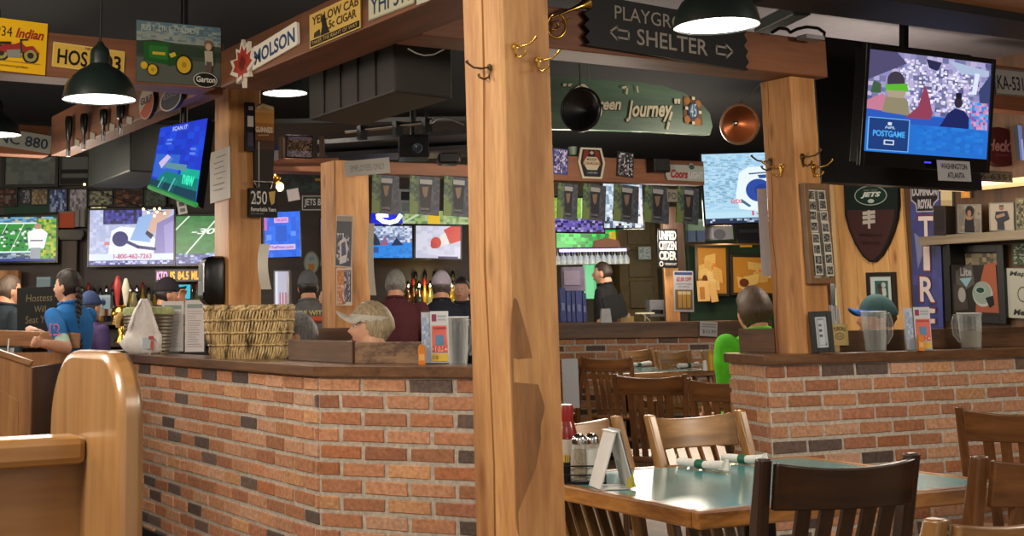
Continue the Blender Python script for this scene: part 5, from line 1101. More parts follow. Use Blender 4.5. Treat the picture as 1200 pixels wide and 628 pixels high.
# shelf with photographs, lights
sa, sb = px(1104, 280), px(1260, 270)
t = thing('wall_shelf', 'weathered grey wooden shelf carrying two photographs', 'shelf', (XW-.001, sb.y, sa.z-.05), -PI/2)
b = MB(); b.box((-(sa.y-sb.y)/2, -.12, .03), (sa.y-sb.y, .24, .06)); b.build('board', wood('grey_shelf', '5c5040', '7c6e58', 'X'), t)
for k in (.15, .8): b = MB(); b.prism([(-.01, -.14), (.01, -.14), (.01, 0), (-.01, 0)], -.2, -.002); o = b.build('bracket', BLACKM, t); o.location = (-(sa.y-sb.y)*k, 0, 0)
def lady(a): a.rect(0, 0, 1, 1, '6c645c'); a.cells(0, 0, 1, 1, 5, 5, ['746c62', '645c54', '5c5650'], 3); a.ell(.52, .22, .2, .2, '1a1412'); a.ell(.5, .30, .09, .12, '7c5c48'); a.poly([(.3, .5), (.7, .5), (.74, 1), (.28, 1)], '141414'); a.poly([(.36, .42), (.64, .42), (.6, .54), (.4, .54)], '7c5c48')
framed('standing_photo', 'glass framed photo of a curly haired woman on shelf', 'photo', spot4((1123, 241), (1151, 238), (1151, 272), (1124, 275), ('X', XW-.16)), lady, .006, '6c7470', .012)
def fellow(a): a.rect(0, 0, 1, 1, '8c8478'); a.ell(.5, .16, .11, .1, '6c5448'); a.rect(.4, .06, .6, .11, '2a2a34'); a.poly([(.25, .3), (.75, .28), (.85, .6), (.6, .7), (.62, 1), (.3, 1), (.3, .7), (.2, .55)], '22242e'); a.line([(.3, .5), (.6, .42)], .02, '7c6454')
framed('standing_photo', 'glass framed photo of a man with folded arms on shelf', 'photo', spot4((1160, 239), (1189, 236), (1190, 269), (1161, 272), ('X', XW-.16)), fellow, .006, '6c7470', .012)
sign('photo_print', 'dim photo cut by the right edge above the shelf', 'photo', spot4((1191, 233), (1215, 231), (1215, 268), (1192, 270), ('X', XW-.17)), team(8, ['5c5c48', '3c3428', '7c7860', '2c2820']), .01)
sign('speaker_box', 'dark brown box on the shelf beside the tire sign', 'box', spot4((1105, 242), (1120, 241), (1120, 276), (1106, 277), ('X', XW-.14)), lambda a: (a.rect(0, 0, 1, 1, '241a18'), a.rect(.15, .15, .85, .85, '1a1414')), .1, '1c1614')
sign('glow_lamp', 'glowing orange panel in the corner below the team paper', 'light', spot4((1128, 216), (1139, 215), (1139, 231), (1129, 233), ('X', XW-.01)), lambda a: (a.rect(0, 0, 1, 1, 'c07828'), a.rect(.2, .1, .8, .9, 'd08830')), .02, m=SCREEN())
sign('glow_lamp', 'glowing cream panel beside the top of tire sign', 'light', spot4((1104, 217), (1118, 216), (1118, 242), (1105, 243), ('X', XW-.01)), lambda a: (a.rect(0, 0, 1, 1, 'c0a070'), a.rect(0, .7, 1, 1, 'a88858')), .02, m=SCREEN())
b = MB(); b.box((0, 0, 0), (.9, .25, .03)); o = b.build('strip_light', mat('warm_strip', 'ffd8a0', .4, var=0, emit='ffc888', est=1.2), loc=px(1185, 214, .25), rz=-PI/2); tag(o, 'warm glowing strip light over the shelf at right edge', 'light')
def helm(a):
    a.rect(0, 0, 1, 1, '24201e'); a.cells(.02, .02, .98, .2, 8, 2, ['6c6450', '84785c', '4c4638'], 2); a.poly([(.1, .3), (.45, .15), (.5, .5), (.3, .6), (.1, .5)], '4c4844'); a.text('Lite', .2, .24, .44, .38, '8c8c90', bold=.03); a.poly([(.18, .42), (.45, .40), (.32, .56)], '7898a8'); a.poly([(.05, .5), (.3, .55), (.35, .9), (.05, .95)], '3a3432'); a.ell(.22, .68, .08, .12, '8c8884')
    a.poly([(.72, .2), (.95, .15), (.98, .95), (.5, .95), (.52, .75)], '8c4c34'); a.ell(.66, .66, .21, .20, '9ca49c'); a.ell(.65, .64, .19, .18, '7c8880'); a.ell(.62, .60, .10, .055, '9ca8a4'); a.ell(.62, .60, .085, .045, '12382c'); a.poly([(.72, .72), (.88, .68), (.9, .82), (.80, .88)], '141618')
framed('picture_frame', 'large dark framed print with a white football helmet', 'picture', spot4((1110, 291), (1178, 283), (1184, 372), (1112, 384), ('X', XW-.02)), helm, .05, '0c0b0c', .04)
sign('photo_print', 'small greenish picture above the white framed certificate', 'photo', spot4((1188, 286), (1213, 283), (1214, 309), (1188, 312), ('X', XW-.02)), team(4, ['3c4c3c', '5c4c3c', '7c8c7c', '2c342c']), .01)
def cert(a): a.rect(0, 0, 1, 1, '9c9c90'); a.text('Maple', .1, .06, .9, .18, '2a2a2a', bold=.03, shear=.2); a.ell(.55, .52, .2, .16, '50504c'); a.ell(.55, .52, .16, .13, '9c9c90'); a.text('Mews', .2, .82, .9, .94, '2a2a2a', bold=.03, shear=.2)
sign('certificate', 'white certificate with old fashioned lettering at right edge', 'sign', spot4((1181, 317), (1215, 312), (1217, 370), (1183, 376), ('X', XW-.02)), cert, .01)
def fish(a): a.rect(0, 0, 1, 1, '6c706c'); a.cells(0, 0, 1, 1, 8, 3, ['6c706c', '747a76', '646864'], 2); a.line([(.02, .6), (.35, .62), (.7, .5), (1, .4)], .05, '16181a'); [a.line([(.05+.1*i, .6-.02*i), (.07+.1*i, .25-.02*i)], .015, '16181a') for i in range(9)]
sign('street_sign', 'grey sign with black skyline silhouette at right edge', 'sign', spot4((1168, 386), (1220, 384), (1220, 406), (1169, 407), ('X', XW-.35)), fish, .01)
# neon blue frame and bright cooler between right post and pine panel
sign('lit_display', 'blue lit screen edge between the right post and pine panel', 'display', spot4((963, 209), (976.5, 211), (978, 262), (965, 258), ('D', 10.4)), lambda a: (a.rect(0, 0, 1, 1, '8c94e0'), a.rect(0, .08, .6, .92, '10143a'), a.rect(.4, .8, .9, .97, '4030b0')), .03, m=SCREEN())
def cooler(a):
    a.rect(0, 0, 1, 1, '1c1818'); a.rect(0, .0, 1, .3, '3c2c24'); a.rect(0, .20, 1, .30, '24304c'); a.rect(0, .33, 1, .39, 'b0203c'); a.rect(0, .42, 1, .5, '3c2c1c')
    for i in range(3):
        for y0, y1 in ((.53, .68), (.74, .88), (.92, 1)): a.rect(.02+.33*i, y0, .31+.33*i, y1, ['e0d8a8', 'f0e0b8', 'e8d0a0'][i]); a.rect(.04+.33*i, y0+.05, .22+.33*i, y1, ['a8c080', 'e0a850', 'd8b870'][i])
    for y in (.685, .885): a.rect(0, y, 1, y+.05, '802060')
sign('drinks_cooler', 'glowing drinks cooler glimpsed beside the pine panel', 'cooler', spot4((972, 265), (998, 265), (1001, 402), (974, 404), ('D', 10.6)), cooler, .1, m=SCREEN())
facing_beam('narrow dark upright between blue screen and pine panel', at(966, 300, 10.9), at(992, 300, 10.9), 0, 2.3, .1, W_BEAM_X).name = 'timber_post'
# ================================================================ things standing on the ledges
def on_ledge(px, py): return onz(px, py, LT)
# wicker basket
bc = (on_ledge(226, 420)+on_ledge(306, 421.5))/2
bc = bc + Vector((.125, .0, 0)); BD = (bc-CO).dot(GF)
bw = 100*BD/FPX/2; bh = .225*BD/6.0
t = thing('wicker_basket', 'large pale wicker basket standing on the left brick ledge', 'basket', (bc.x, bc.y, LT), -YAW)
WICK = wood('wicker_willow', '8a6a3a', 'd8bf8c', 'Z', 5, .55, dark='3c2c14', stretch=3)
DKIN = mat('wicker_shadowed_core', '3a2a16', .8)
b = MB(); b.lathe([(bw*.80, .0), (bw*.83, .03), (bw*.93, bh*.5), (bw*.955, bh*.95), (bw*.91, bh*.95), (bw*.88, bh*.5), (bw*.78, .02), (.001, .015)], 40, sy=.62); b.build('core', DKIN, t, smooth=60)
b = MB(); r = random.Random(5); n = 84
prof = lambda z: bw*(.815+.16*min(1, z/(bh*.62)) + .012*math.sin(z*70))
for i in range(n):
    for lay in range(4):
        z0, z1 = bh*(.0+.245*lay), bh*(.0+.245*(lay+1))+.012; g = 2*PI*(i+.5*(lay % 2))/n; pts = []
        for k in range(5):
            z = z0+(z1-z0)*k/4; rr_ = prof(z)+.010*math.sin(PI*k/4)+r.uniform(-.002, .002); gg = g+(.06+.03*r.random())*(k/4)
            pts.append((rr_*math.cos(gg), rr_*.62*math.sin(gg)+0, z))
        b.tube(pts, .0064, 5)
b.build('wicker_staves', WICK, t, smooth=60)
b = MB()
for lay in range(1, 4):
    z = bh*.245*lay+.006; b.tube([((prof(z)+.012)*math.cos(2*PI*k/48), (prof(z)+.012)*.62*math.sin(2*PI*k/48), z+.003*math.sin(k*2.6)) for k in range(49)], .007, 6)
b.build('waling_bands', WICK, t, smooth=60)
b = MB()
for q_ in range(2):
    b.tube([((bw+.006*math.cos(k*1.1+q_*PI))*math.cos(2*PI*k/72), (bw+.006*math.cos(k*1.1+q_*PI))*.62*math.sin(2*PI*k/72), bh+.008*math.sin(k*1.1+q_*PI)) for k in range(73)], .011, 7)
b.build('braided_rim', WICK, t, smooth=60)
# pitchers
CLR = clear_mat('clear_acrylic', 'f8fafa', .035, .50, .06)
ICE = clear_mat('water_in_jug', 'ecf2f4', .05, .3, .06)
def pitcher(label, px0, px1, py0, py1, handle=-1, fill=.45, D=None, water=None):
    p = on_ledge((px0+px1)/2, py1); D = (p-CO).dot(GF); w_ = (px1-px0)*D/FPX/2; h = (py1-py0)*D/FPX; p = p+GF*.05
    t = thing('pitcher', label, 'pitcher', p, -YAW, 'clear ribbed pitchers')
    b = MB(); n = 32; pr = [(w_*.80, 0), (w_*.84, .01), (w_*.93, h*.55), (w_*.97, h*.9), (w_, h)]; pin = [(x-.004, max(z, .008)) for x, z in pr[::-1]]
    vs = []
    for rr_, z in pr+pin+[(.001, .008)]:
        vs.append([((rr_+.0028*(i % 2)*(z > .01))*math.cos(2*PI*i/n), (rr_+.0028*(i % 2)*(z > .01))*math.sin(2*PI*i/n) - (.02*max(0, math.cos(2*PI*i/n-PI/2*3)) if z > h*.97 else 0), z) for i in range(n)])
    vs = [[(.001*math.cos(2*PI*i/n), .001*math.sin(2*PI*i/n), 0) for i in range(n)]]+vs
    b.loft(vs, caps=True); b.build('jug', CLR, t, smooth=25)
    s = handle; b = MB(); b.tube([(s*w_*.93, 0, h*.88), (s*w_*1.25, 0, h*.92), (s*w_*1.42, 0, h*.74), (s*w_*1.36, 0, h*.42), (s*w_*.88, 0, h*.22)], .009, 8, flat=1.5); b.build('handle', CLR, t, smooth=60)
    b = MB(); b.tube([(w_*1.0*math.cos(2*PI*k/40), w_*1.0*math.sin(2*PI*k/40), h) for k in range(41)], .0035, 6); b.build('rim', mat('bright_acrylic_rim', 'd4dada', .15, var=0, coat=.5), t, smooth=60)
    if fill: b = MB(); b.lathe([(w_*.76, .010), (w_*.87, h*fill), (.001, h*fill)], 28); b.build('drink', water or ICE, t, smooth=50)
    return t
pitcher('clear ribbed water pitcher beside the wide timber post', 525, 551, 373, 428, 1, 0)
pitcher('clear water pitcher before the man in a blue cap', 1018, 1045, 366, 412.5, 1, .55)
pitcher('clear pitcher half full near the right edge of the ledge', 1131, 1157, 368, 409, -1, .5, water=clear_mat('cloudy_drink', 'd8d0c0', .22, .4, .1))
# menu stands with coloured cards
def cards(a):
    a.rect(0, 0, 1, 1, 'c4c8cc'); a.rect(.08, .06, .34, .20, '8c3c5c'); a.rect(.4, .08, .9, .12, '9ca4b0'); a.rect(.4, .15, .86, .18, '9ca4b0'); a.rect(.08, .28, .94, .80, 'd87064'); a.rect(.14, .31, .88, .35, 'b04c4c'); a.rect(.28, .46, .70, .66, '5c8cb4'); a.cells(.1, .68, .92, .79, 8, 2, ['e08070', 'f0a898', 'c85c54'], 3); a.rect(.06, .83, .94, .97, 'e0b848'); a.text('U 50', .1, .86, .4, .93, '8c6c20', bold=.02)
def menu_stand(label, x0, x1, y0, y1, side=-1, bottle=True):
    p = on_ledge((x0+x1)/2+4, y1); D = (p-CO).dot(GF); w_ = (x1-x0)*D/FPX; h = (y1-y0)*D/FPX
    t = thing('menu_stand', label, 'menu stand', p+GF*.02, -YAW, 'clear menu stands with red and blue cards')
    b = MB(); b.box((0, .035, h/2), (w_*.98, .003, h)); b.box((-w_*.5, .018, h/2), (.003, .036, h)); b.box((0, .015, .003), (w_, .05, .006)); b.build('holder', CLR, t)
    a = Art(w_*.68, h*.97); a.board(.002, 'b8bcc0'); cards(a); o = a.build('front_card', PRINT(), t); o.location = (w_*.15, 0, .006)
    a = Art(w_*.34, h*.95); a.board(.002, 'a8b4c4'); a.rect(0, 0, 1, 1, 'b4bccc'); a.cells(.1, .1, .9, .7, 3, 7, ['8ca4c4', 'c4ccd8', 'a0b4d0'], 4); o = a.build('side_card', PRINT(), t); o.location = (-w_*.35, .012, .006)
    if bottle:
        t2 = thing('sauce_packet', 'orange carton standing against '+('the left' if x0 < 700 else 'the right')+' menu stand', 'carton', p+GF*-.02+GR*(-w_*.55 if x0 < 700 else -w_*.12), -YAW)
        b = MB(); b.loft([[(x*k, y*.008, z) for x, y in ((-1, -1), (1, -1), (1, 1), (-1, 1))] for k, z in ((.014, 0), (.0145, h*.30), (.011, h*.36), (.006, h*.38))]); b.build('carton', mat('orange_carton', 'd07c1c', .4), t2, bevel=.002)
        b = MB(); b.box((0, -.0085, h*.14), (.022, .001, h*.12)); b.build('label_band', mat('pale_orange', 'e0a860', .5), t2)
    return t
menu_stand('menu stand with coloured card left of the ribbed pitcher', 492, 523, 366, 427)
menu_stand('menu stand with coloured card between two clear pitchers', 1063, 1091, 361, 411)
# white paper menus in clear stands, left of the basket
def menu(a):
    a.rect(0, 0, 1, 1, 'e4e0e2'); a.rect(.1, .08, .9, .16, '98aaa8'); r = random.Random(2)
    for i in range(16): a.line([(.12, .22+.045*i), (r.uniform(.5, .9), .22+.045*i)], .0025, 'a29ea4')
for i, (x0, x1, y0, y1, l) in enumerate(((183, 190.5, 362, 412, 'narrow white menu at left of the clear menu row'), (190, 214.5, 355, 412.5, 'wide white paper menu left of the two big ones'), (217, 239, 353.5, 413, 'white paper menu touching the wicker basket'))):
    p = on_ledge((x0+x1)/2, y1); D = (p-CO).dot(GF); w_ = (x1-x0)*D/FPX; h = (y1-y0)*D/FPX
    t = thing('paper_menu', l, 'menu', p, -YAW+.1, 'paper menus in clear stands')
    a = Art(w_, h); a.board(.002, 'b8b4b8'); menu(a); o = a.build('menu_sheet', PRINT(), t); o.location = (0, .0, .004)
    b = MB(); b.box((0, .006, h*.5), (w_+.012, .003, h+.004)); b.box((0, .03, .003), (w_+.012, .09, .006)); b.box((w_/2+.005, .02, h*.5), (.003, .05, h)); b.build('clear_holder', CLR, t)
# white carrier bag tied at the top
p = on_ledge(166, 415.5)+GF*.05; D = (p-CO).dot(GF); s_ = D/FPX
t = thing('carrier_bag', 'white plastic carrier bag with red print, knotted upright', 'bag', p, -YAW)
PLA = mat('white_plastic_film', 'e2dedc', .35, var=.08, scale=30, bump=.3)
rg = random.Random(7); rings = []
for z, w_, d_, ox in ((0, 14, .05, 0), (5, 21, .072, -1), (13, 23, .078, -2), (22, 20, .068, -1), (31, 15, .05, 0), (42, 11, .034, 1), (52, 8, .026, 1), (60, 6, .022, 0), (64, 3.5, .014, 0)):
    rings.append([(ox*s_+w_*s_*math.cos(2*PI*i/28)*(1+.13*math.sin(i*1.9+z*.35)), d_*math.sin(2*PI*i/28)*(1+.2*math.sin(i*2.7+z)), z*s_) for i in range(28)])
b = MB(); b.loft(rings); b.build('bag_body', PLA, t, smooth=70)
for sx in (-1, 1):
    b = MB(); b.tube([(sx*2*s_, -.02, 62*s_), (sx*9*s_, -.035, 48*s_), (sx*15*s_, -.03, 30*s_), (sx*(17 if sx > 0 else 13)*s_, -.02, 12*s_)], [.010, .020, .024, .014], 10, flat=.5); b.build('handle', PLA, t, smooth=60)
a = Art(16*s_, 16*s_); a.rect(.3, .1, 1, .9, 'b8c8d4'); a.rect(.75, .0, 1.1, .25, 'b04848'); a.poly([(.9, .3), (1.15, .3), (1.05, .95), (.85, .9)], 'c05c50'); o = a.build('printed_logo', PRINT(), t); o.location = (5*s_, -.082, 5*s_)
# toothpick box in front of the bag
p = on_ledge(183, 414.5); t = thing('cream_box', 'small cream box beside the carrier bag', 'box', p, -YAW); b = MB(); b.box((0, .02, .035), (.05, .04, .07)); b.build('carton', mat('cream_card', 'c8b48c', .5), t, bevel=.003); b = MB(); b.box((0, -.001, .04), (.04, .002, .04)); b.build('label_patch', mat('pale_cream', 'd8ccb0', .5), t)
# ribbed bucket with a green cloth
p = on_ledge(156, 414.6)+Vector((.11, .05, 0)); s_ = (p-CO).dot(GF)/FPX
t = thing('ribbed_bucket', 'ribbed grey bucket with green rim beside the carrier bag', 'bucket', p, -YAW)
pr = [(.001, .0), (24*s_, 0)]
for i in range(11): pr += [((24+.45*i)*s_, (2+4*i)*s_), ((25.4+.45*i)*s_, (3.4+4*i)*s_)]
b = MB(); b.lathe(pr+[(28*s_, 47*s_), (25*s_, 46*s_), (22*s_, 4*s_), (.001, 3*s_)], 32); b.build('ribbed_wall', mat('dull_zinc', '7c7464', .4, metal=.5), t, smooth=35)
b = MB(); b.lathe([(29*s_, 44*s_), (30*s_, 47*s_), (29*s_, 52*s_), (25*s_, 53*s_), (24*s_, 48*s_)], 32, closed=True); b.build('green_rim', mat('pale_green_cloth', 'a4b078', .7, var=.25, scale=40), t, smooth=50)
b = MB(); b.tube([(-29*s_, -.02, 46*s_), (-35*s_, -.03, 40*s_), (-34*s_, -.03, 30*s_)], [.02, .024, .012], 8); b.build('yellow_cloth', mat('yellow_cloth', 'c8a468', .8, var=.3, scale=40), t, smooth=60)
p = on_ledge(133, 413.2); t = thing('saucer', 'pale shallow dish at the far end of the left ledge', 'dish', (p.x+.05, p.y, LT), 0); b = MB(); b.lathe([(.001, 0), (.06, .001), (.085, .012), (.083, .015), (.05, .006), (.001, .005)], 28); b.build('dish', mat('white_china', 'd0d0cc', .25, var=.03), t, smooth=60)
# framed menu, sampler holder, glass on the right ledge
framed('picture_frame', 'black framed menu standing on ledge beside the right post', 'picture', spot4((946.5, 365), (972, 364.5), (977, 412.5), (951, 414), ('D', 6.17)), lambda a: (a.rect(0, 0, 1, 1, 'b4bcc4'), a.text('BEER', .3, .06, .7, .12, '3c4450'), [a.rect(.3, .24+.17*i, .55, .32+.17*i, ['6c5c7c', '4c4458', '5c5068'][i % 3]) for i in range(3)], a.border(.002, '7c8490', .08), a.ell(.8, .9, .05, .04, '4c5450')), .024, '17181c', .02)
p = on_ledge(986, 412)+GF*.03; D = (p-CO).dot(GF); s_ = D/FPX
t = thing('straw_holder', 'cream carton with oval stamp holding straws, right ledge', 'holder', p, -YAW)
b = MB(); b.box((-4*s_, 0, 3.5*s_), (7*s_, .03, 7*s_)); b.build('foot', mat('pale_block', 'b89c68', .5), t)
def crt(a): a.rect(0, 0, 1, 1, 'c8b070'); a.text('TUBORG', .16, .10, .86, .30, '5c4c34', bold=.04, arc=.06); a.ell(.5, .56, .26, .17, '6c5c3c'); a.ell(.5, .56, .22, .13, 'b8a068'); a.text('Gold', .34, .50, .66, .62, '5c4c34', shear=.3)
a = Art(20*s_, 24*s_); a.board(.05, 'c0a868'); crt(a); o = a.build('carton', PRINT(), t); o.location = (0, -.02, 7*s_)
b = MB(); r = random.Random(9)
for i in range(12):
    x, y = r.uniform(-8, 6)*s_, r.uniform(.0, .03); b.cyl((x, y, 10*s_), (x+r.uniform(-2, 2)*s_, y+.01, r.uniform(46, 54)*s_), .0035, n=7)
b.build('straws', mat('white_straw', 'c4c8cc', .35, var=.05), t, smooth=60)
p = on_ledge(1004, 411)+GF*.04; t = thing('tumbler', 'empty drinking glass left of the water pitcher on ledge', 'glass', p, 0)
b = MB(); b.lathe([(.001, 0), (.028, 0), (.034, .09), (.032, .09), (.026, .006), (.001, .006)], 24); b.build('glass', CLR, t, smooth=50)
# ================================================================ things on the teal table
TZ = .75
def tab(px, py): return onz(px, py, TZ)
p = tab(688, 567); D = (p-CO).dot(GF); s_ = D/FPX
cad = thing('condiment_caddy', 'black wire caddy holding salt and pepper on teal table', 'caddy', p+GF*.03, -YAW)
b = MB(); w_ = 23*s_; dd = .035
b.box((-2*s_, 0, .003), (2*w_, 2*dd, .005))
for z in (20*s_, 10*s_): b.tube([(-w_-2*s_, -dd, z), (w_-2*s_, -dd, z), (w_-2*s_, dd, z), (-w_-2*s_, dd, z), (-w_-2*s_, -dd, z)], .0024, 6)
for x in (-w_-2*s_, w_-2*s_):
    for y in (-dd, dd): b.cyl((x, y, 0), (x, y, 22*s_), .0024, n=6)
b.build('wire_frame', BLACKM, cad, smooth=60)
def shaker(label, px, h, fill):
    q = cad.matrix_basis @ Vector(((px-688)*s_, 0, .006))
    t = thing('shaker', label, 'shaker', q, -YAW, 'glass shakers in the caddy')
    hh = h*s_; b = MB(); b.lathe([(.001, 0), (10.5*s_, 0), (11*s_, hh*.2), (9.5*s_, hh*.55), (7.5*s_, hh*.80), (7*s_, hh*.80), (9*s_, hh*.5), (9.8*s_, .004), (.001, .004)], 10); b.build('glass_body', CLR, t, smooth=20)
    b = MB(); b.lathe([(.001, .005), (9.6*s_, .005), (10*s_, hh*.2), (8.9*s_, hh*.5), (8*s_, hh*.66), (.001, hh*.66)], 16); b.build('contents', fill, t, smooth=50)
    b = MB(); b.lathe([(8.2*s_, hh*.78), (8.4*s_, hh*.86), (7.4*s_, hh*.94), (4*s_, hh), (.001, hh*1.005)], 20); b.build('chrome_cap', CHROME, t, smooth=50)
shaker('pepper shaker on the left in the wire caddy', 682, 53, mat('ground_pepper', '8c7c64', .8, var=.4, scale=200))
shaker('salt shaker on the right in the wire caddy', 697, 53, mat('white_salt', 'd4d4d0', .8, var=.05, scale=200))
p = tab(667, 565)+GF*.06; t = thing('ketchup_bottle', 'red ketchup bottle half hidden behind the wide post', 'bottle', p, -YAW); s2 = (p-CO).dot(GF)/FPX
b = MB(); b.lathe([(.001, 0), (14*s2, 0), (15*s2, 6*s2), (15*s2, 50*s2), (12*s2, 62*s2), (8*s2, 72*s2), (8*s2, 78*s2), (.001, 78*s2)], 24); b.build('bottle_body', mat('ketchup_red', '7c1414', .25, var=.1, coat=.3), t, smooth=50)
b = MB(); b.lathe([(10.5*s2, 64*s2), (11.5*s2, 78*s2), (10*s2, 84*s2), (.001, 85*s2)], 24); b.build('cap', mat('cap_red', '8c1c1c', .3), t, smooth=50)
b = MB(); b.lathe([(15.3*s2, 16*s2), (15.3*s2, 46*s2)], 24); b.build('paper_label', mat('bottle_label', 'c0b8ac', .5), t, smooth=50)
p = tab(671, 565)+GF*.0; t = thing('sugar_caddy', 'black box of yellow and pink sachets beside the shakers', 'caddy', p, -YAW)
b = MB(); b.box((-.008, .04, .028), (.035, .075, .056)); b.build('box', BLACKM, t, bevel=.003)
b = MB(); [b.box((-.02+.006*i, .035, .062), (.004, .05, .03)) for i in range(3)]; b.build('sachets', mat('yellow_sachet', 'c8a850', .6), t)
# folded tent card
t = thing('table_tent', 'tall folded tent card with yellow corner on teal table', 'card', tab(722, 574), -YAW+.15); s3 = (t.location-CO).dot(GF)/FPX
b = MB(); P = lambda x, z: ((x-722)*s3, 0, (574-z)*s3)
th = .10
for (x0, z0, x1, z1) in ((703, 573, 724, 509), (727, 509, 742, 572)):
    dx = 3*s3; a0, a1 = P(x0, z0), P(x1, z1)
    b.add([(a0[0], 0, a0[2]), (a0[0]+.004, 0, a0[2]), (a1[0]+.004, 0, a1[2]), (a1[0], 0, a1[2]), (a0[0], th, a0[2]), (a0[0]+.004, th, a0[2]), (a1[0]+.004, th, a1[2]), (a1[0], th, a1[2])], [(0, 1, 2, 3), (7, 6, 5, 4), (0, 4, 5, 1), (1, 5, 6, 2), (2, 6, 7, 3), (3, 7, 4, 0)])
b.box((0, th/2, .002), (36*s3, th, .003)); b.box((2.5*s3, th/2, 64*s3), (6*s3, th, .003)); b.build('card', mat('white_card_stock', 'd4d4d2', .4, var=.04), t)
a0, a1 = Vector(P(728, 507)), Vector(P(743.5, 572)); n3 = Vector((a1.z-a0.z, 0, a0.x-a1.x)).normalized()*-.003
b = MB(); b.fixn = False
def strip(u0, u1, v0, v1, col, k):
    b.col = lin4(col); f = lambda u, v: a0.lerp(a1, v)+Vector((0, th*u, 0))+Vector((.004+.0005*k, 0, 0)); b.add([f(u0, v0), f(u1, v0), f(u1, v1), f(u0, v1)], [(0, 1, 2, 3)])
strip(0, 1, 0, 1, 'b4bcc8', 1); strip(.0, 1, .0, .25, '8ca0c4', 2); strip(.1, .8, .3, .6, 'a89c58', 3); strip(.2, .9, .55, .85, '6c7468', 4); strip(0, 1, .86, 1, 'd0c038', 5); b.build('printed_side', PRINT(), t)
b = MB(); b.add([P(735, 574), P(745, 571), P(743, 556), P(736, 562)], [(0, 1, 2, 3)]); b.add([Vector(P(735, 574))+Vector((0, .003, 0)), Vector(P(745, 571))+Vector((0, .003, 0)), Vector(P(743, 556))+Vector((0, .003, 0)), Vector(P(736, 562))+Vector((0, .003, 0))], [(3, 2, 1, 0)]); b.build('yellow_corner', mat('yellow_print', 'c8b838', .4), t)
# rolled napkins with green bands
def napkin(label, c0, c1, z=TZ, r_=.017, tail=True):
    a, c = onz(c0[0], c0[1], z), onz(c1[0], c1[1], z); a.z = c.z = z+r_; d = (c-a); l = d.length; rz = math.atan2(d.y, d.x)
    t = thing('napkin_roll', label, 'napkin', a, rz, 'napkin rolls with green bands'); NP = mat('white_napkin', 'd6d8d4', .8, var=.05, scale=60, bump=.2)
    b = MB(); b.tube([(0, 0, 0), (l*.3, 0, .0), (l*.5, 0, -.001), (l*.8, 0, .001), (l, 0, .003)], [r_*.95, r_, r_*.9, r_*1.1, r_*1.25], 12, flat=.8); b.build('roll', NP, t, smooth=60)
    b = MB(); b.tube([(l*.40, 0, -.0005), (l*.56, 0, -.0005)], [r_*1.06, r_*1.06], 14, flat=.82); b.build('paper_band', mat('green_band', '1c5c48', .5, var=.1), t, smooth=60)
    if tail: b = MB(); b.add([(l*.93, -r_*1.2, -.008), (l*1.10, -r_*.6, -.010), (l*1.04, r_*.3, .022), (l*.93, r_*.8, .018)], [(0, 1, 2, 3)]); b.add([(l*.93, -r_*1.2, -.005), (l*1.10, -r_*.6, -.007), (l*1.04, r_*.3, .025), (l*.93, r_*.8, .021)], [(3, 2, 1, 0)]); b.build('corner_flap', NP, t)
napkin('rolled napkin nearer the tent card on teal table', (797, 547), (851, 554))
napkin('rolled napkin behind the walnut chair back on teal table', (848, 542), (897, 546))
napkin('rolled napkin at left on the far teal table', (734, 431.5), (761, 429.5), r_=.026, tail=False)
napkin('rolled napkin at right on the far teal table', (795, 432), (818, 431), r_=.026, tail=False)
sign('menu_card', 'plain grey white card upright on chair beside wide post', 'menu', spot4((658, 420.5), (676.5, 420.5), (679.5, 478), (660, 478), ('D', 8.2)), lambda a: a.rect(0, 0, 1, 1, 'a8acb4'), .006, '9ca0a8')
p = onz(834, 412, .75); t = thing('condiment_set', 'red and yellow sauce bottles on the far table by green shirt', 'bottle', at(836, 414, 11.5), -YAW)
b = MB(); b.lathe([(.001, 0), (.03, 0), (.03, .12), (.012, .17), (.001, .18)], 14); o = b.build('mustard_bottle', mat('mustard', 'b8901c', .4), t, smooth=50); o.location = (-.03, 0, 0)
b = MB(); b.lathe([(.001, 0), (.03, 0), (.03, .13), (.014, .19), (.001, .20)], 14); o = b.build('sauce_bottle', mat('dark_sauce', '6c2414', .4), t, smooth=50); o.location = (.035, .01, 0)
b = MB(); b.lathe([(.001, 0), (.022, 0), (.018, .08), (.001, .09)], 12); o = b.build('salt_bottle', mat('white_salt', 'd4d4d0', .8), t, smooth=50); o.location = (-.09, -.02, 0)
t.location = onz(838, 434, .75); t.location.z = .75
# ================================================================ back bar at left
BB = 12.45
facing_wall('wall_bar_back', BB+.02, -260, 640, 0, 3.1, W_DARK, .1)
facing_beam('long dark shelf carrying the liquor bottles behind the bar', at(60, 370, BB-.30), at(600, 370, BB-.30), 1.195, 1.235, .28, W_DARK).name = 'bottle_shelf'
# bar counter with patrons
facing_beam('dark bar counter top in front of the patrons', at(-120, 370, 10.55), at(560, 370, 10.55), 1.03, 1.08, .55, W_DARK).name = 'bar_counter'
b_ = facing_beam('dark panelled bar front below the counter top', at(-120, 370, 10.68), at(560, 370, 10.68), 0, 1.028, .3, W_DARK); b_.name = 'bar_cabinet'
BP = [lambda s: [(.001, 0), (.036, 0), (.038, .01), (.038, .17), (.030, .20), (.014, .225), (.0135, .275), (.016, .278), (.016, .295), (.001, .297)], lambda s: [(.001, 0), (.042, 0), (.042, .13), (.036, .16), (.014, .19), (.014, .25), (.017, .252), (.017, .27), (.001, .272)], lambda s: [(.001, 0), (.033, 0), (.035, .02), (.034, .15), (.026, .20), (.013, .25), (.013, .30), (.015, .302), (.015, .32), (.001, .322)]]
BC = ['5c3414', '1c3c20', '6c6c48', 'b0a890', '22282c', '8c5c1c', '3c2418', '9ca8ac', '4c6c58', 'a88c2c', '2c3c5c']
protos = {}
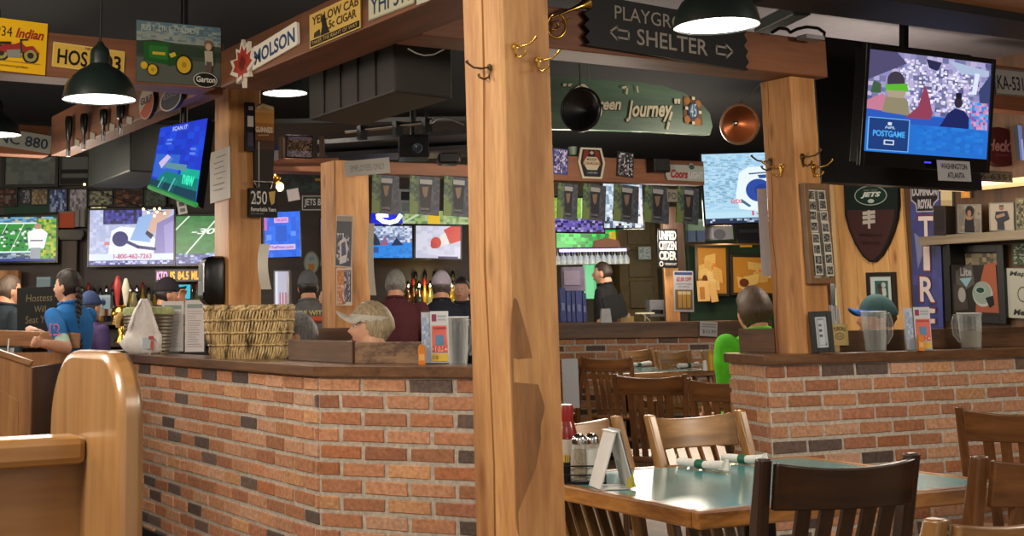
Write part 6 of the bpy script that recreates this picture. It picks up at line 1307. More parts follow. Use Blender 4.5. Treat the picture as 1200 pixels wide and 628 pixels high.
def bottle(i, px, D, z, label, group):
    k = (i % 3, i % len(BC)); p = at(px, 370, D)
    if k not in protos:
        t = thing('liquor_bottle', label, 'bottle', (p.x, p.y, z), 0, group)
        b = MB(); b.lathe(BP[k[0]](1), 16); b.build('glass_body', mat('bottle_glass_%d' % k[1], BC[k[1]], .12, var=.05, coat=.4), t, smooth=45)
        b = MB(); b.lathe([(.040 if k[0] != 1 else .0445, .05), (.040 if k[0] != 1 else .0445, .12)], 16); b.build('paper_label', mat('bottle_label_%d' % (i % 4), ['c8c0a8', 'a83c2c', 'd0ccc4', '2c2c34'][i % 4], .5), t, smooth=50)
        b = MB(); zt = BP[k[0]](1)[-1][1]; b.lathe([(.017, zt-.03), (.018, zt), (.008, zt+.03), (.001, zt+.035)], 12); b.build('pourer', [CHROME, BLACKM, mat('red_cap', '8c1c18', .4)][i % 3], t, smooth=50); protos[k] = t
    else: dup(protos[k], (p.x, p.y, z), 0, label, group)
for i in range(22): bottle(i*5+i//3, 96+7.1*i, BB-.14-.075*(i % 2), 1.237, 'liquor bottle in the crowded row behind the beer taps', 'bottles behind the beer taps')
for i in range(12): bottle(i*4+2+i//2, 472+6.6*i, BB-.215-.075*(i % 2), 1.237, 'liquor bottle glowing on shelf between the two bar patrons', 'bottles between the two patrons')
for i in range(5): bottle(i*3+1, 488+11*i, BB-.07, 1.36, 'liquor bottle on the raised step between the two bar patrons', 'bottles on the raised step')
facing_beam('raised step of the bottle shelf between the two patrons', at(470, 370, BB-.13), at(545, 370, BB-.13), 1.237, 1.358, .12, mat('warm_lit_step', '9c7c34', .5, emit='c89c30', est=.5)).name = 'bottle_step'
lamp(at(500, 330, BB-.45), 5, 'ffdc90', .05)
# tap tower
p = at(143, 372, 9.6); t = thing('tap_tower', 'brass beer tap tower with red and white handles', 'beer tap', (p.x, p.y, 1.08), -YAW); s_ = 9.6/FPX
b = MB(); b.lathe([(.06, 0), (.05, .03), (.03, .05), (.028, .12), (.07, .15), (.085, .20), (.07, .25), (.03, .28), (.001, .29)], 24); b.build('brass_dome', BRASS, t, smooth=50)
for x, c, h in ((-.03, '8c2420', .36), (.03, 'b8b4a0', .34), (.09, '5c5430', .24)):
    b = MB(); b.lathe([(.008, .20), (.010, .27), (.014, .29), (.022, h), (.03, h+.05), (.012, h+.12), (.001, h+.125)], 12, c=(x, -.03, 0), sy=.6); b.build('tap_handle', mat('handle_'+c, c, .4), t, smooth=50)
for x in (-.04, .04): b = MB(); b.tube([(x, -.03, .2), (x, -.09, .19), (x, -.10, .13)], .009, 8); b.build('spout', BRASS, t, smooth=60)
t = thing('point_of_sale', 'cyan lit order tablet beside the man in a black cap', 'tablet', at(212, 352, 10.5), -YAW, rx=math.radians(-12))
b = MB(); b.box((0, .012, .07), (.16, .02, .13)); b.build('case', BLACKM, t, bevel=.004)
a = Art(.145, .115); a.rect(0, 0, 1, 1, '30b4cc'); a.rect(0, 0, .4, 1, '48c4dc'); o = a.build('display', SCREEN(), t); o.location = (0, 0, .012)
b = MB(); b.bar((0, .02, .05), (0, .08, -.20), .03, .02); b.build('stand', BLACKM, t)
t, w_, h = cbox('bar_fridge', 'pale bar fridge with slim red bottles beside the left post', 'fridge', 321, 340, 318, 400, 11.4, mat('pale_fridge', '8c8898', .3), .3, 'cabinet')
a = Art(w_*.8, h*.7); a.rect(0, 0, 1, 1, 'b0acc0'); [a.rect(.1+.22*i, .42, .2+.22*i, .75, 'a84c58') for i in range(4)]; a.rect(0, 0, .2, 1, 'd0d4e4'); o = a.build('lit_door', SCREEN(), t); o.location = (0, -.002, h*.28)
b = MB(); b.cyl((w_/2-.015, -.02, h*.3), (w_/2-.015, -.02, h*.95), .009, n=8); b.build('handle', STEEL, t)
sign('oval_sign', 'pale oval sign above the man in a grey cap', 'sign', spot4((356, 295), (374, 294), (374, 321), (356, 322), ('D', 12.0)), lambda a: (a.ell(.5, .5, .5, .5, '7c7c74'), a.ell(.5, .5, .42, .44, '98a498'), a.rect(.3, .55, .7, .85, 'a8783c'), a.rect(.35, .25, .7, .4, '7c8cb0')), .03, '5c5c54', RD)
# blue television etc in the middle
def bluetv(a): a.rect(0, 0, 1, 1, '2468e4'); a.cells(0, 0, 1, 1, 5, 6, ['2468e4', '2870ec', '2060d8'], 3); a.rect(.0, .05, .08, .4, 'c060b0'); a.rect(.28, .12, .68, .24, 'd8a8e0'); a.text('TAILGATE', .32, .15, .64, .21, 'a84cb8', bold=.03); a.rect(.32, .30, .62, .66, '2058c8'); a.rect(.08, .72, .86, .84, 'c8b8ec'); a.text('ThePicks.com', .14, .75, .80, .81, 'a84c9c', bold=.03); a.rect(.06, .5, .2, .62, '5c90f0'); a.rect(.74, .44, .88, .54, '5c90f0')
tv('television', 'bright blue poster like television right of the left post', spot4((308, 249), (353, 246), (354, 301), (310, 305), ('D', 10.8)), bluetv, bz=.01, group='televisions around the bar')
def jetsb(a): a.rect(0, 0, 1, 1, '17171a'); a.border(.008, '8c8c8c'); a.text('JETS BOULEVARD', .04, .2, .97, .8, '9c9c9c', bold=.02)
sign('street_sign', 'black street sign with grey boulevard lettering', 'sign', spot4((354, 229), (415, 230), (415, 246), (354, 247), ('D', 10.2)), jetsb, .012, '121214')
tv('television', 'dark television glimpsed beside the poster covered post', spot4((374, 256), (402, 255), (402, 312), (376, 312), ('D', 11.2)), lambda a: (a.rect(0, 0, 1, 1, '0c0c30'), a.rect(0, .0, 1, .35, '1c2cb4'), a.text('ONLINE', .12, .12, .8, .24, 'e8f0ff', bold=.06), a.rect(.1, .45, .9, .95, '98b0d8'), a.rect(.2, .5, .7, .62, 'c880a8')), bz=.012, group='televisions around the bar')
b = MB(); b.tube([at(x, y, 10.9) for x, y in ((381, 250), (383, 253), (388, 253.5), (392, 251))], .014, 8); tag(b.build('neon_tube', mat('amber_neon', 'ffb020', .4, var=0, emit='ffb010', est=1.6), smooth=60), 'short amber neon tube below the boulevard sign', 'neon sign')
t = thing('neon_sign', 'glowing blue helmet shaped neon above the crowd television', 'neon sign', (0, 0, 0))
b = MB(); b.prism([((p_-at(430, 262, 11.3)).dot(GR), p_.z) for p_ in [at(x, y, 11.3) for x, y in ((434, 263), (472, 262), (471, 250), (460, 246), (445, 246), (435, 250))]], 0, .04); o = b.build('back_panel', mat('blue_glow', '1018a0', .4, var=.2, scale=3, emit='1420c8', est=.7), t); o.location = (at(430, 262, 11.3).x, at(430, 262, 11.3).y, 0); o.rotation_euler[2] = -YAW
b = MB(); b.tube([at(x, y, 11.24) for x, y in ((443, 255), (449, 259.5), (457, 261), (465, 258.5), (470, 251.5))], .018, 8); b.tube([at(x, y, 11.24) for x, y in ((444, 256), (443, 253), (447, 251.5), (455, 251.5))], .022, 8); b.build('white_tube', mat('white_neon', 'f0f4ff', .4, var=0, emit='e8f0ff', est=2.0), t, smooth=60)
def smallcrowd(a):
    a.rect(0, 0, 1, .6, '8c9cbc'); a.cells(0, 0, 1, .6, 12, 7, ['98a8c8', '7484a8', 'b8c4dc', 'd0d8e8', '5c6c90'], 3); a.rect(0, .52, 1, 1, '2080d8'); a.poly([(.02, .62), (.08, .3), (.2, .22), (.3, .45), (.32, .6)], '1c2c40'); a.poly([(.3, .62), (.42, .3), (.5, .6)], '8c5c80'); a.poly([(.55, .62), (.66, .36), (.82, .6)], '142850'); a.rect(.12, .66, .28, .84, '1c4c90'); a.cells(.3, .7, 1, 1, 6, 3, ['2080d8', '2888e0', '1c74c8'], 4)
tv('television', 'small television with blue stadium crowd above the maroon man', spot4((425, 263.5), (485.5, 264), (483, 304), (428, 304.5), ('D', 11.8)), smallcrowd, bz=.014, group='televisions around the bar')
def fist(a): a.rect(0, 0, 1, 1, 'c4c4d8'); a.cells(0, 0, 1, 1, 5, 5, ['c8c8dc', 'bcbcd0', 'ccccdc'], 3); a.poly([(.62, .12), (.78, .0), (1, .0), (1, .45), (.76, .56)], 'c42c20'); a.poly([(.54, .3), (.66, .2), (.76, .55), (.58, .6)], 'e0d8d4'); a.ell(.45, .52, .12, .18, 'c03428'); a.ell(.40, .60, .07, .1, 'b02c24'); a.rect(.5, .94, .95, 1, '3c2c60')
tv('television', 'small television with red gloved fist on pale background', spot4((488, 263.5), (543, 264), (541, 305.5), (484.5, 304), ('D', 11.75)), fist, bz=.014, group='televisions around the bar')
tv('television', 'strip of green pitch television above the red fist screen', spot4((470, 246), (552, 248), (552, 264), (470, 263.5), ('D', 12.1)), lambda a: (a.rect(0, 0, 1, 1, '6c8c4c'), a.cells(0, 0, 1, 1, 14, 3, ['7c9c58', '90a468', '5c8044', 'a0b080'], 3), a.rect(.38, .0, .55, 1, 'd8b010'), a.line([(0, 1), (.3, .1)], .02, 'b8c8a0')), bz=.005, group='televisions around the bar')
sign('framed_photo', 'white framed picture glimpsed between the stout banners', 'picture', spot4((468, 222), (482, 222), (482, 250), (467, 251), ('D', 11.9)), lambda a: (a.rect(0, 0, 1, 1, 'b0b8bc'), a.rect(.15, .1, .85, .45, '2c2c30'), a.rect(.25, .55, .85, .9, '8ca49c')), .02, '8c8c8c')
# framed team photo and the little shelf box on the inner beam
t = thing('cubby_shelf', 'small brown cubby shelf holding a team photo', 'shelf', at(355, 190, 8.75), -YAW); s_ = 8.75/FPX
b = MB(); b.box((0, .10, .01), (84*s_, .2, .03)); b.build('base_board', W_BEAM_X, t); 
for x in (-26, 22): b = MB(); b.box((x*s_, .10, 16*s_), (6*s_, .18, 30*s_)); b.build('side_board', W_DARKZ, t)
framed('picture_frame', 'black framed team line up photo in the cubby', 'picture', spot4((334, 158.5), (366.5, 159.5), (366.5, 186.5), (335, 185), ('D', 8.72)), lambda a: (a.rect(0, 0, 1, 1, '5c5468'), a.cells(0, 0, 1, .2, 8, 2, ['8c80a0', '786c90', '9c90ac'], 2), a.cells(0, .18, 1, .7, 15, 6, ['5c4434', '8c7868', '3c3028', 'a89884', '6c5848', '2c2420'], 3), a.cells(0, .7, 1, 1, 10, 3, ['8c8898', 'a8a4b0', '70687c'], 4)), .008, '0f0e10', .02)
sign('tag_card', 'narrow white and blue tag beside the team photo', 'card', spot(320.5, 170, 326.5, 188, ('D', 8.5)), lambda a: (a.rect(0, 0, 1, 1, 'a8acb8'), a.rect(0, 0, 1, .35, '24406c')), .004)
sign('paper_tag', 'crooked white paper left of the boulevard sign', 'paper', spot4((335, 220), (350, 223), (351, 236), (339, 234), ('D', 9.9)), lambda a: a.rect(0, 0, 1, 1, 'a8a0a4'), .003)
b = MB(); b.ell((0, 0, 0), (.03, .03, .035), 12, 8); tag(b.build('light_bulb', mat('warm_bulb', 'ffe0b0', .4, var=0, emit='ffc890', est=3.0), loc=at(328, 219, 9.6), smooth=60), 'small warm bulb glowing behind the stout sign', 'light')
b = MB(); b.lathe([(.001, -.05), (.03, -.045), (.05, 0), (.03, .05), (.001, .06)], 14); tag(b.build('brass_bell', BRASS, loc=at(322, 208, 9.6), smooth=60), 'small brass bell above the warm bulb', 'bell')
sign('dark_print', 'dark framed print below the cubby shelf', 'picture', spot4((330, 200), (394, 204), (394, 226), (331, 226), ('D', 10.3)), lambda a: (a.rect(0, 0, 1, 1, '0e1210'), a.cells(0, 0, 1, 1, 8, 4, ['0c100f', '142420', '10181a', '1c2c28'], 6), a.rect(.6, .3, .78, .42, '8c6a1c'), a.rect(.82, .5, .98, .9, '28443e')), .03, '0a0a0a')
# dark ceiling gear over the bar
t = thing('duct_box', 'long grey hanging duct box behind the red brown beam', 'duct', (0, 0, 0))
zb_ = 2.22
P = [onz(x, y, zb_) for x, y in ((362, 141), (463, 107.5))]; P += [P[1]+Vector((.34, .06, 0)), P[0]+Vector((.34, .06, 0))]
b = MB(); b.slab([(p_.x, p_.y) for p_ in P], zb_, zb_+.42); b.build('casing', mat('grey_brown_metal', '2a2724', .6, var=.25, scale=3), t, bevel=.01)
b = MB(); [b.box(P[0].lerp(P[1], u)+Vector((-.003, 0, .2)), (.006, .012, .38)) for u in (.2, .4, .6, .8)]; b.build('seam', mat('dark_seam', '1c1a17', .6), t)
P = [onz(x, y, 2.22) for x, y in ((103, 219), (152, 200.5))]; P += [P[1]+Vector((.4, .05, 0)), P[0]+Vector((.4, .05, 0))]
b = MB(); b.slab([(p_.x, p_.y) for p_ in P], 2.22, 2.56); tag(b.build('duct_box', mat('dark_grey_metal', '222624', .5, var=.2, scale=3), bevel=.01), 'dark grey hanging box left of the blue display', 'duct')
t = thing('curtain_rail', 'dull steel rail hung under the black ceiling over the bar', 'rail', (0, 0, 0)); z_ = 2.5
ra, rb = onz(405, 154, 2.42), onz(505, 143, 2.42)
b = MB(); b.cyl(ra, rb, .014, n=10); b.build('rod', STEEL, t, smooth=60)
for u in (.2, .62, .95): q_ = ra.lerp(rb, u); b = MB(); b.box(q_+Vector((0, 0, -.02)), (.05, .05, .09)); b.build('bracket', BLACKM, t)
for u in (.2, .95): q_ = ra.lerp(rb, u); b = MB(); b.cyl(q_, (q_.x, q_.y, 3.15), .008, n=8); b.build('drop_rod', BLACKM, t)
b = MB(); b.tube([at(x, y, 7.9) for x, y in ((506, 144), (512, 139), (520, 138), (530, 140), (544, 146))], .006, 8); tag(b.build('loose_cable', mat('grey_cable', '9c9c9c', .5, var=0), smooth=60), 'pale loose cable curving above the bar to the wide post', 'cable')
b = MB(); b.tube([pp(x, y, ('Y', 4.62)) for x, y in ((478, 57), (487, 62), (497, 65), (508, 64), (520, 58))], .003, 6); tag(b.build('loose_cable', mat('grey_cable', '9c9c9c', .5, var=0), smooth=60), 'thin pale cable sagging below the short brown beam', 'cable')
for i, (pa, pb, pc, pd_, z, lb) in enumerate((((372, 182), (560, 169), (560, 156), (372, 169), 2.46, 'upper dark grey soffit board above the canopy beam'), ((385, 190), (560, 184), (560, 174), (372, 184), 2.40, 'lower dark grey soffit board above the canopy beam'))):
    P = [onz(*q_, z) for q_ in (pa, pb, pc, pd_)]; b = MB(); b.slab([(p_.x, p_.y) for p_ in P], z, z+.03); tag(b.build('soffit_board', mat('charcoal_board', '26282c', .5, var=.2, scale=3)), lb, 'board', 'soffit boards over the bar')
t, w_, h = cbox('projector', 'black projector box hung above the canopy beam', 'projector', 468, 503, 157, 184, 8.3, BLACKM, .25, 'casing')
b = MB(); b.cyl((0, .1, h), (0, .1, 3.15-t.location.z), .02); b.build('ceiling_pole', BLACKM, t); b = MB(); b.lathe([(.035, 0), (.03, .01), (.001, .006)], 18, R=Matrix.Rotation(PI/2, 3, 'X'), c=(w_*.1, -.002, h*.4)); b.build('lens', mat('lens_glass', '3c4450', .1, var=0), t, smooth=50)
t, w_, h = cbox('bar_speaker', 'black rounded speaker on the canopy beam by the wide post', 'speaker', 513, 541, 178, 191, 8.75, BLACKM, .2, 'cabinet', bevel=.03)
b = MB(); b.box((0, -.002, h/2), (w_*.8, .004, h*.7)); b.build('grille', mat('speaker_grille', '1a1a1c', .8, var=.2, scale=200), t)
# pictures and jerseys on the left back wall
LW = 12.4
def LWp(): return ('D', LW)
def jersey(a):
    a.rect(0, 0, 1, 1, '5c6460'); a.cells(0, 0, 1, 1, 5, 4, ['606864', '58605c', '666e6a'], 3); a.poly([(.5, 0), (.66, 0), (.58, .05)], '3c2420'); a.poly([(.66, .0), (.9, .02), (.78, .18)], '747c78'); a.line([(.68, .02), (.78, .16), (.92, .02)], .012, '848c88')
framed('jersey_frame', 'large black framed pale jersey on the back wall', 'framed jersey', spot(3, 181, 69, 220, LWp()), jersey, .03, '0a0a0a', .04)
framed('jersey_frame', 'black framed striped jersey beside the large pale one', 'framed jersey', spot(70, 182, 106, 218, LWp()), lambda a: (a.rect(0, 0, 1, 1, '585e5c'), a.rect(0, .46, 1, .62, '0a0a0a'), a.rect(0, .78, 1, 1, '121212')), .02, '0a0a0a', .04)
rw_ = random.Random(12)
pals = [['3c2420', '5c3c34', '2c1c1a', '6c5c58'], ['585c64', '3c3f4a', '2c2c34', '8c8c94'], ['9c9078', '7c6c50', '6c5c40'], ['2c3c6c', '8098c8', '4c5c8c', 'a8b8d8'], ['8c8890', 'a8a4ac', '6c6870', 'b8b4bc'], ['5c6450', '84886c', '3c4038', '9c9c84'], ['5c3828', '3c2018', '7c5438', '2c1c18'], ['4c5850', '5c6860', '3c443c']]
for i, (x0, y0, x1, y1, lb) in enumerate(((-8, 220, 21, 243, 'reddish framed print at far left of the picture row'), (22, 222, 37, 240, 'shield shaped dark print in the picture row'), (36, 221, 57, 241, 'tan pennant print in the picture row'), (57, 221, 79.5, 250, 'blue player photo in the picture row'), (80.5, 221, 103, 250, 'grey crowd photo in the picture row'), (104, 223, 133, 242, 'grey green crest print in the picture row'), (134, 222, 168, 243, 'rusty battle print in the picture row'), (169, 222, 195, 243, 'pale landscape photo below the maple leaf'))):
    framed('picture_frame', lb, 'picture', spot(x0, y0, x1, y1, LWp()), (lambda pl_, sd: lambda a: (a.rect(0, 0, 1, 1, pl_[0]), a.cells(0, 0, 1, 1, 5, 5, pl_, sd)))(pals[i], i+3), .012, '100e0e', .03)
def leafp(a): a.rect(0, 0, 1, 1, '38141c'); a.line([(x, y*1.25+.1) for x, y in LEAF[10:]+LEAF[:11]], .012, '8c7c7c'); a.rect(.5, .0, .95, .26, '7c7870')
framed('picture_frame', 'maroon poster with outlined maple leaf on back wall', 'picture', spot(134, 190, 178, 221, LWp()), leafp, .01, '100e0e', .03)
sign('pennant', 'dark green pennant over the football television', 'pennant', spot4((-4, 243), (57, 241), (57, 250), (8, 251), LWp()), lambda a: a.rect(0, 0, 1, 1, '1c4030'), .006, '16302a')
sign('orange_box', 'orange box on the shelf between two televisions', 'box', spot(73, 249, 91, 268, LWp()), lambda a: (a.rect(0, 0, 1, 1, 'b84c28'), a.rect(0, 0, 1, .12, '8c6c50')), .15, '8c3818')
sign('grey_binders', 'grey white binders beside the orange box', 'binder', spot(91.5, 247, 104, 267, LWp()), lambda a: (a.rect(0, 0, 1, 1, '7c7c7c'), a.rect(.4, 0, .52, 1, '3c3c3c'), a.rect(.9, 0, 1, 1, '3c3c3c')), .15, '5c5c5c')
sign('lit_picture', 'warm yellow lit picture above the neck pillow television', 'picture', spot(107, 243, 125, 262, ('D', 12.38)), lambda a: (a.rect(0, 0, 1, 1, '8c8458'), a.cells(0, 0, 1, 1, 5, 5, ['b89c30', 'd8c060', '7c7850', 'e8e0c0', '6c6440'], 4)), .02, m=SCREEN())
sign('dark_poster', 'dark poster behind the top of neck pillow television', 'poster', spot(125, 240, 200, 252, ('D', 12.42)), lambda a: (a.rect(0, 0, 1, 1, '14121c'), a.cells(0, 0, 1, 1, 10, 3, ['14121c', '1c1a2c', '242038'], 4)), .02)
t = thing('string_lights', 'string of tiny warm lights along the back wall', 'string lights', (0, 0, 0))
for i, (x, y) in enumerate(((168, 245), (174, 249), (181, 245), (184, 248.5), (193, 250), (187, 244.5), (99, 216), (181, 253))): b = MB(); b.ell(at(x, y, 11.9), (.013, .013, .013), 8, 6); b.build('bulb', mat('warm_bulb', 'ffe0b0', .4, var=0, emit='ffc890', est=3.0), t, smooth=60)
b = MB(); b.tube([at(x, y, 11.92) for x, y in ((99, 216), (130, 230), (168, 244), (176, 248), (184, 246), (194, 249))], .004, 6); b.build('wire', BLACKM, t)
b = MB(); b.lathe([(.001, 0), (.10, .0), (.13, .05), (.12, .09), (.001, .10)], 20, sy=.5); tag(b.build('felt_hat', mat('grey_felt', '6c6c64', .8), loc=at(83, 281, 12.2), smooth=60), 'grey rounded hat hung between the two televisions', 'hat')
facing_beam('round dark column between the two left televisions', at(72, 300, 12.3), at(90, 300, 12.3), 0, EYE-(282-376)*12.3/FPX, .1, W_DARKZ).name = 'wooden_column'
facing_beam('orange brown cabinet top under the football television', at(-30, 300, 12.2), at(22, 300, 12.2), EYE-(333-376)*12.2/FPX, EYE-(316-376)*12.2/FPX, .12, W_POST2).name = 'cabinet_panel'
# seat-yourself sign
def host(a): a.rect(0, 0, 1, 1, '121416'); a.text('Hostess', .22, .16, .85, .32, '6c6448', shear=.1); a.text('Will', .42, .42, .70, .56, '6c6448', shear=.1); a.text('Seat You', .20, .64, .85, .80, '6c6448', shear=.1)
p0 = spot4((21, 336), (70, 337), (70, 390), (22, 388), ('D', 8.75))
o = sign('board_sign', 'black hostess board standing behind the host stand', 'sign', p0, host, .03, '0a0b0c')
sign('blue_bin', 'pale blue carton behind the girl on the back bar', 'carton', spot(46, 325, 62, 338, ('D', 11.6)), lambda a: (a.rect(0, 0, 1, 1, '7c98a0'), a.rect(0, 0, 1, .2, '90a8b0')), .1, '6c8890')
sign('paper_notice', 'white paper taped below the host stand top', 'paper', spot(42, 417, 58, 430, ('D', 8.6)), lambda a: (a.rect(0, 0, 1, 1, 'a8a4a4'), a.cells(.1, .1, .9, .9, 6, 4, ['a8a4a4', '6c6868', 'b0acac'], 3)), .004)
p = at(7, 404, 7.25); t = thing('tumbler', 'clear cup standing inside the host stand', 'glass', (p.x, p.y, .94), 0); b = MB(); b.lathe([(.001, 0), (.035, 0), (.045, .16), (.043, .16), (.033, .006), (.001, .006)], 24); b.build('glass', CLR, t, smooth=50); b = MB(); b.cyl((0, .0, .01), (.02, .02, .21), .004, n=8); b.build('straw', mat('white_straw', 'c4c8cc', .35), t)
sign('ice_bin', 'pale blue sorting bin on the bar beside the taps', 'bin', spot(115, 346, 132, 362, ('D', 10.4)), lambda a: (a.rect(0, 0, 1, 1, '788c98'), a.rect(0, .0, 1, .2, '8ca0ac'), a.rect(.45, .2, .55, 1, '5c6c78')), .1, '64747c')
# ================================================================ people
SKIN = mat('skin', 'c08a6c', .5, var=.06, scale=12); SKIN2 = mat('skin_pale', 'cf9c80', .5, var=.05, scale=12)
def headfn(d, q):
    x, y, z = q
    if z < 0:
        t = -z/.118; x *= 1-.30*t*t; y = y*(1-.12*t)-.018*t
        if d.y > .3: y -= .03*t*d.y
    else: y *= 1+.05*d.y
    if d.y < -.3 and abs(d.z) < .5: y += .010*math.exp(-((abs(x)-.031)/.014)**2-((z-.012)/.014)**2)
    return Vector((x, y, z))
def cloth(name, col): return mat('cloth_'+name, col, .85, var=.16, scale=14, bump=.15)
def dirz(d): return math.atan2(d.x, -d.y)
GLEFT = -GR
def person(label, px, py, D, face, shirt, pants='2a2c34', hair='3a2a1e', sit=False, sleeves='short', hairkind='short', skin=None, head_turn=0.0, arms=None, cap=None, visor=None, voxel=.010, hands=True, build_=1.0, lean=0.0, cuff=None, group=None, hscale=1.0):
    top = at(px, py, D); ztop = top.z
    s = 1.0 if sit else ztop/1.738
    seat = ztop-.885 if sit else 0
    dz = (seat+.085-.94) if sit else 0
    rz = dirz(face.normalized())
    M3 = Matrix.Rotation(rz, 3, 'Z'); org = Vector((top.x, top.y, 0)); inv = M3.transposed()
    t = thing('person', label, 'person', org, rz, group)
    S = lambda x, y, z: Vector((x, y + (-lean*(z-.95) if z > .95 else 0), z+dz))*s
    b = MB()
    rg = [(.86, .15*build_, .11), (.93, .172*build_, .122*build_), (1.0, .168*build_, .122*build_), (1.09, .155*build_, .115*build_), (1.2, .165*build_, .120*build_), (1.32, .180*build_, .125), (1.40, .180*build_, .112), (1.45, .150*build_, .098), (1.485, .105, .082), (1.515, .066, .066), (1.57, .056, .058)]
    b.loft([[S(a*math.cos(2*PI*k/24), c*math.sin(2*PI*k/24)+(.0 if z < 1.3 else .01), z) for k in range(24)] for z, a, c in rg])
    bones = []
    def limb(p0, p1, r0, r1, tagname):
        b.tube([p0, p0.lerp(p1, .35), p0.lerp(p1, .7), p1], [r0*s, (r0*1.05)*s, (r0*.4+r1*.62)*s, r1*s], 12); b.ell(p0, (r0*s,)*3, 12, 8); b.ell(p1, (r1*s,)*3, 12, 8); bones.append((p0, p1, tagname))
    for sx in (-1, 1):
        if sit:
            hip, kn, an = S(sx*.09, 0, .94), S(sx*.12, -.42, .96), Vector((sx*.12, -.40, .08))
            if seat > .6: an = Vector((sx*.12, -.25, seat-.38))
        else: hip, kn, an = S(sx*.095, 0, .90), S(sx*.10, -.01, .49), S(sx*.10, .03, .07)
        limb(hip, kn, .085, .056, 'leg'); limb(kn, an, .055, .038, 'leg')
        b.tube([an+Vector((0, .05, -.035))*s, an+Vector((0, -.06, -.045))*s, an+Vector((0, -.16, -.05))*s], [.036*s, .04*s, .03*s], 10, flat=.8); bones.append((an+Vector((0, .05, -.05)), an+Vector((0, -.17, -.05)), 'shoe'))
        sh = S(sx*.180*build_, .01, 1.425); el, wr = S(sx*.235*build_, .03, 1.13), S(sx*.225, -.10, .90)
        if sit: el, wr = S(sx*.235, -.02, 1.14), S(sx*.19, -.24, 1.06)
        if arms and arms.get(sx): el, wr = [inv @ (Vector(p)-org) for p in arms[sx]]
        limb(sh, el, .056*build_, .042, 'upper'); limb(el, wr, .041, .027, 'fore')
        if hands:
            d = (wr-el).normalized(); side = d.cross(Vector((sx, 0, .2))).normalized(); pn = d.cross(side).normalized()
            palm = wr+d*.045*s; R = Matrix((side, d, pn)).transposed()
            b.ell(palm, (.040*s, .052*s, .018*s), 12, 8, R=R)
            curl_ = -pn if pn.z > 0 else pn
            for k in range(4):
                o = (-.027+.018*k)*s; L = (.068, .078, .074, .058)[k]*s; f0 = palm+side*o+d*.04*s
                b.tube([f0, f0+d*L*.45+curl_*L*.12, f0+d*L*.75+curl_*L*.38, f0+d*L*.85+curl_*L*.65], [.0095*s, .009*s, .0085*s, .007*s], 7)
            th0 = palm-side*.03*s-d*.02*s; b.tube([th0, th0-side*.025*s+d*.025*s+curl_*.01*s, th0-side*.028*s+d*.055*s+curl_*.02*s], [.012*s, .0105*s, .008*s], 7)
            bones.append((wr, wr+d*.12*s, 'hand'))
    hc = S(0, -.020, 1.618); hs = s*hscale; HM = Matrix.Rotation(head_turn, 3, 'Z')
    b.ell(hc, (.076*hs, .098*hs, .118*hs), 28, 20, R=HM, fn=lambda d, q: headfn(d, q/hs)*hs)
    h = lambda x, y, z: hc + HM @ (Vector((x, y, z))*hs)
    b.tube([h(0, -.096, .012), h(0, -.112, -.014), h(0, -.100, -.026)], [.008*hs, .014*hs, .011*hs], 8)
    for sx in (-1, 1): b.ell(h(sx*.076, .008, -.008), (.012*hs, .022*hs, .032*hs), 10, 8, R=HM)
    b.ell(h(0, -.088, -.056), (.020*hs, .012*hs, .010*hs), 10, 6, R=HM)
    me = b.mesh('body_raw', None); o = bpy.data.objects.new('body_raw', me); COL.objects.link(o)
    rm = o.modifiers.new('r', 'REMESH'); rm.mode = 'VOXEL'; rm.voxel_size = voxel; sm = o.modifiers.new('s', 'SMOOTH'); sm.factor = .5; sm.iterations = 3
    dg = bpy.context.evaluated_depsgraph_get(); body = bpy.data.meshes.new_from_object(o.evaluated_get(dg)); bpy.data.objects.remove(o); bpy.data.meshes.remove(me)
    body.name = 'body'
    ms = [skin or SKIN, cloth(shirt, shirt), cloth(pants, pants), mat('shoe_leather', '1c1816', .5), cloth(cuff or shirt, cuff or shirt)]
    for m in ms: body.materials.append(m)
    nz = S(0, 0, 1.512).z; mi = []
    for p in body.polygons:
        c = p.center; best = None; bd = 1e9
        for (a, e, tg) in bones:
            ab = e-a; u = max(0, min(1, (c-a).dot(ab)/ab.length_squared)); dd = (c-(a+ab*u)).length
            if dd < bd: bd = dd; best = (tg, u)
        tg, u = best; inr = bd < .075*s
        if c.z > nz and not (inr and tg in ('fore', 'hand')): mi.append(0)
        elif inr and tg == 'hand': mi.append(0)
        elif inr and tg == 'fore': mi.append(1 if sleeves == 'long' and u < .95 else 0)
        elif inr and tg == 'upper': mi.append(0 if (sleeves == 'short' and u > .92) or sleeves == 'none' else (4 if cuff and u > .70 else 1))
        elif tg == 'shoe' and bd < .09: mi.append(3)
        elif inr and tg == 'leg' or c.z < S(0, 0, .93).z: mi.append(2)
        else: mi.append(1)
    body.polygons.foreach_set('material_index', mi); body.polygons.foreach_set('use_smooth', [True]*len(mi))
    bo = bpy.data.objects.new('body', body); COL.objects.link(bo); bo.parent = t
    for sx in (-1, 1):
        e = MB(); e.ell(h(sx*.031, -.0745, .012), (.0125*hs,)*3, 10, 8); e.build('eye', mat('eye_white', 'd8d0c8', .3, var=0), t, smooth=60)
        e = MB(); e.ell(h(sx*.031, -.0845, .012), (.006*hs, .004*hs, .006*hs), 8, 6); e.build('iris', mat('eye_brown', '20140e', .3, var=0), t, smooth=60)
    e = MB(); e.ell(h(0, -.097, -.056), (.019*hs, .007*hs, .006*hs), 10, 6, R=HM); e.build('lips', mat('lip_rose', '9c5a4c', .5, var=0), t, smooth=60)
    c_ = MB(); n = 24; c_.tube([S(.072*math.cos(2*PI*k/n), .070*math.sin(2*PI*k/n)+.008-.015*(math.sin(2*PI*k/n) < 0), 1.512+.012*math.sin(2*PI*k/n)) for k in range(n+1)], .012*s, 7); c_.build('collar', ms[1], t, smooth=60)
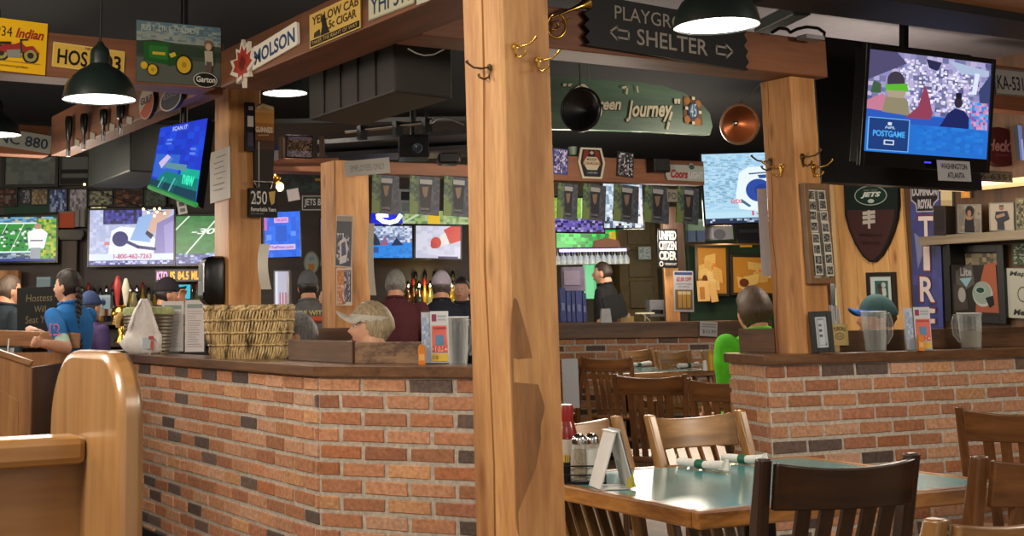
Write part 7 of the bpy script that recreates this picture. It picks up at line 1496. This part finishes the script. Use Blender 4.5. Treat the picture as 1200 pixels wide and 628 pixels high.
    if hairkind:
        lowback = {'short': -.075, 'bob': -.115, 'buzz': -.06, 'braid': -.08}[hairkind]; vol = {'short': 1.09, 'bob': 1.20, 'buzz': 1.035, 'braid': 1.10}[hairkind]
        def hf(d, q):
            lim = .058 if d.y < -.45 else (.058+(lowback-.058)*min(1, (d.y+.45)/.85))
            z = d.z*.118; k = vol + .035*mnoise.noise(Vector((d.x*9, d.y*9, d.z*3+px))) if hairkind != 'buzz' else vol
            if z < lim: k = .90
            return headfn(d, Vector((d.x*.076, d.y*.098, d.z*.118)))*k*hs
        m = MB(); m.ell(hc, (1, 1, 1), 40, 28, R=HM, fn=hf)
        m.build('hair', wood('hair_'+hair, tuple(v*.6 for v in [int(hair[i:i+2], 16)/255 for i in (0, 2, 4)]), hair, 'Z', 6, .55, stretch=7, bump=.5), t, smooth=70)
        if hairkind == 'braid':
            for k in range(11):
                u = k/10; q = h(.03*math.sin(u*2)+.02, .105+.028*u, -.03-.036*k); m = MB()
                for sd in (-1, 1): m.ell(q+HM @ Vector((sd*.011*hs, 0, .006*sd)), ((.022-.010*u)*hs, .017*hs, .026*hs), 10, 8, R=Matrix.Rotation(sd*.5, 3, 'Y'))
                if k == 0: allm = m
                else: allm.v += []; allm.add(m.v, m.f)
            allm.build('braid', MATS['hair_'+hair], t, smooth=70)
    if cap:
        col, brim = cap; cm = cloth('cap'+col, col)
        def cf(d, q):
            k = 1.15 if d.z > .12 else (1.13 if d.z > .02 else .9)
            return headfn(d, Vector((d.x*.076, d.y*.098, d.z*.118)))*k*hs
        m = MB(); m.ell(hc+HM @ Vector((0, .004, .012))*hs, (1, 1, 1), 32, 24, R=HM, fn=cf); m.build('cap_crown', cm, t, smooth=60)
        m = MB(); P = []; Q = []
        for k in range(13):
            a = -PI+PI*k/12; P.append(h(.076*math.cos(a), -.075+.098*math.sin(a)*.85, .062-.045*math.cos(a)**2)); 
        for k in range(13):
            a = -PI+PI*k/12; Q.append(h(.080*math.cos(a), -.03+.072*math.sin(a), .05))
        m.loft([P, Q, [p+Vector((0, 0, .008)) for p in Q], [p+Vector((0, 0, .008)) for p in P]], caps=False, wrap=False); m.add(P+[p+Vector((0, 0, .008)) for p in P], [(k, k+1, k+14, k+13) for k in range(12)]); m.build('cap_brim', cloth('brim'+brim, brim), t, smooth=50)
    if visor:
        vm = cloth('visor'+visor, visor)
        m = MB(); rings = []
        n = 32
        for z_, k in ((.030, 1.13), (.066, 1.13), (.066, 1.09), (.030, 1.09)): rings.append([h(.078*k*math.cos(2*PI*i/n), .098*k*math.sin(2*PI*i/n), z_+.010*math.sin(2*PI*i/n)*-1) for i in range(n)])
        m.loft(rings+[rings[0]], caps=False); m.build('visor_band', vm, t, smooth=50)
        m = MB(); P = []; Q = []
        for k in range(13): a = -PI+PI*k/12; P.append(h(.088*math.cos(a), -.075+.105*math.sin(a), .085-.060*math.cos(a)**2)); Q.append(h(.084*math.cos(a), -.03+.074*math.sin(a), .05))
        m.loft([P, Q, [p+Vector((0, 0, .008)) for p in Q], [p+Vector((0, 0, .008)) for p in P]], caps=False, wrap=False); m.add(P+[p+Vector((0, 0, .008)) for p in P], [(k, k+1, k+14, k+13) for k in range(12)]); m.build('visor_brim', vm, t, smooth=50)
    t['_s'] = s; del t['_s']
    return t, S, h, M3, org
# girl in a blue jersey
gd = (-GR*.88+GF*.48)
g, S, h, M3, org = person('girl with dark braid in bright blue jersey leaning at the host stand', 83, 316, 8.02, gd, '1c6cb4', hair='231712', hairkind='braid', skin=SKIN2, voxel=.0065, sleeves='short', cuff='a8c8b8', arms={1: (at(77, 408, 7.72), at(48, 402, 7.45)), -1: (at(62, 402, 8.3), at(46, 390, 8.1))}, build_=1.02, head_turn=math.radians(6))
def jnum(a): a.text('12', .1, .1, .9, .9, 'c0688c', bold=.05)
pm = at(64, 388, 7.985)
q4 = [at(x, y, d_)-org for x, y, d_ in ((57, 381, 8.0), (70, 380, 7.955), (70, 394, 7.935), (57, 394.5, 7.98))]
m = MB(); 
a = Art(.07, .07); a.text('12', .0, .0, 1, 1, 'c8789c', bold=.06); a.text('12', .12, .14, .88, .86, '2c5cac', bold=.02); o = a.build('sleeve_number', PRINT(), None); o.location = at(64, 393, 7.70); o.rotation_euler[2] = -YAW-.35; mw = o.matrix_basis.copy(); o.parent = g; o.matrix_parent_inverse = (Matrix.Translation(org) @ M3.to_4x4()).inverted()
person('person with brown hair and dark shirt at far left behind board', 9, 323, 9.4, GR*.75+GF*.6, '16222a', hair='5c4a3c', hairkind='short', sleeves='long', hands=False)
person('person in navy cap and purple shirt behind the girl in blue', 104, 344, 9.3, GR*.5+GF*.8, '3c2c58', hair='2a2430', hairkind='short', cap=('24365c', '24365c'), hands=False)
person('person in black cap and dark grey shirt raising a hand at bar', 194, 328, 9.7, GR*.8+GF*.3, '3c363c', hair='241c1a', cap=('1e1a22', '1e1a22'), arms={-1: (at(206, 380, 9.45), at(211, 357, 9.4)), 1: (at(190, 388, 10.0), at(210, 386, 10.2))}, hands=True)
def backprint(base, label, D, col):
    pass
gm, S, h, M3, org = person('man in grey cap and grey shirt with striped back print', 361, 319.5, 9.75, GF*1.0-GR*.15, '5c5c5e', hair='2c2624', hairkind='short', cap=('55575e', '45474e'), sleeves='long', hands=True, build_=1.06)
a = Art(.26, .085); a.rect(0, .5, 1, .85, 'b8502c'); a.rect(0, .85, 1, 1, '7c3428'); a.text('RIDE WITH', .02, .0, .96, .42, 'b8b070', bold=.03); o = a.build('back_print', PRINT(), gm); o.location = (0, .132*.98, 1.21); o.rotation_euler = (math.radians(-4), 0, PI)
person('person with dark hair and black shirt hidden behind the orange poster', 388, 333, 10.2, -GR*.8+GF*.5, '1a191c', hair='3c342e', hairkind='short', skin=SKIN2, hands=False)
person('broad man with grey hair in a maroon sweater at the bar', 463, 316, 9.6, GF+GR*.12, '481a22', hair='8c8a88', hairkind='short', sleeves='long', build_=1.12)
person('man in white cap and navy shirt at the bar', 517, 320, 10.05, GF+GR*.1, '161a28', hair='5c5450', hairkind='short', cap=('a8a0b0', '8c8494'), sleeves='long', build_=1.12)
person('person with brown hair facing us behind the white capped man', 541, 325, 11.45, -GF-GR*.3, '2a2a30', hair='2c221e', hairkind='short', skin=SKIN2, hands=False)
person('man in black shirt working behind the service counter', 708, 306.5, 13.75, -GR*.85+GF*.5, '101013', hair='3a2a24', hairkind='buzz', sleeves='short', skin=SKIN2)
person('seated man in lime green shirt with shaggy brown hair, seen from behind', 884, 341, 7.85, GF*.9-GR*.35, '4fb81e', hair='54402e', hairkind='bob', sit=True, build_=1.25, hscale=1.10)
person('seated person in teal sparkly cap behind the water pitcher', 1029, 349.5, 7.7, GF*.9-GR*.4, '4c4034', hair='5c4838', hairkind='short', cap=('3c5c60', '2c64b4'), sit=True, head_turn=math.radians(60))
person('seated grey haired woman beside the wicker basket', 350, 366.5, 6.95, GF*.9-GR*.35, '6c6878', hair='8c8c8e', hairkind='short', sit=True, head_turn=math.radians(62), skin=SKIN2, hands=False)
person('seated blonde woman in a pale sun visor', 436, 356.5, 6.75, GF*.9-GR*.3, '5c5c64', hair='b8a482', hairkind='bob', visor='b8b4a8', sit=True, head_turn=math.radians(68), skin=SKIN2, hands=False)
# seats that carry the sitters
def bench(label, D, px0, px1, ztop, face):
    a, c = at(px0, 380, D), at(px1, 380, D); m = (a+c)/2; l = (c-a).length; t = thing('booth_bench', label, 'bench', (m.x, m.y, 0), dirz(face))
    b = MB(); b.box((0, 0, ztop-.05), (l, .46, .08)); b.build('seat', mat('dark_vinyl', '3a1f1a', .4), t, bevel=.02)
    b = MB(); b.box((0, .02, (ztop-.09)/2), (l*.96, .40, ztop-.09)); b.build('plinth', W_DARK, t)
    return t
bench('low booth seat under the two women behind the left wall', 6.85, 325, 462, at(350, 366.5, 6.95).z-.885, GF)
bench('low seat under the green shirted man', 7.87, 866, 902, at(884, 341, 7.85).z-.885, GF)
bench('low seat under the person in sparkly cap', 7.72, 1008, 1050, at(1029, 349.5, 7.7).z-.885, GF)
for x, y, z, p in ((-.6, 1.8, 2.3, 190), (1.6, -.4, 2.3, 40), (-.3, 4.2, 2.4, 130), (4.9, 1.2, 2.3, 125), (.4, 8.4, 2.0, 75), (5.2, 6.6, 2.0, 60), (6.6, 5.4, 2.2, 85), (2.4, 9.0, 1.9, 45), (8.8, 10.0, 2.0, 90), (6.8, 12.0, 2.0, 75), (-.2, 11.0, 2.0, 60)):
    lamp((x, y, z), p, r=.35)  # added unseen soft points that brighten the room; no fixtures hang there
lamp(at(850, 300, 13.5), 12, 'ffdc98', .1)
